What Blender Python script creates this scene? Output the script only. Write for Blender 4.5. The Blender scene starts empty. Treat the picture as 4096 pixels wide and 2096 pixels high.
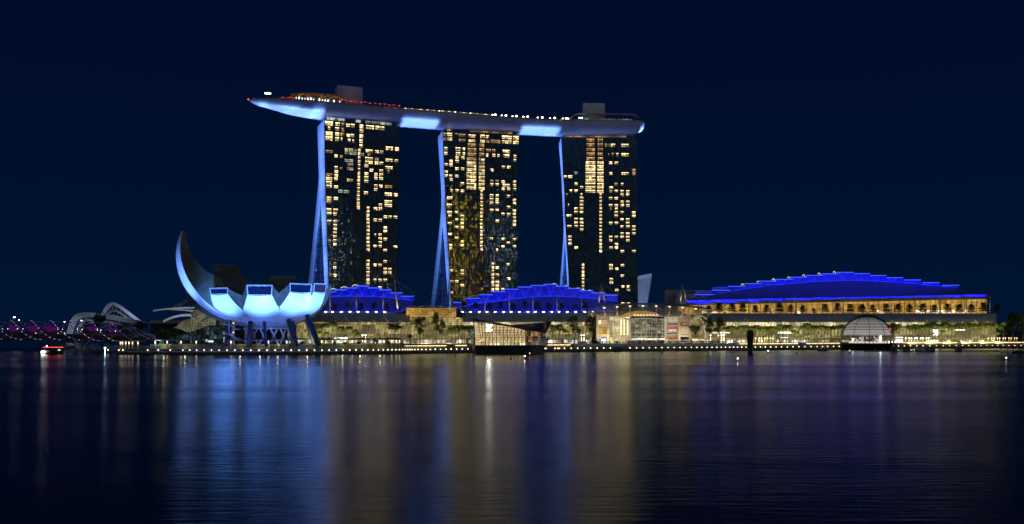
import bpy, math, random
from mathutils import Vector as V, noise
random.seed(7)
S = bpy.context.scene
R = math.radians
# ---------------------------------------------------------------- camera, world, lights, exposure
F, H, CH = 3900.0, 1320.0, 12.0           # focal length in photo pixels, horizon row, camera height
cd = bpy.data.cameras.new('camera'); cam = bpy.data.objects.new('camera', cd)
S.collection.objects.link(cam); S.camera = cam
cam.location = (0, 0, CH); cam.rotation_euler = (R(90), 0, 0)
cd.sensor_width = 36; cd.lens = F / 4096 * 36; cd.shift_y = (H - 1048) / 4096
cd.clip_start = 0.5; cd.clip_end = 12000
S.view_settings.view_transform = 'Standard'; S.view_settings.look = 'None'
S.view_settings.exposure = 0; S.view_settings.gamma = 1
S.cycles.use_denoising = True
S.cycles.max_bounces = 5; S.cycles.diffuse_bounces = 2; S.cycles.glossy_bounces = 3
S.cycles.transparent_max_bounces = 8
S.cycles.sample_clamp_indirect = 6; S.cycles.caustics_reflective = False; S.cycles.caustics_refractive = False
w = bpy.data.worlds.new('World'); S.world = w; w.use_nodes = True
nt = w.node_tree; bg = nt.nodes['Background']
sky = nt.nodes.new('ShaderNodeTexSky'); sky.sky_type = 'NISHITA'; sky.sun_disc = False
sky.sun_elevation = R(-4.0); sky.sun_rotation = R(180); sky.altitude = 10; sky.air_density = 1.0; sky.ozone_density = 6
mx = nt.nodes.new('ShaderNodeMixRGB'); mx.blend_type = 'MULTIPLY'; mx.inputs[0].default_value = 1
mx.inputs[2].default_value = (0.05, 0.75, 1.7, 1)
nt.links.new(sky.outputs[0], mx.inputs[1])
ad = nt.nodes.new('ShaderNodeMixRGB'); ad.blend_type = 'ADD'; ad.inputs[0].default_value = 1
gm = nt.nodes.new('ShaderNodeTexCoord'); gz = nt.nodes.new('ShaderNodeSeparateXYZ'); nt.links.new(gm.outputs['Generated'], gz.inputs[0])
gr = nt.nodes.new('ShaderNodeValToRGB'); gr.color_ramp.elements[0].color = (0.002, 0.066, 0.28, 1); gr.color_ramp.elements[1].color = (0.0, 0.020, 0.140, 1); gr.color_ramp.elements[1].position = .42
nt.links.new(gz.outputs[2], gr.inputs[0]); nt.links.new(gr.outputs[0], ad.inputs[2])     # light of the city held in the night air
nt.links.new(mx.outputs[0], ad.inputs[1])
nt.links.new(ad.outputs[0], bg.inputs['Color']); bg.inputs['Strength'].default_value = 0.11

def light(kind, name, loc, aim, power, col, size=1.0, size_y=None, spot=60, blend=.5):
    d = bpy.data.lights.new(name, kind); d.energy = power; d.color = col
    if kind == 'AREA':
        d.size = size
        if size_y: d.shape = 'RECTANGLE'; d.size_y = size_y
        if spot != 60: d.spread = R(spot)
    elif kind == 'SPOT':
        d.spot_size = R(spot); d.spot_blend = blend; d.shadow_soft_size = size
    elif kind == 'SUN': d.angle = size
    else: d.shadow_soft_size = size
    o = bpy.data.objects.new(name, d); S.collection.objects.link(o); o.location = loc
    o.rotation_euler = (V(aim) - V(loc)).to_track_quat('-Z', 'Y').to_euler()
    return o
# faint glow of the financial district behind the camera (very dim, very wide)
light('SUN', 'city_glow', (0, -50, 80), (10, 50, 28), 0.15, (0.74, 0.90, 1.0), R(120))
# ---------------------------------------------------------------- helpers
def P(px, py, D): return V(((px - 2048) * D / F, D, CH - (py - H) * D / F))
def PZ(px, D, z): return V(((px - 2048) * D / F, D, z))
def it(tab, x):
    if x <= tab[0][0]: return tab[0][1]
    for (a, b), (c, d) in zip(tab, tab[1:]):
        if x <= c: return b + (d - b) * (x - a) / (c - a)
    return tab[-1][1]
def its(tab, x): # smooth (Catmull-like) interpolation
    n = len(tab)
    if x <= tab[0][0]: return tab[0][1]
    for i in range(n - 1):
        if x <= tab[i + 1][0]:
            x0, y0 = tab[i]; x1, y1 = tab[i + 1]
            m0 = (y1 - tab[max(i - 1, 0)][1]) / (x1 - tab[max(i - 1, 0)][0]) * (x1 - x0) if i else (y1 - y0)
            j = min(i + 2, n - 1); m1 = (tab[j][1] - y0) / (tab[j][0] - x0) * (x1 - x0) if j > i + 1 else (y1 - y0)
            t = (x - x0) / (x1 - x0); t2 = t * t; t3 = t2 * t
            return (2*t3-3*t2+1)*y0 + (t3-2*t2+t)*m0 + (-2*t3+3*t2)*y1 + (t3-t2)*m1
    return tab[-1][1]
LAMPD = [(0, 530), (450, 503), (700, 500), (1250, 500), (1700, 520), (1900, 537), (2300, 556), (2467, 566), (2800, 588), (3100, 604), (3600, 646), (4096, 672), (5000, 720)]
PODD = [(0, 560), (1180, 545), (1640, 560), (1900, 577), (2350, 600), (2800, 630), (3400, 668), (4000, 705), (5000, 760)]
def Dl(px): return its(LAMPD, px)
def Dp(px): return its(PODD, px)
ROOT = {}
class MB:
    def __init__(s): s.v = []; s.f = []; s.m = []; s.u = []
    def add(s, vs, fs, mi=0, uv=None):
        b = len(s.v); s.v += [V(p) for p in vs]
        for f in fs:
            s.f.append([b + i for i in f]); s.m.append(mi); s.u.append(uv)
        return s
    def quad(s, a, b, c, d, mi=0, uv=True):
        return s.add([a, b, c, d], [(0, 1, 2, 3)], mi, [(0, 0), (1, 0), (1, 1), (0, 1)] if uv is True else uv)
    def hexa(s, p, mi=0): # 8 points: bottom 0-3, top 4-7
        return s.add(p, [(3,2,1,0),(4,5,6,7),(0,1,5,4),(1,2,6,5),(2,3,7,6),(3,0,4,7)], mi)
    def box(s, c, sx, sy, sz, mi=0): # centre of the base
        x, y, z = c
        return s.hexa([(x-sx/2,y-sy/2,z),(x+sx/2,y-sy/2,z),(x+sx/2,y+sy/2,z),(x-sx/2,y+sy/2,z),
                       (x-sx/2,y-sy/2,z+sz),(x+sx/2,y-sy/2,z+sz),(x+sx/2,y+sy/2,z+sz),(x-sx/2,y+sy/2,z+sz)], mi)
    def beam(s, a, b, wdt, hgt, mi=0, up=V((0,0,1))): # rectangular bar centred on a-b
        a, b = V(a), V(b); d = (b - a)
        if d.length < 1e-6: return s
        d.normalize(); x = d.cross(up)
        if x.length < 1e-3: x = d.cross(V((0, 1, 0)))
        x.normalize(); y = x.cross(d); x = x * wdt / 2; y = y * hgt / 2
        return s.hexa([a-x-y, a+x-y, b+x-y, b-x-y, a-x+y, a+x+y, b+x+y, b-x+y], mi)
    def tube(s, pts, r, n=6, mi=0, cap=True):
        pts = [V(p) for p in pts]; k = len(pts); b = len(s.v)
        for i, p in enumerate(pts):
            d = (pts[min(i+1, k-1)] - pts[max(i-1, 0)]).normalized()
            x = d.cross(V((0, 0, 1)))
            if x.length < 1e-3: x = V((1, 0, 0))
            x.normalize(); y = x.cross(d); rr = r[i] if isinstance(r, (list, tuple)) else r
            for j in range(n):
                a = 2*math.pi*j/n + math.pi/n; s.v.append(p + x*math.cos(a)*rr + y*math.sin(a)*rr)
        for i in range(k - 1):
            for j in range(n):
                s.f.append([b+i*n+j, b+i*n+(j+1) % n, b+(i+1)*n+(j+1) % n, b+(i+1)*n+j]); s.m.append(mi); s.u.append(None)
        if cap:
            s.f.append([b+j for j in range(n)][::-1]); s.m.append(mi); s.u.append(None)
            s.f.append([b+(k-1)*n+j for j in range(n)]); s.m.append(mi); s.u.append(None)
        return s
    def grid(s, rows, mi=0, close=False, uvf=None):
        b = len(s.v); n = len(rows[0])
        for r in rows: s.v += [V(p) for p in r]
        for i in range(len(rows) - 1):
            for j in range(n if close else n - 1):
                k = (j + 1) % n
                s.f.append([b+i*n+j, b+i*n+k, b+(i+1)*n+k, b+(i+1)*n+j]); s.m.append(mi)
                s.u.append([uvf(i, j), uvf(i, j+1), uvf(i+1, j+1), uvf(i+1, j)] if uvf else None)
        return s
    def ball(s, c, r, n=8, m=5, mi=0, sz=1):
        c = V(c); rows = []
        for i in range(m + 1):
            a = math.pi * i / m
            rows.append([c + V((math.sin(a)*math.cos(t)*r, math.sin(a)*math.sin(t)*r, -math.cos(a)*r*sz)) for t in [2*math.pi*j/n for j in range(n)]])
        return s.grid(rows, mi, True)
    def lathe(s, c, prof, n=16, mi=0):
        c = V(c)
        return s.grid([[c + V((math.cos(2*math.pi*j/n)*r, math.sin(2*math.pi*j/n)*r, z)) for j in range(n)] for r, z in prof], mi, True)
    def build(s, name, mats, parent=None, smooth=False):
        if not isinstance(mats, (list, tuple)): mats = [mats]
        o0 = ROOT.get(parent.name, V((0,0,0))) if parent else V((0,0,0))
        me = bpy.data.meshes.new(name)
        me.from_pydata([tuple(p - o0) for p in s.v], [], s.f)
        for m in mats: me.materials.append(m)
        if len(mats) > 1: me.polygons.foreach_set('material_index', s.m)
        if any(s.u):
            uv = me.uv_layers.new(name='UVMap'); k = 0
            for f, u in zip(s.f, s.u):
                for j in range(len(f)):
                    if u: uv.data[k].uv = u[j]
                    k += 1
        if smooth: me.polygons.foreach_set('use_smooth', [True] * len(me.polygons))
        me.validate(); me.update()
        o = bpy.data.objects.new(name, me); S.collection.objects.link(o)
        if parent: o.parent = parent; ROOT[o.name] = o0
        return o
def tag(o, label=None, cat=None, group=None, kind=None):
    if label: o['label'] = label
    if cat: o['category'] = cat
    if group: o['group'] = group
    if kind: o['kind'] = kind
    return o
def thing(name, loc, label, cat, group=None):
    o = bpy.data.objects.new(name, None); S.collection.objects.link(o); o.location = loc
    o.empty_display_size = .5; ROOT[o.name] = V(loc); return tag(o, label, cat, group)
KIDS = {}
def kids(o):
    return [c for c in S.collection.objects if c.parent == o]
def proto_tree(o):
    return (o, [proto_tree(c) for c in kids(o)])
def copy_tree(t, parent=None):
    o, ch = t; c = o.copy(); S.collection.objects.link(c)
    if parent: c.parent = parent
    for k in ch: copy_tree(k, c)
    return c
def place(protos, used, i, loc, rz, sc, label, group):
    """first use takes the prototype itself, later ones are copies"""
    t = protos[i % len(protos)]
    if t[0].name in used: o = copy_tree(t)
    else: used.add(t[0].name); o = t[0]
    o.location = loc; o.rotation_euler = (0, 0, rz); o.scale = (sc, sc, sc) if not isinstance(sc, tuple) else sc
    o['label'] = label; o['group'] = group
    return o
ORD = ['leftmost','second','third','fourth','fifth','sixth','seventh','eighth','ninth','tenth','eleventh','twelfth','thirteenth','fourteenth','fifteenth','sixteenth','seventeenth','eighteenth','nineteenth','twentieth','twenty-first','twenty-second','twenty-third','twenty-fourth','twenty-fifth','twenty-sixth','twenty-seventh']
def nth(i): return ORD[i] if i == 0 else ORD[i] + ' from left'
# ---------------------------------------------------------------- materials
def newmat(name):
    m = bpy.data.materials.new(name); m.use_nodes = True
    return m, m.node_tree, m.node_tree.nodes['Principled BSDF']
def pm(name, col, rough=.6, metal=0, var=.25, sc=.6, bump=0, spec=None):
    m, t, b = newmat(name)
    b.inputs['Roughness'].default_value = rough; b.inputs['Metallic'].default_value = metal
    if spec is not None: b.inputs['IOR'].default_value = spec
    tc = t.nodes.new('ShaderNodeTexCoord'); n = t.nodes.new('ShaderNodeTexNoise'); n.inputs['Scale'].default_value = sc; n.inputs['Detail'].default_value = 4
    r = t.nodes.new('ShaderNodeValToRGB'); r.color_ramp.elements[0].position = .3; r.color_ramp.elements[1].position = .7
    r.color_ramp.elements[0].color = (*[c*(1-var) for c in col], 1); r.color_ramp.elements[1].color = (*[min(1, c*(1+var)) for c in col], 1)
    t.links.new(tc.outputs['Object'], n.inputs['Vector']); t.links.new(n.outputs['Fac'], r.inputs['Fac']); t.links.new(r.outputs['Color'], b.inputs['Base Color'])
    if bump:
        bp = t.nodes.new('ShaderNodeBump'); bp.inputs['Strength'].default_value = bump; t.links.new(n.outputs['Fac'], bp.inputs['Height']); t.links.new(bp.outputs[0], b.inputs['Normal'])
    return m
def em(name, col, st, sample=False):
    m, t, b = newmat(name); b.inputs['Base Color'].default_value = (*[c*.5 for c in col], 1)
    b.inputs['Emission Color'].default_value = (*col, 1); b.inputs['Emission Strength'].default_value = st
    if not sample: m.cycles.emission_sampling = 'NONE'
    return m
def mth(t, op, a, b=None, c=None):
    n = t.nodes.new('ShaderNodeMath'); n.operation = op
    for i, x in enumerate((a, b, c)):
        if x is None: continue
        if isinstance(x, (int, float)): n.inputs[i].default_value = x
        else: t.links.new(x, n.inputs[i])
    return n.outputs[0]
def room(name, c1, c2, cell, lo, hi, sample=False, pw=2.0, gloss=.15):
    """lit rooms behind glass: each bay of the given cell size has its own brightness and tint"""
    m, t, b = newmat(name)
    tc = t.nodes.new('ShaderNodeTexCoord'); sn = t.nodes.new('ShaderNodeVectorMath'); sn.operation = 'SNAP'
    sn.inputs[1].default_value = cell; t.links.new(tc.outputs['Object'], sn.inputs[0])
    wn = t.nodes.new('ShaderNodeTexWhiteNoise'); t.links.new(sn.outputs[0], wn.inputs['Vector'])
    sn2 = t.nodes.new('ShaderNodeVectorMath'); sn2.operation = 'SNAP'; sn2.inputs[1].default_value = (cell[0]/3.7, cell[1], cell[2]/2.6)
    t.links.new(tc.outputs['Object'], sn2.inputs[0]); w2 = t.nodes.new('ShaderNodeTexWhiteNoise'); t.links.new(sn2.outputs[0], w2.inputs['Vector'])
    v = mth(t, 'MULTIPLY', mth(t, 'POWER', wn.outputs['Value'], pw), mth(t, 'MULTIPLY_ADD', w2.outputs['Value'], .8, .5))
    st = mth(t, 'MULTIPLY_ADD', v, hi - lo, lo)
    mix = t.nodes.new('ShaderNodeMixRGB'); mix.inputs[1].default_value = (*c1, 1); mix.inputs[2].default_value = (*c2, 1)
    t.links.new(w2.outputs['Value'], mix.inputs[0]); t.links.new(mix.outputs[0], b.inputs['Emission Color']); t.links.new(st, b.inputs['Emission Strength'])
    b.inputs['Base Color'].default_value = (.02, .02, .02, 1); b.inputs['Roughness'].default_value = gloss
    if not sample: m.cycles.emission_sampling = 'NONE'
    return m
def winmat(name, col, base, top, dim=1.0):
    """one hotel room seen through its window: ceiling light line, curtains, dark mullions"""
    m, t, b = newmat(name)
    uv = t.nodes.new('ShaderNodeUVMap'); sp = t.nodes.new('ShaderNodeSeparateXYZ'); t.links.new(uv.outputs[0], sp.inputs[0])
    g = t.nodes.new('ShaderNodeNewGeometry'); tc = t.nodes.new('ShaderNodeTexCoord')
    n = t.nodes.new('ShaderNodeTexNoise'); n.inputs['Scale'].default_value = .9; n.inputs['Detail'].default_value = 3
    t.links.new(g.outputs['Position'], n.inputs['Vector'])
    line = mth(t, 'COMPARE', sp.outputs[1], .86, .07)
    fx = mth(t, 'FRACT', mth(t, 'MULTIPLY', sp.outputs[0], 3.0)); mull = mth(t, 'GREATER_THAN', mth(t, 'ABSOLUTE', mth(t, 'SUBTRACT', fx, .5)), .44)
    oi = t.nodes.new('ShaderNodeObjectInfo')
    bb = mth(t, 'MULTIPLY', mth(t, 'POWER', mth(t, 'MULTIPLY', n.outputs['Fac'], 2.0), 2.5), base)
    s3_ = t.nodes.new('ShaderNodeVectorMath'); s3_.operation = 'SNAP'; s3_.inputs[1].default_value = (3.1, 80, 3.35); t.links.new(g.outputs['Position'], s3_.inputs[0])
    w3_ = t.nodes.new('ShaderNodeTexWhiteNoise'); t.links.new(s3_.outputs[0], w3_.inputs['Vector'])
    bb = mth(t, 'MULTIPLY', bb, mth(t, 'MULTIPLY_ADD', mth(t, 'MULTIPLY', w3_.outputs['Value'], w3_.outputs['Value']), 1.7, .25))
    st = mth(t, 'ADD', mth(t, 'MULTIPLY', line, top), bb)
    st = mth(t, 'MULTIPLY', st, mth(t, 'SUBTRACT', 1.0, mth(t, 'MULTIPLY', mull, .7)))
    t.links.new(st, b.inputs['Emission Strength']); b.inputs['Emission Color'].default_value = (*col, 1)
    b.inputs['Base Color'].default_value = (.02, .02, .02, 1); b.inputs['Roughness'].default_value = .1
    m.cycles.emission_sampling = 'NONE'
    return m
M = {}
M['white'] = pm('white_cladding', (.70, .71, .73), .4, var=.06, sc=.15)
M['skin'] = pm('museum_skin', (.80, .82, .84), .35, var=.03, sc=.1)
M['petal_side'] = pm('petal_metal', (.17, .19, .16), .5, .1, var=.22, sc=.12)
M['steel'] = pm('painted_steel', (.55, .53, .48), .45, var=.12)
M['dark_steel'] = pm('dark_steel', (.05, .055, .06), .5, var=.2)
M['grey'] = pm('grey_panel', (.36, .38, .41), .5, var=.12, sc=.2)
M['stone'] = pm('beige_stone', (.42, .36, .28), .7, var=.12, sc=.4)
M['concrete'] = pm('concrete', (.30, .29, .27), .85, var=.3, sc=.5, bump=.2)
M['quay'] = pm('quay_concrete', (.17, .19, .18), .85, var=.45, sc=.35, bump=.3)
M['deck'] = pm('timber_deck', (.10, .08, .06), .8, var=.3, sc=2)
M['asphalt'] = pm('asphalt', (.05, .05, .05), .9)
M['ground'] = pm('park_ground', (.04, .05, .03), .95, var=.5, sc=.1)
M['navy'] = pm('blue_black_paint', (.025, .035, .08), .45, var=.1)
M['black'] = pm('black_paint', (.012, .014, .018), .5, var=.2)
M['trunk'] = pm('bark', (.13, .10, .07), .9, var=.35, sc=3, bump=.3)
M['palmtrunk'] = pm('palm_bark', (.11, .10, .07), .85, var=.25, sc=3)
def leafmat(name, c, c2):
    m, t, b = newmat(name); g = t.nodes.new('ShaderNodeNewGeometry'); r = t.nodes.new('ShaderNodeValToRGB')
    t.links.new(g.outputs['Random Per Island'], r.inputs[0]); r.color_ramp.elements[0].color = (*c, 1); r.color_ramp.elements[1].color = (*c2, 1)
    t.links.new(r.outputs[0], b.inputs['Base Color']); b.inputs['Roughness'].default_value = .55
    return m
M['leaf'] = leafmat('leaf_green', (.03, .06, .012), (.09, .13, .03))
M['leafdark'] = leafmat('leaf_dark', (.015, .03, .012), (.04, .065, .02))
M['palm'] = leafmat('palm_leaf', (.08, .13, .02), (.18, .22, .05))
M['hedge'] = leafmat('hedge_leaf', (.05, .09, .02), (.12, .16, .04))
# tower glass: coated panes, each slightly out of true, so that city lights break up in it
def glassmat(name, col, ior, bs, rough=.03):
    m, t, b = newmat(name); b.inputs['Base Color'].default_value = (*col, 1); b.inputs['Roughness'].default_value = rough; b.inputs['IOR'].default_value = ior
    tc = t.nodes.new('ShaderNodeTexCoord'); n = t.nodes.new('ShaderNodeTexNoise'); n.inputs['Scale'].default_value = .55; n.inputs['Detail'].default_value = 1.5
    sn = t.nodes.new('ShaderNodeVectorMath'); sn.operation = 'SNAP'; sn.inputs[1].default_value = (1.5, 50, 3.35); t.links.new(tc.outputs['Object'], sn.inputs[0])
    wn = t.nodes.new('ShaderNodeTexWhiteNoise'); t.links.new(sn.outputs[0], wn.inputs['Vector'])
    ax = t.nodes.new('ShaderNodeVectorMath'); ax.operation = 'MULTIPLY_ADD'; ax.inputs[1].default_value = (9, 9, 9); t.links.new(wn.outputs['Color'], ax.inputs[0]); t.links.new(tc.outputs['Object'], ax.inputs[2])
    t.links.new(ax.outputs[0], n.inputs['Vector'])
    bp = t.nodes.new('ShaderNodeBump'); bp.inputs['Strength'].default_value = bs; bp.inputs['Distance'].default_value = .25
    t.links.new(n.outputs['Fac'], bp.inputs['Height'])
    sb = t.nodes.new('ShaderNodeVectorMath'); sb.operation = 'SUBTRACT'; sb.inputs[1].default_value = (.5, .5, .5); t.links.new(wn.outputs['Color'], sb.inputs[0])
    tl = t.nodes.new('ShaderNodeVectorMath'); tl.operation = 'MULTIPLY_ADD'; tl.inputs[1].default_value = (.032, .032, .032); t.links.new(sb.outputs[0], tl.inputs[0]); t.links.new(bp.outputs[0], tl.inputs[2])
    nz = t.nodes.new('ShaderNodeVectorMath'); nz.operation = 'NORMALIZE'; t.links.new(tl.outputs[0], nz.inputs[0]); t.links.new(nz.outputs[0], b.inputs['Normal'])
    mx = t.nodes.new('ShaderNodeMixRGB'); mx.inputs[1].default_value = (*[c*.5 for c in col], 1); mx.inputs[2].default_value = (*[c*1.8 for c in col], 1)
    t.links.new(wn.outputs['Value'], mx.inputs[0]); t.links.new(mx.outputs[0], b.inputs['Base Color'])
    return m
M['tglass'] = glassmat('tower_glass', (.028, .105, .140), 1.5, .10)
M['sglass'] = glassmat('atrium_glass', (.008, .018, .035), 1.5, .15, .15)
M['win'] = winmat('warm_room_window', (1.0, .72, .33), .92, 3.6)
M['windim'] = winmat('dim_room_window', (1.0, .60, .22), .32, 1.0)
M['wincool'] = winmat('cool_lobby_window', (.8, .95, .8), .35, .5)
M['strip'] = em('warm_light_strip', (1.0, .74, .36), 3.0)
M['lamp'] = em('promenade_lamp_glass', (1.0, .78, .46), 4.0, True)
M['whitelamp'] = em('white_lamp_glass', (.95, 1.0, .88), 9.0)
M['coolamp'] = em('cool_lamp_glass', (.75, .9, 1.0), 7.0)
M['magenta'] = em('magenta_lamp', (1.0, .50, 1.0), 3.0)
M['red'] = em('red_lamp', (1.0, .03, .03), 5.0)
M['blueled'] = em('blue_led_strip', (.06, .13, 1.0), 1.3)
M['glaze'] = room('mall_glazing', (.62, .49, .17), (.98, .78, .34), (7, 80, 5.2), .15, .62, pw=1.6)
M['glaze_hi'] = room('mall_glazing_bright', (.95, .70, .28), (1.0, .88, .55), (5, 80, 3.6), .30, 1.3, pw=1.6)
M['shop'] = room('shop_window', (1.0, .78, .42), (1.0, .95, .80), (3.1, 80, 3.0), .12, 1.9, True, 2.4)
M['shopcool'] = room('shop_window_cool', (.65, .85, 1.0), (1.0, 1.0, .95), (3.1, 80, 3.0), .2, 3.0, True, 2.0)
M['gold'] = room('gold_hall_glazing', (.85, .42, .07), (1.0, .58, .12), (9, 80, 6), .34, .72, pw=1.0)
M['goldhi'] = room('gold_hall_bright', (1.0, .55, .20), (1.0, .85, .50), (4, 80, 4), .5, 2.2)
# ---------------------------------------------------------------- ground, water, land
m, t, b = newmat('bay_water')
tc = t.nodes.new('ShaderNodeTexCoord')
def wnoise(scale, rot, sc, det, ro=.55):
    mp = t.nodes.new('ShaderNodeMapping'); mp.inputs['Scale'].default_value = scale; mp.inputs['Rotation'].default_value = (0, 0, rot)
    n = t.nodes.new('ShaderNodeTexNoise'); n.inputs['Scale'].default_value = sc; n.inputs['Detail'].default_value = det; n.inputs['Roughness'].default_value = ro
    t.links.new(tc.outputs['Object'], mp.inputs[0]); t.links.new(mp.outputs[0], n.inputs['Vector']); return n.outputs['Fac']
ripple = wnoise((.16, 1.0, 1), .05, 1.1, 4); swell = wnoise((.012, .05, 1), .1, 1, 3); calm = wnoise((.0016, .024, 1), .04, 1, 3)
rr = t.nodes.new('ShaderNodeMapRange'); rr.inputs[1].default_value = .38; rr.inputs[2].default_value = .62; rr.inputs[3].default_value = .165; rr.inputs[4].default_value = .235
t.links.new(calm, rr.inputs[0])
amp = mth(t, 'MULTIPLY_ADD', swell, 1.6, -.25)
bp = t.nodes.new('ShaderNodeBump'); bp.inputs['Strength'].default_value = 1; bp.inputs['Distance'].default_value = .13
t.links.new(mth(t, 'MULTIPLY', ripple, amp), bp.inputs['Height'])
gl = t.nodes.new('ShaderNodeBsdfGlossy'); gl.distribution = 'BECKMANN'; gl.inputs['Color'].default_value = (.72, .78, .82, 1)
t.links.new(rr.outputs[0], gl.inputs['Roughness']); t.links.new(bp.outputs[0], gl.inputs['Normal'])
df = t.nodes.new('ShaderNodeBsdfDiffuse'); df.inputs['Color'].default_value = (.001, .004, .012, 1)
fr = t.nodes.new('ShaderNodeFresnel'); fr.inputs['IOR'].default_value = 1.38
ms = t.nodes.new('ShaderNodeMixShader'); t.links.new(fr.outputs[0], ms.inputs[0]); t.links.new(df.outputs[0], ms.inputs[1]); t.links.new(gl.outputs[0], ms.inputs[2])
t.links.new(ms.outputs[0], t.nodes['Material Output'].inputs[0]); t.nodes.remove(b)
M['water'] = m
q = MB(); q.quad((-4000, -600, 0), (4000, -600, 0), (4000, 1500, 0), (-4000, 1500, 0)); tag(q.build('water', M['water']), kind='structure')
q = MB(); q.quad((-9000, -3000, -4), (9000, -3000, -4), (9000, 9000, -4), (-9000, 9000, -4)); tag(q.build('ground', M['ground']), kind='structure')
# land behind the quay: outline along the shore, then inland
shore = [PZ(px, Dl(px) + 15.5, 0) for px in list(range(470, 4400, 60)) + [4400, 5400]]
outl = [V((-340, 1180, 0)), V((-205, 640, 0))] + shore + [V((900, 900, 0)), V((4000, 1400, 0)), V((4000, 8000, 0)), V((-600, 8000, 0)), V((-340, 1180, 0))][:-1]
q = MB(); n = len(outl)
top = [V((p.x, p.y, 3.6)) for p in outl]; bot = [V((p.x, p.y, -3.9)) for p in outl]
q.add(top + bot, [tuple(range(n))] + [(i, n + i, n + (i + 1) % n, (i + 1) % n) for i in range(n)])
tag(q.build('land', M['ground']), kind='structure')
q = MB(); q.hexa([(-4000, 1500, -3.8), (-345, 1500, -3.8), (-345, 8000, -3.8), (-4000, 8000, -3.8), (-4000, 1500, 2.0), (-345, 1500, 2.0), (-345, 8000, 2.0), (-4000, 8000, 2.0)])
tag(q.build('far_shore', M['ground']), kind='structure')
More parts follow.
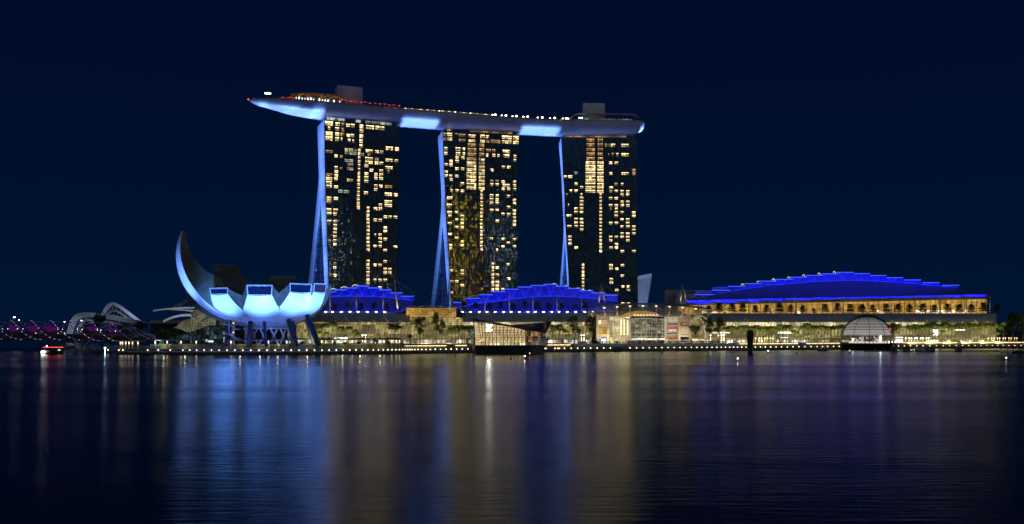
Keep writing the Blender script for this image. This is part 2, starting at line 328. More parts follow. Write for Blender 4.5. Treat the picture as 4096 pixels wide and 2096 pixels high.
# ---------------------------------------------------------------- towers
def tower(sp):
    (lx, ld), (rx, rd), zt, tf, tt = sp['L'], sp['R'], sp['z'], sp['tf'], sp['tt']
    A = PZ(lx, ld, 0); B = PZ(rx, rd, 0); e = (B - A).normalized(); n = V((-e.y, e.x, 0))
    def Q(px, tt_, z):
        k = (px - 2048) / F; p = A + n * tt_       # (p.x+e.x u) = k (p.y+e.y u)
        u = (k * p.y - p.x) / (e.x - k * e.y); r = p + e * u; return V((r.x, r.y, z))
    def yy(z): return H - (z - CH) * F / ld
    zg = 4.0; zs = [zg + (zt - zg) * i / 40 for i in range(41)]
    root = thing('hotel_tower', Q((lx + rx) / 2, 15, zg), sp['label'], 'tower', 'three hotel towers under the roof deck')
    W = (B - A).length
    FL = [Q(its(sp['E1'], yy(z)), 0, z) for z in zs]; FR = [Q(its(sp['ER'], yy(z)), 0, z) for z in zs]
    BL = [Q(its(sp['FB'], yy(z)), tf, z) for z in zs]; BR = [a + n * tf for a in FR]
    def t1(z): return it([(sp['ya'], tf + .2), (1300, sp['t1'])], yy(z))
    def t2(z): return it([(sp['ya'] - 110, tt), (1300, sp['t2'])], yy(z))
    RI = [Q(its(sp['RI'], yy(z)), t1(z), z) for z in zs]; RO = [Q(its(sp['RO'], yy(z)), t2(z), z) for z in zs]
    RIr = [a + e * W * .97 for a in RI]; ROr = [a + e * W * .97 for a in RO]
    g = MB(); g.grid([[FL[i] + (FR[i] - FL[i]) * j / 12 for j in range(13)] for i in range(41)]); g.build('facade', M['tglass'], root)
    g = MB(); g.grid([[FL[i], BL[i]] for i in range(41)][::-1]); g.build('end_wall', M['endwall'], root)
    g = MB(); g.grid([[BL[i], BR[i], FR[i]] for i in range(41)][::-1]); g.quad(FL[-1], FR[-1], BR[-1], BL[-1]); g.build('leg_shell', M['tglass'], root)
    g = MB(); g.grid([[RI[i], RO[i]] for i in range(41)][::-1]); g.build('end_wall', M['endwall'], root)
    g = MB(); g.grid([[RO[i], ROr[i], RIr[i], RI[i]] for i in range(41)][::-1]); g.quad(RI[-1], RIr[-1], ROr[-1], RO[-1]); g.build('leg_shell', M['tglass'], root)
    # atrium glazing between the legs
    ks = [i for i in range(41) if yy(zs[i]) > sp['ya'] + 4]
    g = MB(); g.grid([[BL[i] + e * 1.5, RI[i] + e * 1.5] for i in ks][::-1]); ag = g.build('atrium_glazing', M['sglass'], root)
    g = MB()
    for i in ks: g.beam(BL[i] + e * 1.3, RI[i] + e * 1.3, .3, .3)
    g.beam(BL[ks[0]] * .5 + RI[ks[0]] * .5 + e*1.3, BL[ks[-1]] * .5 + RI[ks[-1]] * .5 + e*1.3, .3, .3)
    g.build('mullion_grid', M['dark_steel'], ag)
    # floor bands and fins on the facade
    g = MB(); nf = int((zt - zg) / 3.35)
    for k in range(1, nf + 1):
        z = zt - k * 3.35
        if z < zg + 2: break
        a = Q(its(sp['E1'], yy(z)), -.25, z); c = Q(its(sp['ER'], yy(z)), -.25, z); g.beam(a, c, .3, .38)
    g.build('floor_edges', M['tframe'], root)
    g = MB()
    for j in range(17):
        f_ = j / 16
        for i in range(0, 40, 4):
            a = FL[i] + (FR[i] - FL[i]) * f_; c = FL[i+4] + (FR[i+4] - FL[i+4]) * f_; g.beam(a - n * .25, c - n * .25, .22, .25, up=n)
    g.build('facade_fins', M['tframe'], root)
    # lit windows, each measured on the facade
    ws = []
    for ox, oy, sc, txt in sp['win']:
        for r in txt.replace('\n', ';').split(';'):
            r = r.strip()
            if not r: continue
            typ = 'win'
            if r[-1] in 'dc': typ = {'d': 'windim', 'c': 'wincool'}[r[-1]]; r = r[:-1]
            x0, x1, y0, y1 = [float(v) for v in r.split()]
            ws.append((ox + x0/sc, ox + x1/sc, oy + y0/sc, oy + y1/sc, typ))
    ws.sort(key=lambda a: -(a[1]-a[0])*(a[3]-a[2]))
    rest = MB()
    for k, (x0, x1, y0, y1, typ) in enumerate(ws):
        if x0 < its(sp['E1'], (y0+y1)/2) + 1: x0 = its(sp['E1'], (y0+y1)/2) + 1
        y0 += (y1 - y0) * .05; y1 -= (y1 - y0) * .10; xw = (x1 - x0) * .05; x0 += xw; x1 -= xw; c = Q((x0+x1)/2, 0, 0); z0 = CH + (H-y1)*c.y/F; z1 = CH + (H-y0)*c.y/F
        o_ = -.12
        pts = [Q(x0, o_, z0), Q(x1, o_, z0), Q(x1, o_, z1), Q(x0, o_, z1)]
        if k < 100:
            g = MB(); g.quad(*pts); g.build('lit_window', M[typ], root)
        else: rest.quad(*pts, {'win': 0, 'windim': 1, 'wincool': 2}[typ])
    if rest.v:
        o = rest.build('lit_window', [M['win'], M['windim'], M['wincool']], root); o['kind'] = 'stuff'
    # glazed crown storey, set back under the deck
    u0, u1 = sp['crown']
    C = [Q(lx, 3, 0), Q(lx, 3, 0)]
    def U(u, t_, z): r = A + e * u + n * t_; return V((r.x, r.y, z))
    g = MB(); g.hexa([U(u0, 2.5, zt), U(W-u1, 2.5, zt), U(W-u1, tt-3, zt), U(u0, tt-3, zt), U(u0, 2.5, zt+5.2), U(W-u1, 2.5, zt+5.2), U(W-u1, tt-3, zt+5.2), U(u0, tt-3, zt+5.2)])
    cr = g.build('crown_storey', M['tglass'], root)
    rng = random.Random(lx); u = u0 + .6
    while u < W - u1 - 4:
        l = rng.uniform(2.5, 9)
        if u + l > W - u1 - .5: l = W - u1 - .5 - u
        if rng.random() < sp['cl'][0]:
            g = MB(); g.quad(U(u, 2.3, zt+.5), U(u+l, 2.3, zt+.5), U(u+l, 2.3, zt+sp['cl'][2]), U(u, 2.3, zt+sp['cl'][2])); g.build('lit_window', M[sp['cl'][1]], cr)
        u += l + .5
    g = MB()
    for u in (W*.22, W*.45, W*.8): g.tube([U(u, 1.5, zt + 5.2), U(u, 2.5, zt + 8.5), U(u, 5, zt + 11)], .7, 8)
    g.build('deck_prop', M['white'], cr)
    # a few balconies lit on the rear leg's flank
    return dict(A=A, e=e, n=n, W=W, Q=Q, U=U, zt=zt)
m = pm('end_wall_panel', (.50, .55, .64), .45, var=.06, sc=.08)
M['endwall'] = m
t = m.node_tree; b = t.nodes['Principled BSDF']; tc = t.nodes.new('ShaderNodeTexCoord'); sx = t.nodes.new('ShaderNodeSeparateXYZ'); t.links.new(tc.outputs['Object'], sx.inputs[0])
ln = mth(t, 'LESS_THAN', mth(t, 'FRACT', mth(t, 'MULTIPLY', sx.outputs[2], 1/6.7)), .045)
old = b.inputs['Base Color'].links[0].from_socket; mm = t.nodes.new('ShaderNodeMixRGB'); mm.inputs[2].default_value = (.2, .22, .26, 1)
t.links.new(ln, mm.inputs[0]); t.links.new(old, mm.inputs[1]); t.links.new(mm.outputs[0], b.inputs['Base Color'])
M['tframe'] = pm('window_frame_metal', (.010, .016, .022), .4, var=.1)
def cols(xs, ys, f=''): # a stack of windows: one column range, many rows
    return ''.join(f'{xs} {a} {b}{f};' for a, b in ys)
W1a = """285 415 160 235;445 515 178 240;535 575 185 240d;600 665 200 250;672 728 200 262;888 1015 220 285;1032 1090 230 295;1100 1165 238 300
335 370 240 300;440 505 250 315;530 575 258 318d;293 412 310 375;440 505 325 388;518 578 332 388d;610 665 348 398;670 722 348 408
293 410 380 450;440 503 395 460;525 550 400 460;628 668 420 470;695 720 428 478;1180 1293 533 595;1315 1375 543 603
575 720 560 605;722 770 570 608;778 815 567 612;885 998 577 625;1022 1080 587 635;1095 1147 595 640
300 412 588 632d;573 770 608 655c;775 812 622 668;820 868 628 680c;915 968 637 680d;430 480 652 698;510 555 660 700d;775 812 680 725;875 1000 690 738;1022 1080 697 745c;1170 1288 712 760;1310 1365 722 768
570 718 718 765c;773 812 737 782;875 998 743 792;1020 1077 752 802;1092 1148 760 805;620 712 782 828d;770 810 790 838;870 930 797 845
425 480 820 865;505 552 838 870d;615 712 842 885c;770 810 848 895;1168 1288 822 870;945 1003 860 905;1088 1145 870 915;1205 1240 880 925d
430 490 880 925;768 808 905 950;870 930 912 955;1015 1063 920 970;1087 1147 928 972;303 403 928 975d;425 487 937 980;768 808 962 1005;866 930 967 1012;1015 1063 978 1022;1087 1147 982 1028
303 403 983 1030;425 480 990 1035;615 652 1005 1050;655 708 1010 1050d;765 807 1017 1063;865 930 1023 1068;308 395 1040 1087;765 805 1073 1118;1012 1062 1088 1135;1082 1138 1093 1140;1162 1280 1100 1145d
308 395 1095 1142;422 487 1103 1148;763 803 1130 1175;1012 1062 1143 1188;485 555 1165 1215c;560 652 1172 1220c;763 803 1183 1232;860 925 1190 1238;1160 1280 1208 1258;1298 1360 1217 1262;762 802 1240 1285
798 857 212 272;798 857 285 345;798 855 357 415;795 850 430 488;795 850 502 558"""
W1b = """282 352 20 65;378 438 25 68;683 722 0 40;1042 1150 0 12;1170 1218 0 18;282 350 70 113d;683 722 48 90;1042 1152 68 112;683 722 97 140;970 1018 110 153;1042 1150 117 160
282 350 172 215;373 437 178 222;683 722 147 190;905 955 160 205;970 1018 162 205;283 350 225 265;373 420 230 272;1035 1083 267 308;1098 1145 270 311;1162 1220 273 314
288 350 327 368;373 422 330 372;903 952 307 350;970 1016 312 353;1035 1083 413 455;1035 1083 463 503;915 938 507 545;967 1013 507 548;300 345 587 622d;967 1013 558 598;1035 1083 562 603;967 1013 608 648
900 950 655 697;967 1013 657 697;1160 1218 665 705;1033 1083 710 750;1033 1083 857 898;372 415 885 925d;903 950 903 945;967 1013 905 945;372 415 937 977;1033 1083 957 997;1097 1143 960 998
1033 1083 1007 1047;1097 1143 1008 1048;320 360 1033 1075d;372 415 1038 1080;903 950 1102 1140;967 1013 1103 1142;1033 1083 1103 1143;965 1012 1203 1240
""" + cols('372 420', [(382+50*k, 421+50*k) for k in range(6)]) + cols('811 853', [(153+50.3*k, 194+50.3*k) for k in range(12)]) + cols('810 851', [(852+49.7*k, 892+49.7*k) for k in range(7)])
W2a = """185 225 145 195d;238 320 145 198;352 400 152 180d;405 510 160 205d;545 655 170 218;713 787 172 225;793 842 180 228;1018 1172 187 240;1180 1268 190 245;185 225 212 262d;238 320 215 262;405 510 232 275d;545 655 235 282;713 787 240 290;793 842 245 292;850 1010 245 298d;1018 1172 255 305;1180 1268 260 312
200 250 347 397;200 250 417 465;360 438 350 408;463 503 357 405;367 435 420 475;463 500 422 475;800 835 373 425d;850 865 375 425d;885 938 378 430d;1030 1145 388 438;795 832 440 492;885 938 445 492;960 993 450 492;1045 1138 452 505;1190 1232 460 508
362 410 480 525;445 492 485 528;1187 1230 520 560;272 325 530 575;360 412 532 580;205 255 582 620;270 325 583 628;1022 1073 615 655;1098 1150 617 658;358 412 637 680;442 490 640 682;858 905 657 700;205 255 685 725;205 255 740 778;270 320 742 785;356 410 743 785
280 325 795 835;855 907 815 860d;933 982 818 858d;1017 1070 823 865;1182 1228 828 868;438 488 850 893;855 905 865 910;930 982 865 910;1030 1140 873 920;1182 1228 880 920;1020 1070 927 965;1097 1145 927 968;1182 1230 932 972;292 325 950 990;360 410 950 992;435 490 955 993
850 905 1020 1062;935 985 1022 1062;1097 1145 1030 1070;235 320 1053 1095;852 905 1075 1118;930 982 1078 1118;1180 1228 1087 1125;850 905 1127 1167;932 985 1130 1168;1182 1230 1137 1175;237 315 1158 1197;1095 1145 1187 1225;850 903 1230 1268;930 982 1232 1268;1180 1228 1240 1278
240 315 1260 1300;350 405 1265 1300;1015 1065 1287 1318;1095 1145 1290 1318;1178 1225 1290 1318
""" + cols('530 665', [(297, 350), (363, 418), (430, 482)], 'd') + cols('700 775', [(297, 350), (363, 418), (430, 482)], 'd') + cols('515 665', [(497+51.9*k, 540+51.9*k) for k in range(9)]) + cols('690 783', [(505+51.9*k, 545+51.9*k) for k in range(9)]) + cols('717 755', [(965+51.7*k, 1007+51.7*k) for k in range(7)])
W2b = """303 378 15 55;413 465 15 55;898 948 0 18;980 1025 0 20;1218 1262 0 25;320 368 65 105;493 543 70 110;1058 1105 37 77;1135 1187 40 80;1218 1262 40 80;415 465 118 158;493 540 122 160;975 1028 133 175;1218 1262 90 132;312 375 167 205;493 540 172 212;1218 1265 140 180;413 465 220 258;493 540 222 262;1218 1265 190 228
320 378 318 358;413 465 370 408;898 945 380 420;1060 1107 385 425;1218 1265 390 430;330 378 470 508;493 540 422 460;1133 1182 438 480;493 540 472 512;1058 1107 490 528;1218 1265 487 530;335 380 520 558;985 1015 533 572;1133 1182 737 775;980 1025 783 822;345 385 823 863;493 543 825 865
493 543 873 912;978 1028 882 922;1135 1185 932 973;415 467 973 1013;978 1030 982 1020;350 395 973 1000d;493 545 1027 1065;978 1030 1033 1072;978 1028 1080 1117;1058 1105 1082 1115;780 805 1078 1118d;355 395 1125 1160d
""" + cols('765 803', [(25+51*k, 67+51*k) for k in range(11)]) + cols('925 960', [(730+50.5*k, 771+50.5*k) for k in range(8)])
W3a = """780 815 300 350d;832 847 300 350d;865 930 300 352;1013 1128 302 355;832 847 437 480d;875 915 430 482d;945 977 433 482;1012 1128 435 485;838 890 555 597;918 973 557 597;1168 1220 660 700d;345 395 700 742c;845 888 707 748;1013 1128 708 750;1170 1218 710 750d;195 243 755 790;257 320 752 793
347 397 855 895;918 967 858 898d;1010 1052 860 902;425 473 905 945;842 900 910 948;280 318 953 993;345 397 955 993;918 970 960 998;1003 1055 962 1003;1085 1133 963 1003;843 888 962 1000d;437 462 1007 1045;1003 1055 1012 1050;1083 1133 1013 1050;225 258 1010 1043d;423 478 1057 1097;838 890 1060 1098;918 970 1062 1100
423 478 1108 1147;1003 1055 1112 1150;1083 1133 1113 1152;260 270 1157 1195;423 478 1160 1198;838 890 1162 1200;918 970 1163 1200;1003 1055 1163 1202;1083 1133 1165 1203;345 397 1210 1250;423 478 1210 1248;850 877 1213 1250d;925 963 1215 1250;345 397 1260 1298;423 478 1262 1298;915 970 1263 1300;1003 1055 1263 1300;1165 1218 1265 1302
""" + cols('512 645', [(228+66*k, 281+66*k) for k in range(5)], 'd') + cols('678 758', [(230+66*k, 281+66*k) for k in range(5)], 'd') + cols('498 655', [(553+50.8*k, 597+50.8*k) for k in range(9)]) + cols('667 768', [(557+50.8*k, 600+50.8*k) for k in range(9)]) + cols('705 740', [(1008+51*k, 1049+51*k) for k in range(6)])
W3b = """330 378 12 50;403 452 13 48;870 922 15 52;952 1000 17 52;1107 1158 17 52;222 292 58 97;870 922 63 100;1107 1160 65 102;327 378 105 145;403 452 108 145;952 1000 110 148;1025 1077 110 150;327 378 157 193;403 452 157 193;797 845 158 197;870 922 158 197;1025 1077 160 197
230 292 203 240;327 378 203 240;403 452 203 240;952 1000 207 245;1025 1077 207 245;1107 1158 208 245;403 452 250 288;1107 1158 255 292;952 1000 302 340;1025 1077 302 340;1107 1158 302 340;243 293 345 383;797 845 348 387;872 922 348 387;952 1003 348 387;1025 1077 350 388;243 295 393 430;798 845 397 435;1028 1077 397 435
247 295 440 478;872 922 445 483;330 380 490 527;798 848 492 530;872 922 492 530;955 1005 540 577;1110 1160 540 577;800 850 730 767;955 1005 730 767;800 850 780 815;878 925 778 813;955 1005 872 908;803 853 918 957;803 855 965 1003;960 1007 1013 1050;1035 1085 1013 1052;878 930 1060 1100;1035 1085 1060 1097;960 1012 1250 1275;1037 1087 1250 1275
""" + cols('667 705', [(15+47.7*k, 53+47.7*k) for k in range(12)]) + cols('428 465', [(725+48.2*k, 764+48.2*k) for k in range(8)])
T1 = tower(dict(L=(1298, 829), R=(1599.6, 856), z=191, tf=17, tt=31, ya=800, t1=60, t2=78, crown=(1.5, 5), cl=(.55, 'wincool', 2.6),
    label='left hotel tower nearest the petal museum, with scattered lit rooms',
    E1=[(478, 1297), (600, 1298.6), (700, 1300), (781, 1302), (932, 1307), (1083, 1312), (1230, 1317), (1330, 1320)],
    ER=[(505, 1599.6), (781, 1592.7), (1129, 1591), (1330, 1591)],
    FB=[(478, 1283), (810, 1283), (841, 1285), (932, 1289.5), (1083, 1296), (1230, 1302), (1330, 1306)],
    RI=[(478, 1283), (800, 1282.5), (932, 1268), (1083, 1254), (1132, 1251), (1260, 1243), (1330, 1238)],
    RO=[(497, 1270), (640, 1274), (690, 1275), (800, 1265), (932, 1252), (1083, 1237), (1132, 1231), (1260, 1222), (1330, 1216)],
    win=[(1220, 440, 3.662, W1a), (1220, 780, 3.295, W1b)]))
T2 = tower(dict(L=(1770, 875), R=(2076, 893), z=191, tf=15, tt=28, ya=889, t1=58, t2=76, crown=(4, 5), cl=(.85, 'windim', 3.4),
    label='middle hotel tower with yellow and blue sign reflections on its glass',
    E1=[(522, 1770.5), (600, 1773), (714, 1777.5), (771, 1781), (860, 1783), (984, 1791.6), (1128, 1799.4), (1209, 1803), (1330, 1809)],
    ER=[(538, 2076), (686, 2072.8), (860, 2071), (1157, 2071.8), (1330, 2072)],
    FB=[(522, 1761), (700, 1766), (883, 1769.7), (955, 1775.5), (1070, 1783.6), (1209, 1793.7), (1330, 1801)],
    RI=[(522, 1761), (889, 1769), (1024, 1759), (1215, 1736), (1330, 1723)],
    RO=[(540, 1752), (680, 1761), (793, 1765), (860, 1760.7), (984, 1747.6), (1220, 1722), (1330, 1711)],
    win=[(1720, 490, 3.5625, W2a), (1700, 840, 3.47, W2b)]))
T3 = tower(dict(L=(2245, 905), R=(2549, 907), z=191, tf=15, tt=30, ya=967, t1=55, t2=74, crown=(3, 2), cl=(.8, 'windim', 2.6),
    label='right hotel tower with two gold lit columns on plain dark glass',
    E1=[(547, 2245), (686, 2252), (771, 2257.5), (860, 2259.6), (929, 2263.6), (1017, 2269.5), (1139, 2276), (1330, 2286)],
    ER=[(550, 2549), (860, 2548), (1017, 2549.7), (1195, 2551), (1330, 2551)],
    FB=[(547, 2240), (860, 2257), (967, 2260), (1017, 2263), (1139, 2270), (1330, 2281)],
    RI=[(547, 2240), (860, 2256), (967, 2258.6), (1139, 2246), (1330, 2233)],
    RO=[(557, 2235), (686, 2245), (743, 2248), (860, 2252.8), (899, 2255), (958, 2252), (1139, 2237), (1330, 2220)],
    win=[(2200, 490, 3.5625, W3a), (2200, 840, 3.38, W3b)]))
# flood lights on the towers' end walls
PER = (.17, .32, 1.0)
for k, T in enumerate((T1, T2, T3)):
    pw = (1.0, .85, 1.25)[k]
    for z0, z1, pwr in ((30, 30, .9), (65, 70, .9), (100, 110, .9), (135, 150, .8), (165, 182, .6)):
        src = T['A'] - T['e'] * 30 + T['n'] * 1 + V((0, 0, z0)); aim = T['A'] + T['n'] * 20 + V((0, 0, z1))
        light('AREA', 'end_wall_floodlight', src, aim, pwr * 15500 * pw, PER, 2.0, spot=100)
# ---------------------------------------------------------------- the boat-shaped roof deck across the towers
rim = [(1010, 806, .14), (1030, 807, .27), (1070, 807, .46), (1125, 808, .65), (1200, 812.5, .82), (1299, 820, .95), (1450, 833, 1), (1590, 845, 1), (1804, 860, 1), (2069, 880, 1), (2268, 889, 1), (2480, 893, 1), (2545, 894, .97), (2568, 895, .86), (2574, 896.5, .7)]
ZR = 203.0; HW = 19.0
pts = []
for px, D, wv in rim: pts.append((PZ(px, D, ZR), wv))
def hull_sections(n=90):
    ps = [V((-217.5, 810.5, ZR))] ; xs = []
    # arc-length resample of the front rim with smooth width
    seg = [(p.x, p.y, wv) for p, wv in pts]
    out = []
    x0, x1 = seg[0][0], seg[-1][0]
    ty = [(a, b) for a, b, c in seg]; tw = [(a, c) for a, b, c in seg]
    for i in range(n + 1):
        x = x0 + (x1 - x0) * i / n; y = its(ty, x); h = .5
        d = V((2*h, its(ty, x+h) - its(ty, x-h), 0)).normalized(); nn = V((-d.y, d.x, 0)); wv = min(1, its(tw, x))
        out.append((V((x, y, ZR)), d, nn, max(.02, wv)))
    return out
SEC = hull_sections()
def hull_pt(k, a, f=1.0): # a: 0 front rim .. pi back rim ; f thickness factor
    p, d, nn, wv = SEC[k]; hw = HW * wv; c = p + nn * hw
    return c - nn * hw * math.cos(a) * f + V((0, 0, -(1.2 + 9.0 * wv ** .8 * f) * max(0, math.sin(a)) ** .62))
m = pm('deck_hull_cladding', (.62, .64, .70), .38, var=.10, sc=.25); M['hull'] = m
t = m.node_tree; b = t.nodes['Principled BSDF']; uvn = t.nodes.new('ShaderNodeUVMap'); sx = t.nodes.new('ShaderNodeSeparateXYZ'); t.links.new(uvn.outputs[0], sx.inputs[0])
def lnn(expr, w_): return mth(t, 'LESS_THAN', mth(t, 'FRACT', expr), w_)
d1 = lnn(mth(t, 'ADD', mth(t, 'MULTIPLY', sx.outputs[0], .16), mth(t, 'MULTIPLY', sx.outputs[1], .36)), .05)
d2 = lnn(mth(t, 'SUBTRACT', mth(t, 'MULTIPLY', sx.outputs[0], .16), mth(t, 'MULTIPLY', sx.outputs[1], .36)), .05)
d3 = lnn(mth(t, 'MULTIPLY', sx.outputs[1], .8), .08)
mk = mth(t, 'MINIMUM', mth(t, 'ADD', mth(t, 'ADD', d1, d2), d3), 1.0)
old = b.inputs['Base Color'].links[0].from_socket; mm = t.nodes.new('ShaderNodeMixRGB'); mm.inputs[2].default_value = (.14, .16, .22, 1)
t.links.new(mth(t, 'MULTIPLY', mk, .75), mm.inputs[0]); t.links.new(old, mm.inputs[1]); t.links.new(mm.outputs[0], b.inputs['Base Color'])
deck = thing('roof_deck', SEC[45][0] + SEC[45][2] * HW, 'long boat-shaped roof deck with tiled blue-lit hull lying across the three hotel towers', 'roof deck')
g = MB(); NA = 20
rows = [[hull_pt(k, math.pi * j / NA) for j in range(NA + 1)] for k in range(len(SEC))]
tip = SEC[0][0] + V((-4.5, 4, 0))
rows = [[tip + (q_ - tip) * .0 + V((0, 0, 0)) for q_ in rows[0]]] + [[tip + (q_ - tip) * .6 for q_ in rows[0]]] + rows
g.grid(rows, uvf=lambda i, j: (i * 3.8, j * 2.2)); g.build('hull', M['hull'], deck, True)
g = MB() # stern cap, rounded
c0 = [hull_pt(len(SEC) - 1, math.pi * j / NA) for j in range(NA + 1)]; dd = SEC[-1][1]; mid = sum(c0, V((0,0,0))) / len(c0)
rr = [[mid + (q_ - mid) * math.cos(k * math.pi / 8) + dd * 5 * math.sin(k * math.pi / 8) for q_ in c0] for k in range(5)]
for r_ in rr:
    for q_ in r_: q_.z = min(q_.z, ZR)
g.grid(rr, uvf=lambda i, j: (i * 3.8, j * 2.2)); g.build('stern', M['hull'], deck, True)
g = MB(); g.grid([[s[0] + s[2] * .01 + V((0, 0, -.05)), s[0] + s[2] * 2 * HW * s[3] + V((0, 0, -.05))] for s in SEC]); g.build('deck_floor', M['concrete'], deck)
g = MB(); g.grid([[s[0] + s[2] * .3, s[0] + s[2] * .3 + V((0, 0, 1.5))] for s in SEC]); g.grid([[s[0] + s[2] * .7 + V((0, 0, 1.5)), s[0] + s[2] * .7] for s in SEC]); g.grid([[s[0] + s[2] * .3 + V((0, 0, 1.5)), s[0] + s[2] * .7 + V((0, 0, 1.5))] for s in SEC]); g.build('parapet', M['grey'], deck)
def seck(px): # nearest section to a photo column
    return min(range(len(SEC)), key=lambda k: abs(SEC[k][0].x * F / SEC[k][0].y - (px - 2048)))
def dpt(px, back, up=0): s = SEC[seck(px)]; p = s[0] + s[2] * back; return V(((px - 2048) * p.y / F, p.y, ZR + up))
# hull floodlights between the towers, and under the bow
def gaplight(px, back, z, wd, pwr, tilt=0):
    p = dpt(px, back); s = SEC[seck(px)]
    o = light('AREA', 'hull_floodlight', V((p.x, p.y, z)), V((p.x, p.y + tilt, ZR)), pwr, (.19, .36, 1.0), wd, 20, spot=20)
    o.rotation_euler = (math.pi, 0, math.atan2(s[1].y, s[1].x))
    return o
gaplight(1676, 12, 178, 32, 7600)
gaplight(2156, 12, 178, 35, 8000)
gaplight(2562, 12, 184, 5, 2600)
for px, z, k in ((1036, 186, .55), (1068, 184, .7), (1115, 180, .8), (1168, 178, 1), (1226, 178, 1.05), (1270, 178, .7)): gaplight(px, 5 + 7 * k, z, 12 if k != .7 else 8, 2700 * k)
# fascia seen below the rim above each tower is only washed faintly
# lift cores
for px0, px1, y0, bk, lb in ((1350, 1451, 340, 14, 'pale windowless lift core block above the left end of the roof deck'), (2333, 2420, 411, 14, 'pale windowless lift core block above the right end of the roof deck')):
    a = dpt(px0, bk); c = dpt(px1, bk); z1 = CH + (H - y0) * a.y / F; e_ = (c - a).normalized(); n_ = V((-e_.y, e_.x, 0)); wl = (c - a).length
    r_ = thing('lift_core', (a + c) / 2, lb, 'roof block', 'lift cores on the roof deck')
    g = MB(); g.hexa([a, c, c + n_ * 11, a + n_ * 11] + [V((v.x, v.y, z1)) for v in (a, c, c + n_ * 11, a + n_ * 11)]); g.build('wall', M['corewall'] if 'corewall' in M else M['white'], r_)
    g = MB()
    for k in range(1, 7): g.beam(a + e_ * wl * k / 7 - n_ * .06, V((a.x, a.y, z1)) + e_ * wl * k / 7 - n_ * .06, .12, .1, up=n_)
    g.build('panel_joint', M['grey'], r_)
    g = MB()
    for k in (.45, .55): g.tube([a + e_ * wl * k + n_ * 4 + V((0, 0, z1 - a.z)), a + e_ * wl * k + n_ * 4 + V((0, 0, z1 - a.z + 1.4))], .7, 8)
    g.build('roof_fan', M['dark_steel'], r_)
# bow restaurant: swept canopy with warm underside
def strip_canopy(pxs, ys, bk0, bk1, th=.35):
    g = MB(); r0 = []; 
    for px, y in zip(pxs, ys):
        a = dpt(px, bk0); z = CH + (H - y) * a.y / F; c = a + SEC[seck(px)][2] * (bk1 - bk0); r0.append([V((a.x, a.y, z)), V((c.x, c.y, z + 1.2)), V((c.x, c.y, z + 1.2 + th)), V((a.x, a.y, z + th))])
    return g.grid(r0, close=True)
r_ = thing('sky_restaurant', dpt(1290, 9), 'rooftop restaurant with orange lit swept canopy behind the bow of the roof deck', 'restaurant')
strip_canopy([1160, 1190, 1230, 1270, 1310, 1345, 1370], [375, 372.5, 371.5, 372.5, 376, 380, 385], 6, 16).build('canopy', M['grey'], r_)
g = MB(); a_ = [dpt(px, 12.5) for px in range(1165, 1371, 15)]
g.grid([[V((p.x, p.y, ZR + .6)), V((p.x, p.y, CH + (H - it([(1160, 377), (1230, 372.5), (1270, 373), (1310, 377), (1370, 387)], p.x * F / p.y + 2048)) * p.y / F))] for p in a_]); g.build('glazing', room('restaurant_glow', (1.0, .30, .06), (1.0, .46, .12), (2.5, 80, 2), .015, .26), r_)
g = MB(); rw = random.Random(3)
for k in range(20):
    px = 1172 + k * 9.6; g.ball(dpt(px, 6.5, 3.6 + rw.random() * .4), .16, 6, 4)
g.build('downlight', M['strip'], r_)
wl_ = thing('terrace_lights_wall', dpt(1270, 1.5), 'low wall below the rooftop restaurant with a row of slender white lit openings', 'wall')
g = MB(); g.grid([[dpt(px, 1.2, 1.4), dpt(px, 1.2, 3.4 + .8 * math.sin((px - 1180) / 70))] for px in range(1180, 1381, 10)]); g.build('wall', M['grey'], wl_)
for k in range(16):
    px = 1185 + k * 11.6; g = MB(); g.beam(dpt(px, 1.0, 1.7), dpt(px, 1.0, 3.0 + .3 * math.sin(k * 1.7)), .45, .1); g.build('light_slot', M['whitelamp'] if k % 3 else M['strip'], wl_)
# red and warm umbrellas
def umbrella(mat, lit):
    r = thing('parasol', (0, 0, 0), 'x', 'parasol'); g = MB(); g.tube([(0, 0, 0), (0, 0, 2.9)], .06, 5); g.build('pole', M['steel'], r)
    g = MB(); g.lathe((0, 0, 0), [(.02, 3.1), (1.7, 2.5), (1.75, 2.35), (.05, 2.9)], 8); g.build('shade', mat, r)
    g = MB(); g.ball((0, 0, 2.2), .18, 6, 4); g.build('lamp', lit, r); return proto_tree(r)
redfab = em('red_glow_fabric', (.8, .012, .01), .28)  # fabric emits, standing in for lamp light within the parasol
up = [umbrella(redfab, M['strip']), umbrella(redfab, M['red'])]; used = set()
ru = random.Random(5)
for k, px in enumerate([1130, 1138, 1146, 1154, 1163, 1172] + [1367 + 19 * j for j in range(13)]):
    place(up, used, k, dpt(px + ru.uniform(-2, 2), ru.uniform(4, 7) if k < 6 else ru.uniform(2.5, 5), .3 if k < 6 else 2.0), ru.random() * 3, ru.uniform(.9, 1.25),
          'red lit parasol at the bow end of the roof deck' if k < 6 else 'red lit parasol on the raised terrace beside the left lift core', 'red parasols on the roof deck')
g = MB(); tw_ = [dpt(px, 1.0) for px in range(1372, 1650, 12)]; tb = [dpt(px, 14) for px in range(1372, 1650, 12)]
g.grid([[p + V((0, 0, 0)), p + V((0, 0, 2.0)), c + V((0, 0, 2.0))] for p, c in zip(tw_, tb)]); tw = thing('raised_terrace', dpt(1500, 3), 'raised terrace with blank stepped wall right of the left lift core', 'terrace'); g.build('wall', M['grey'], tw)
for k in range(5):
    g = MB(); g.beam(dpt(1388 + 48 * k, .8, 1.2), dpt(1398 + 48 * k, .8, 1.2), .3, .5); g.build('wall_light', em('soft_wall_light', (1, .75, .4), .5) if k == 0 else bpy.data.materials['soft_wall_light'], tw)
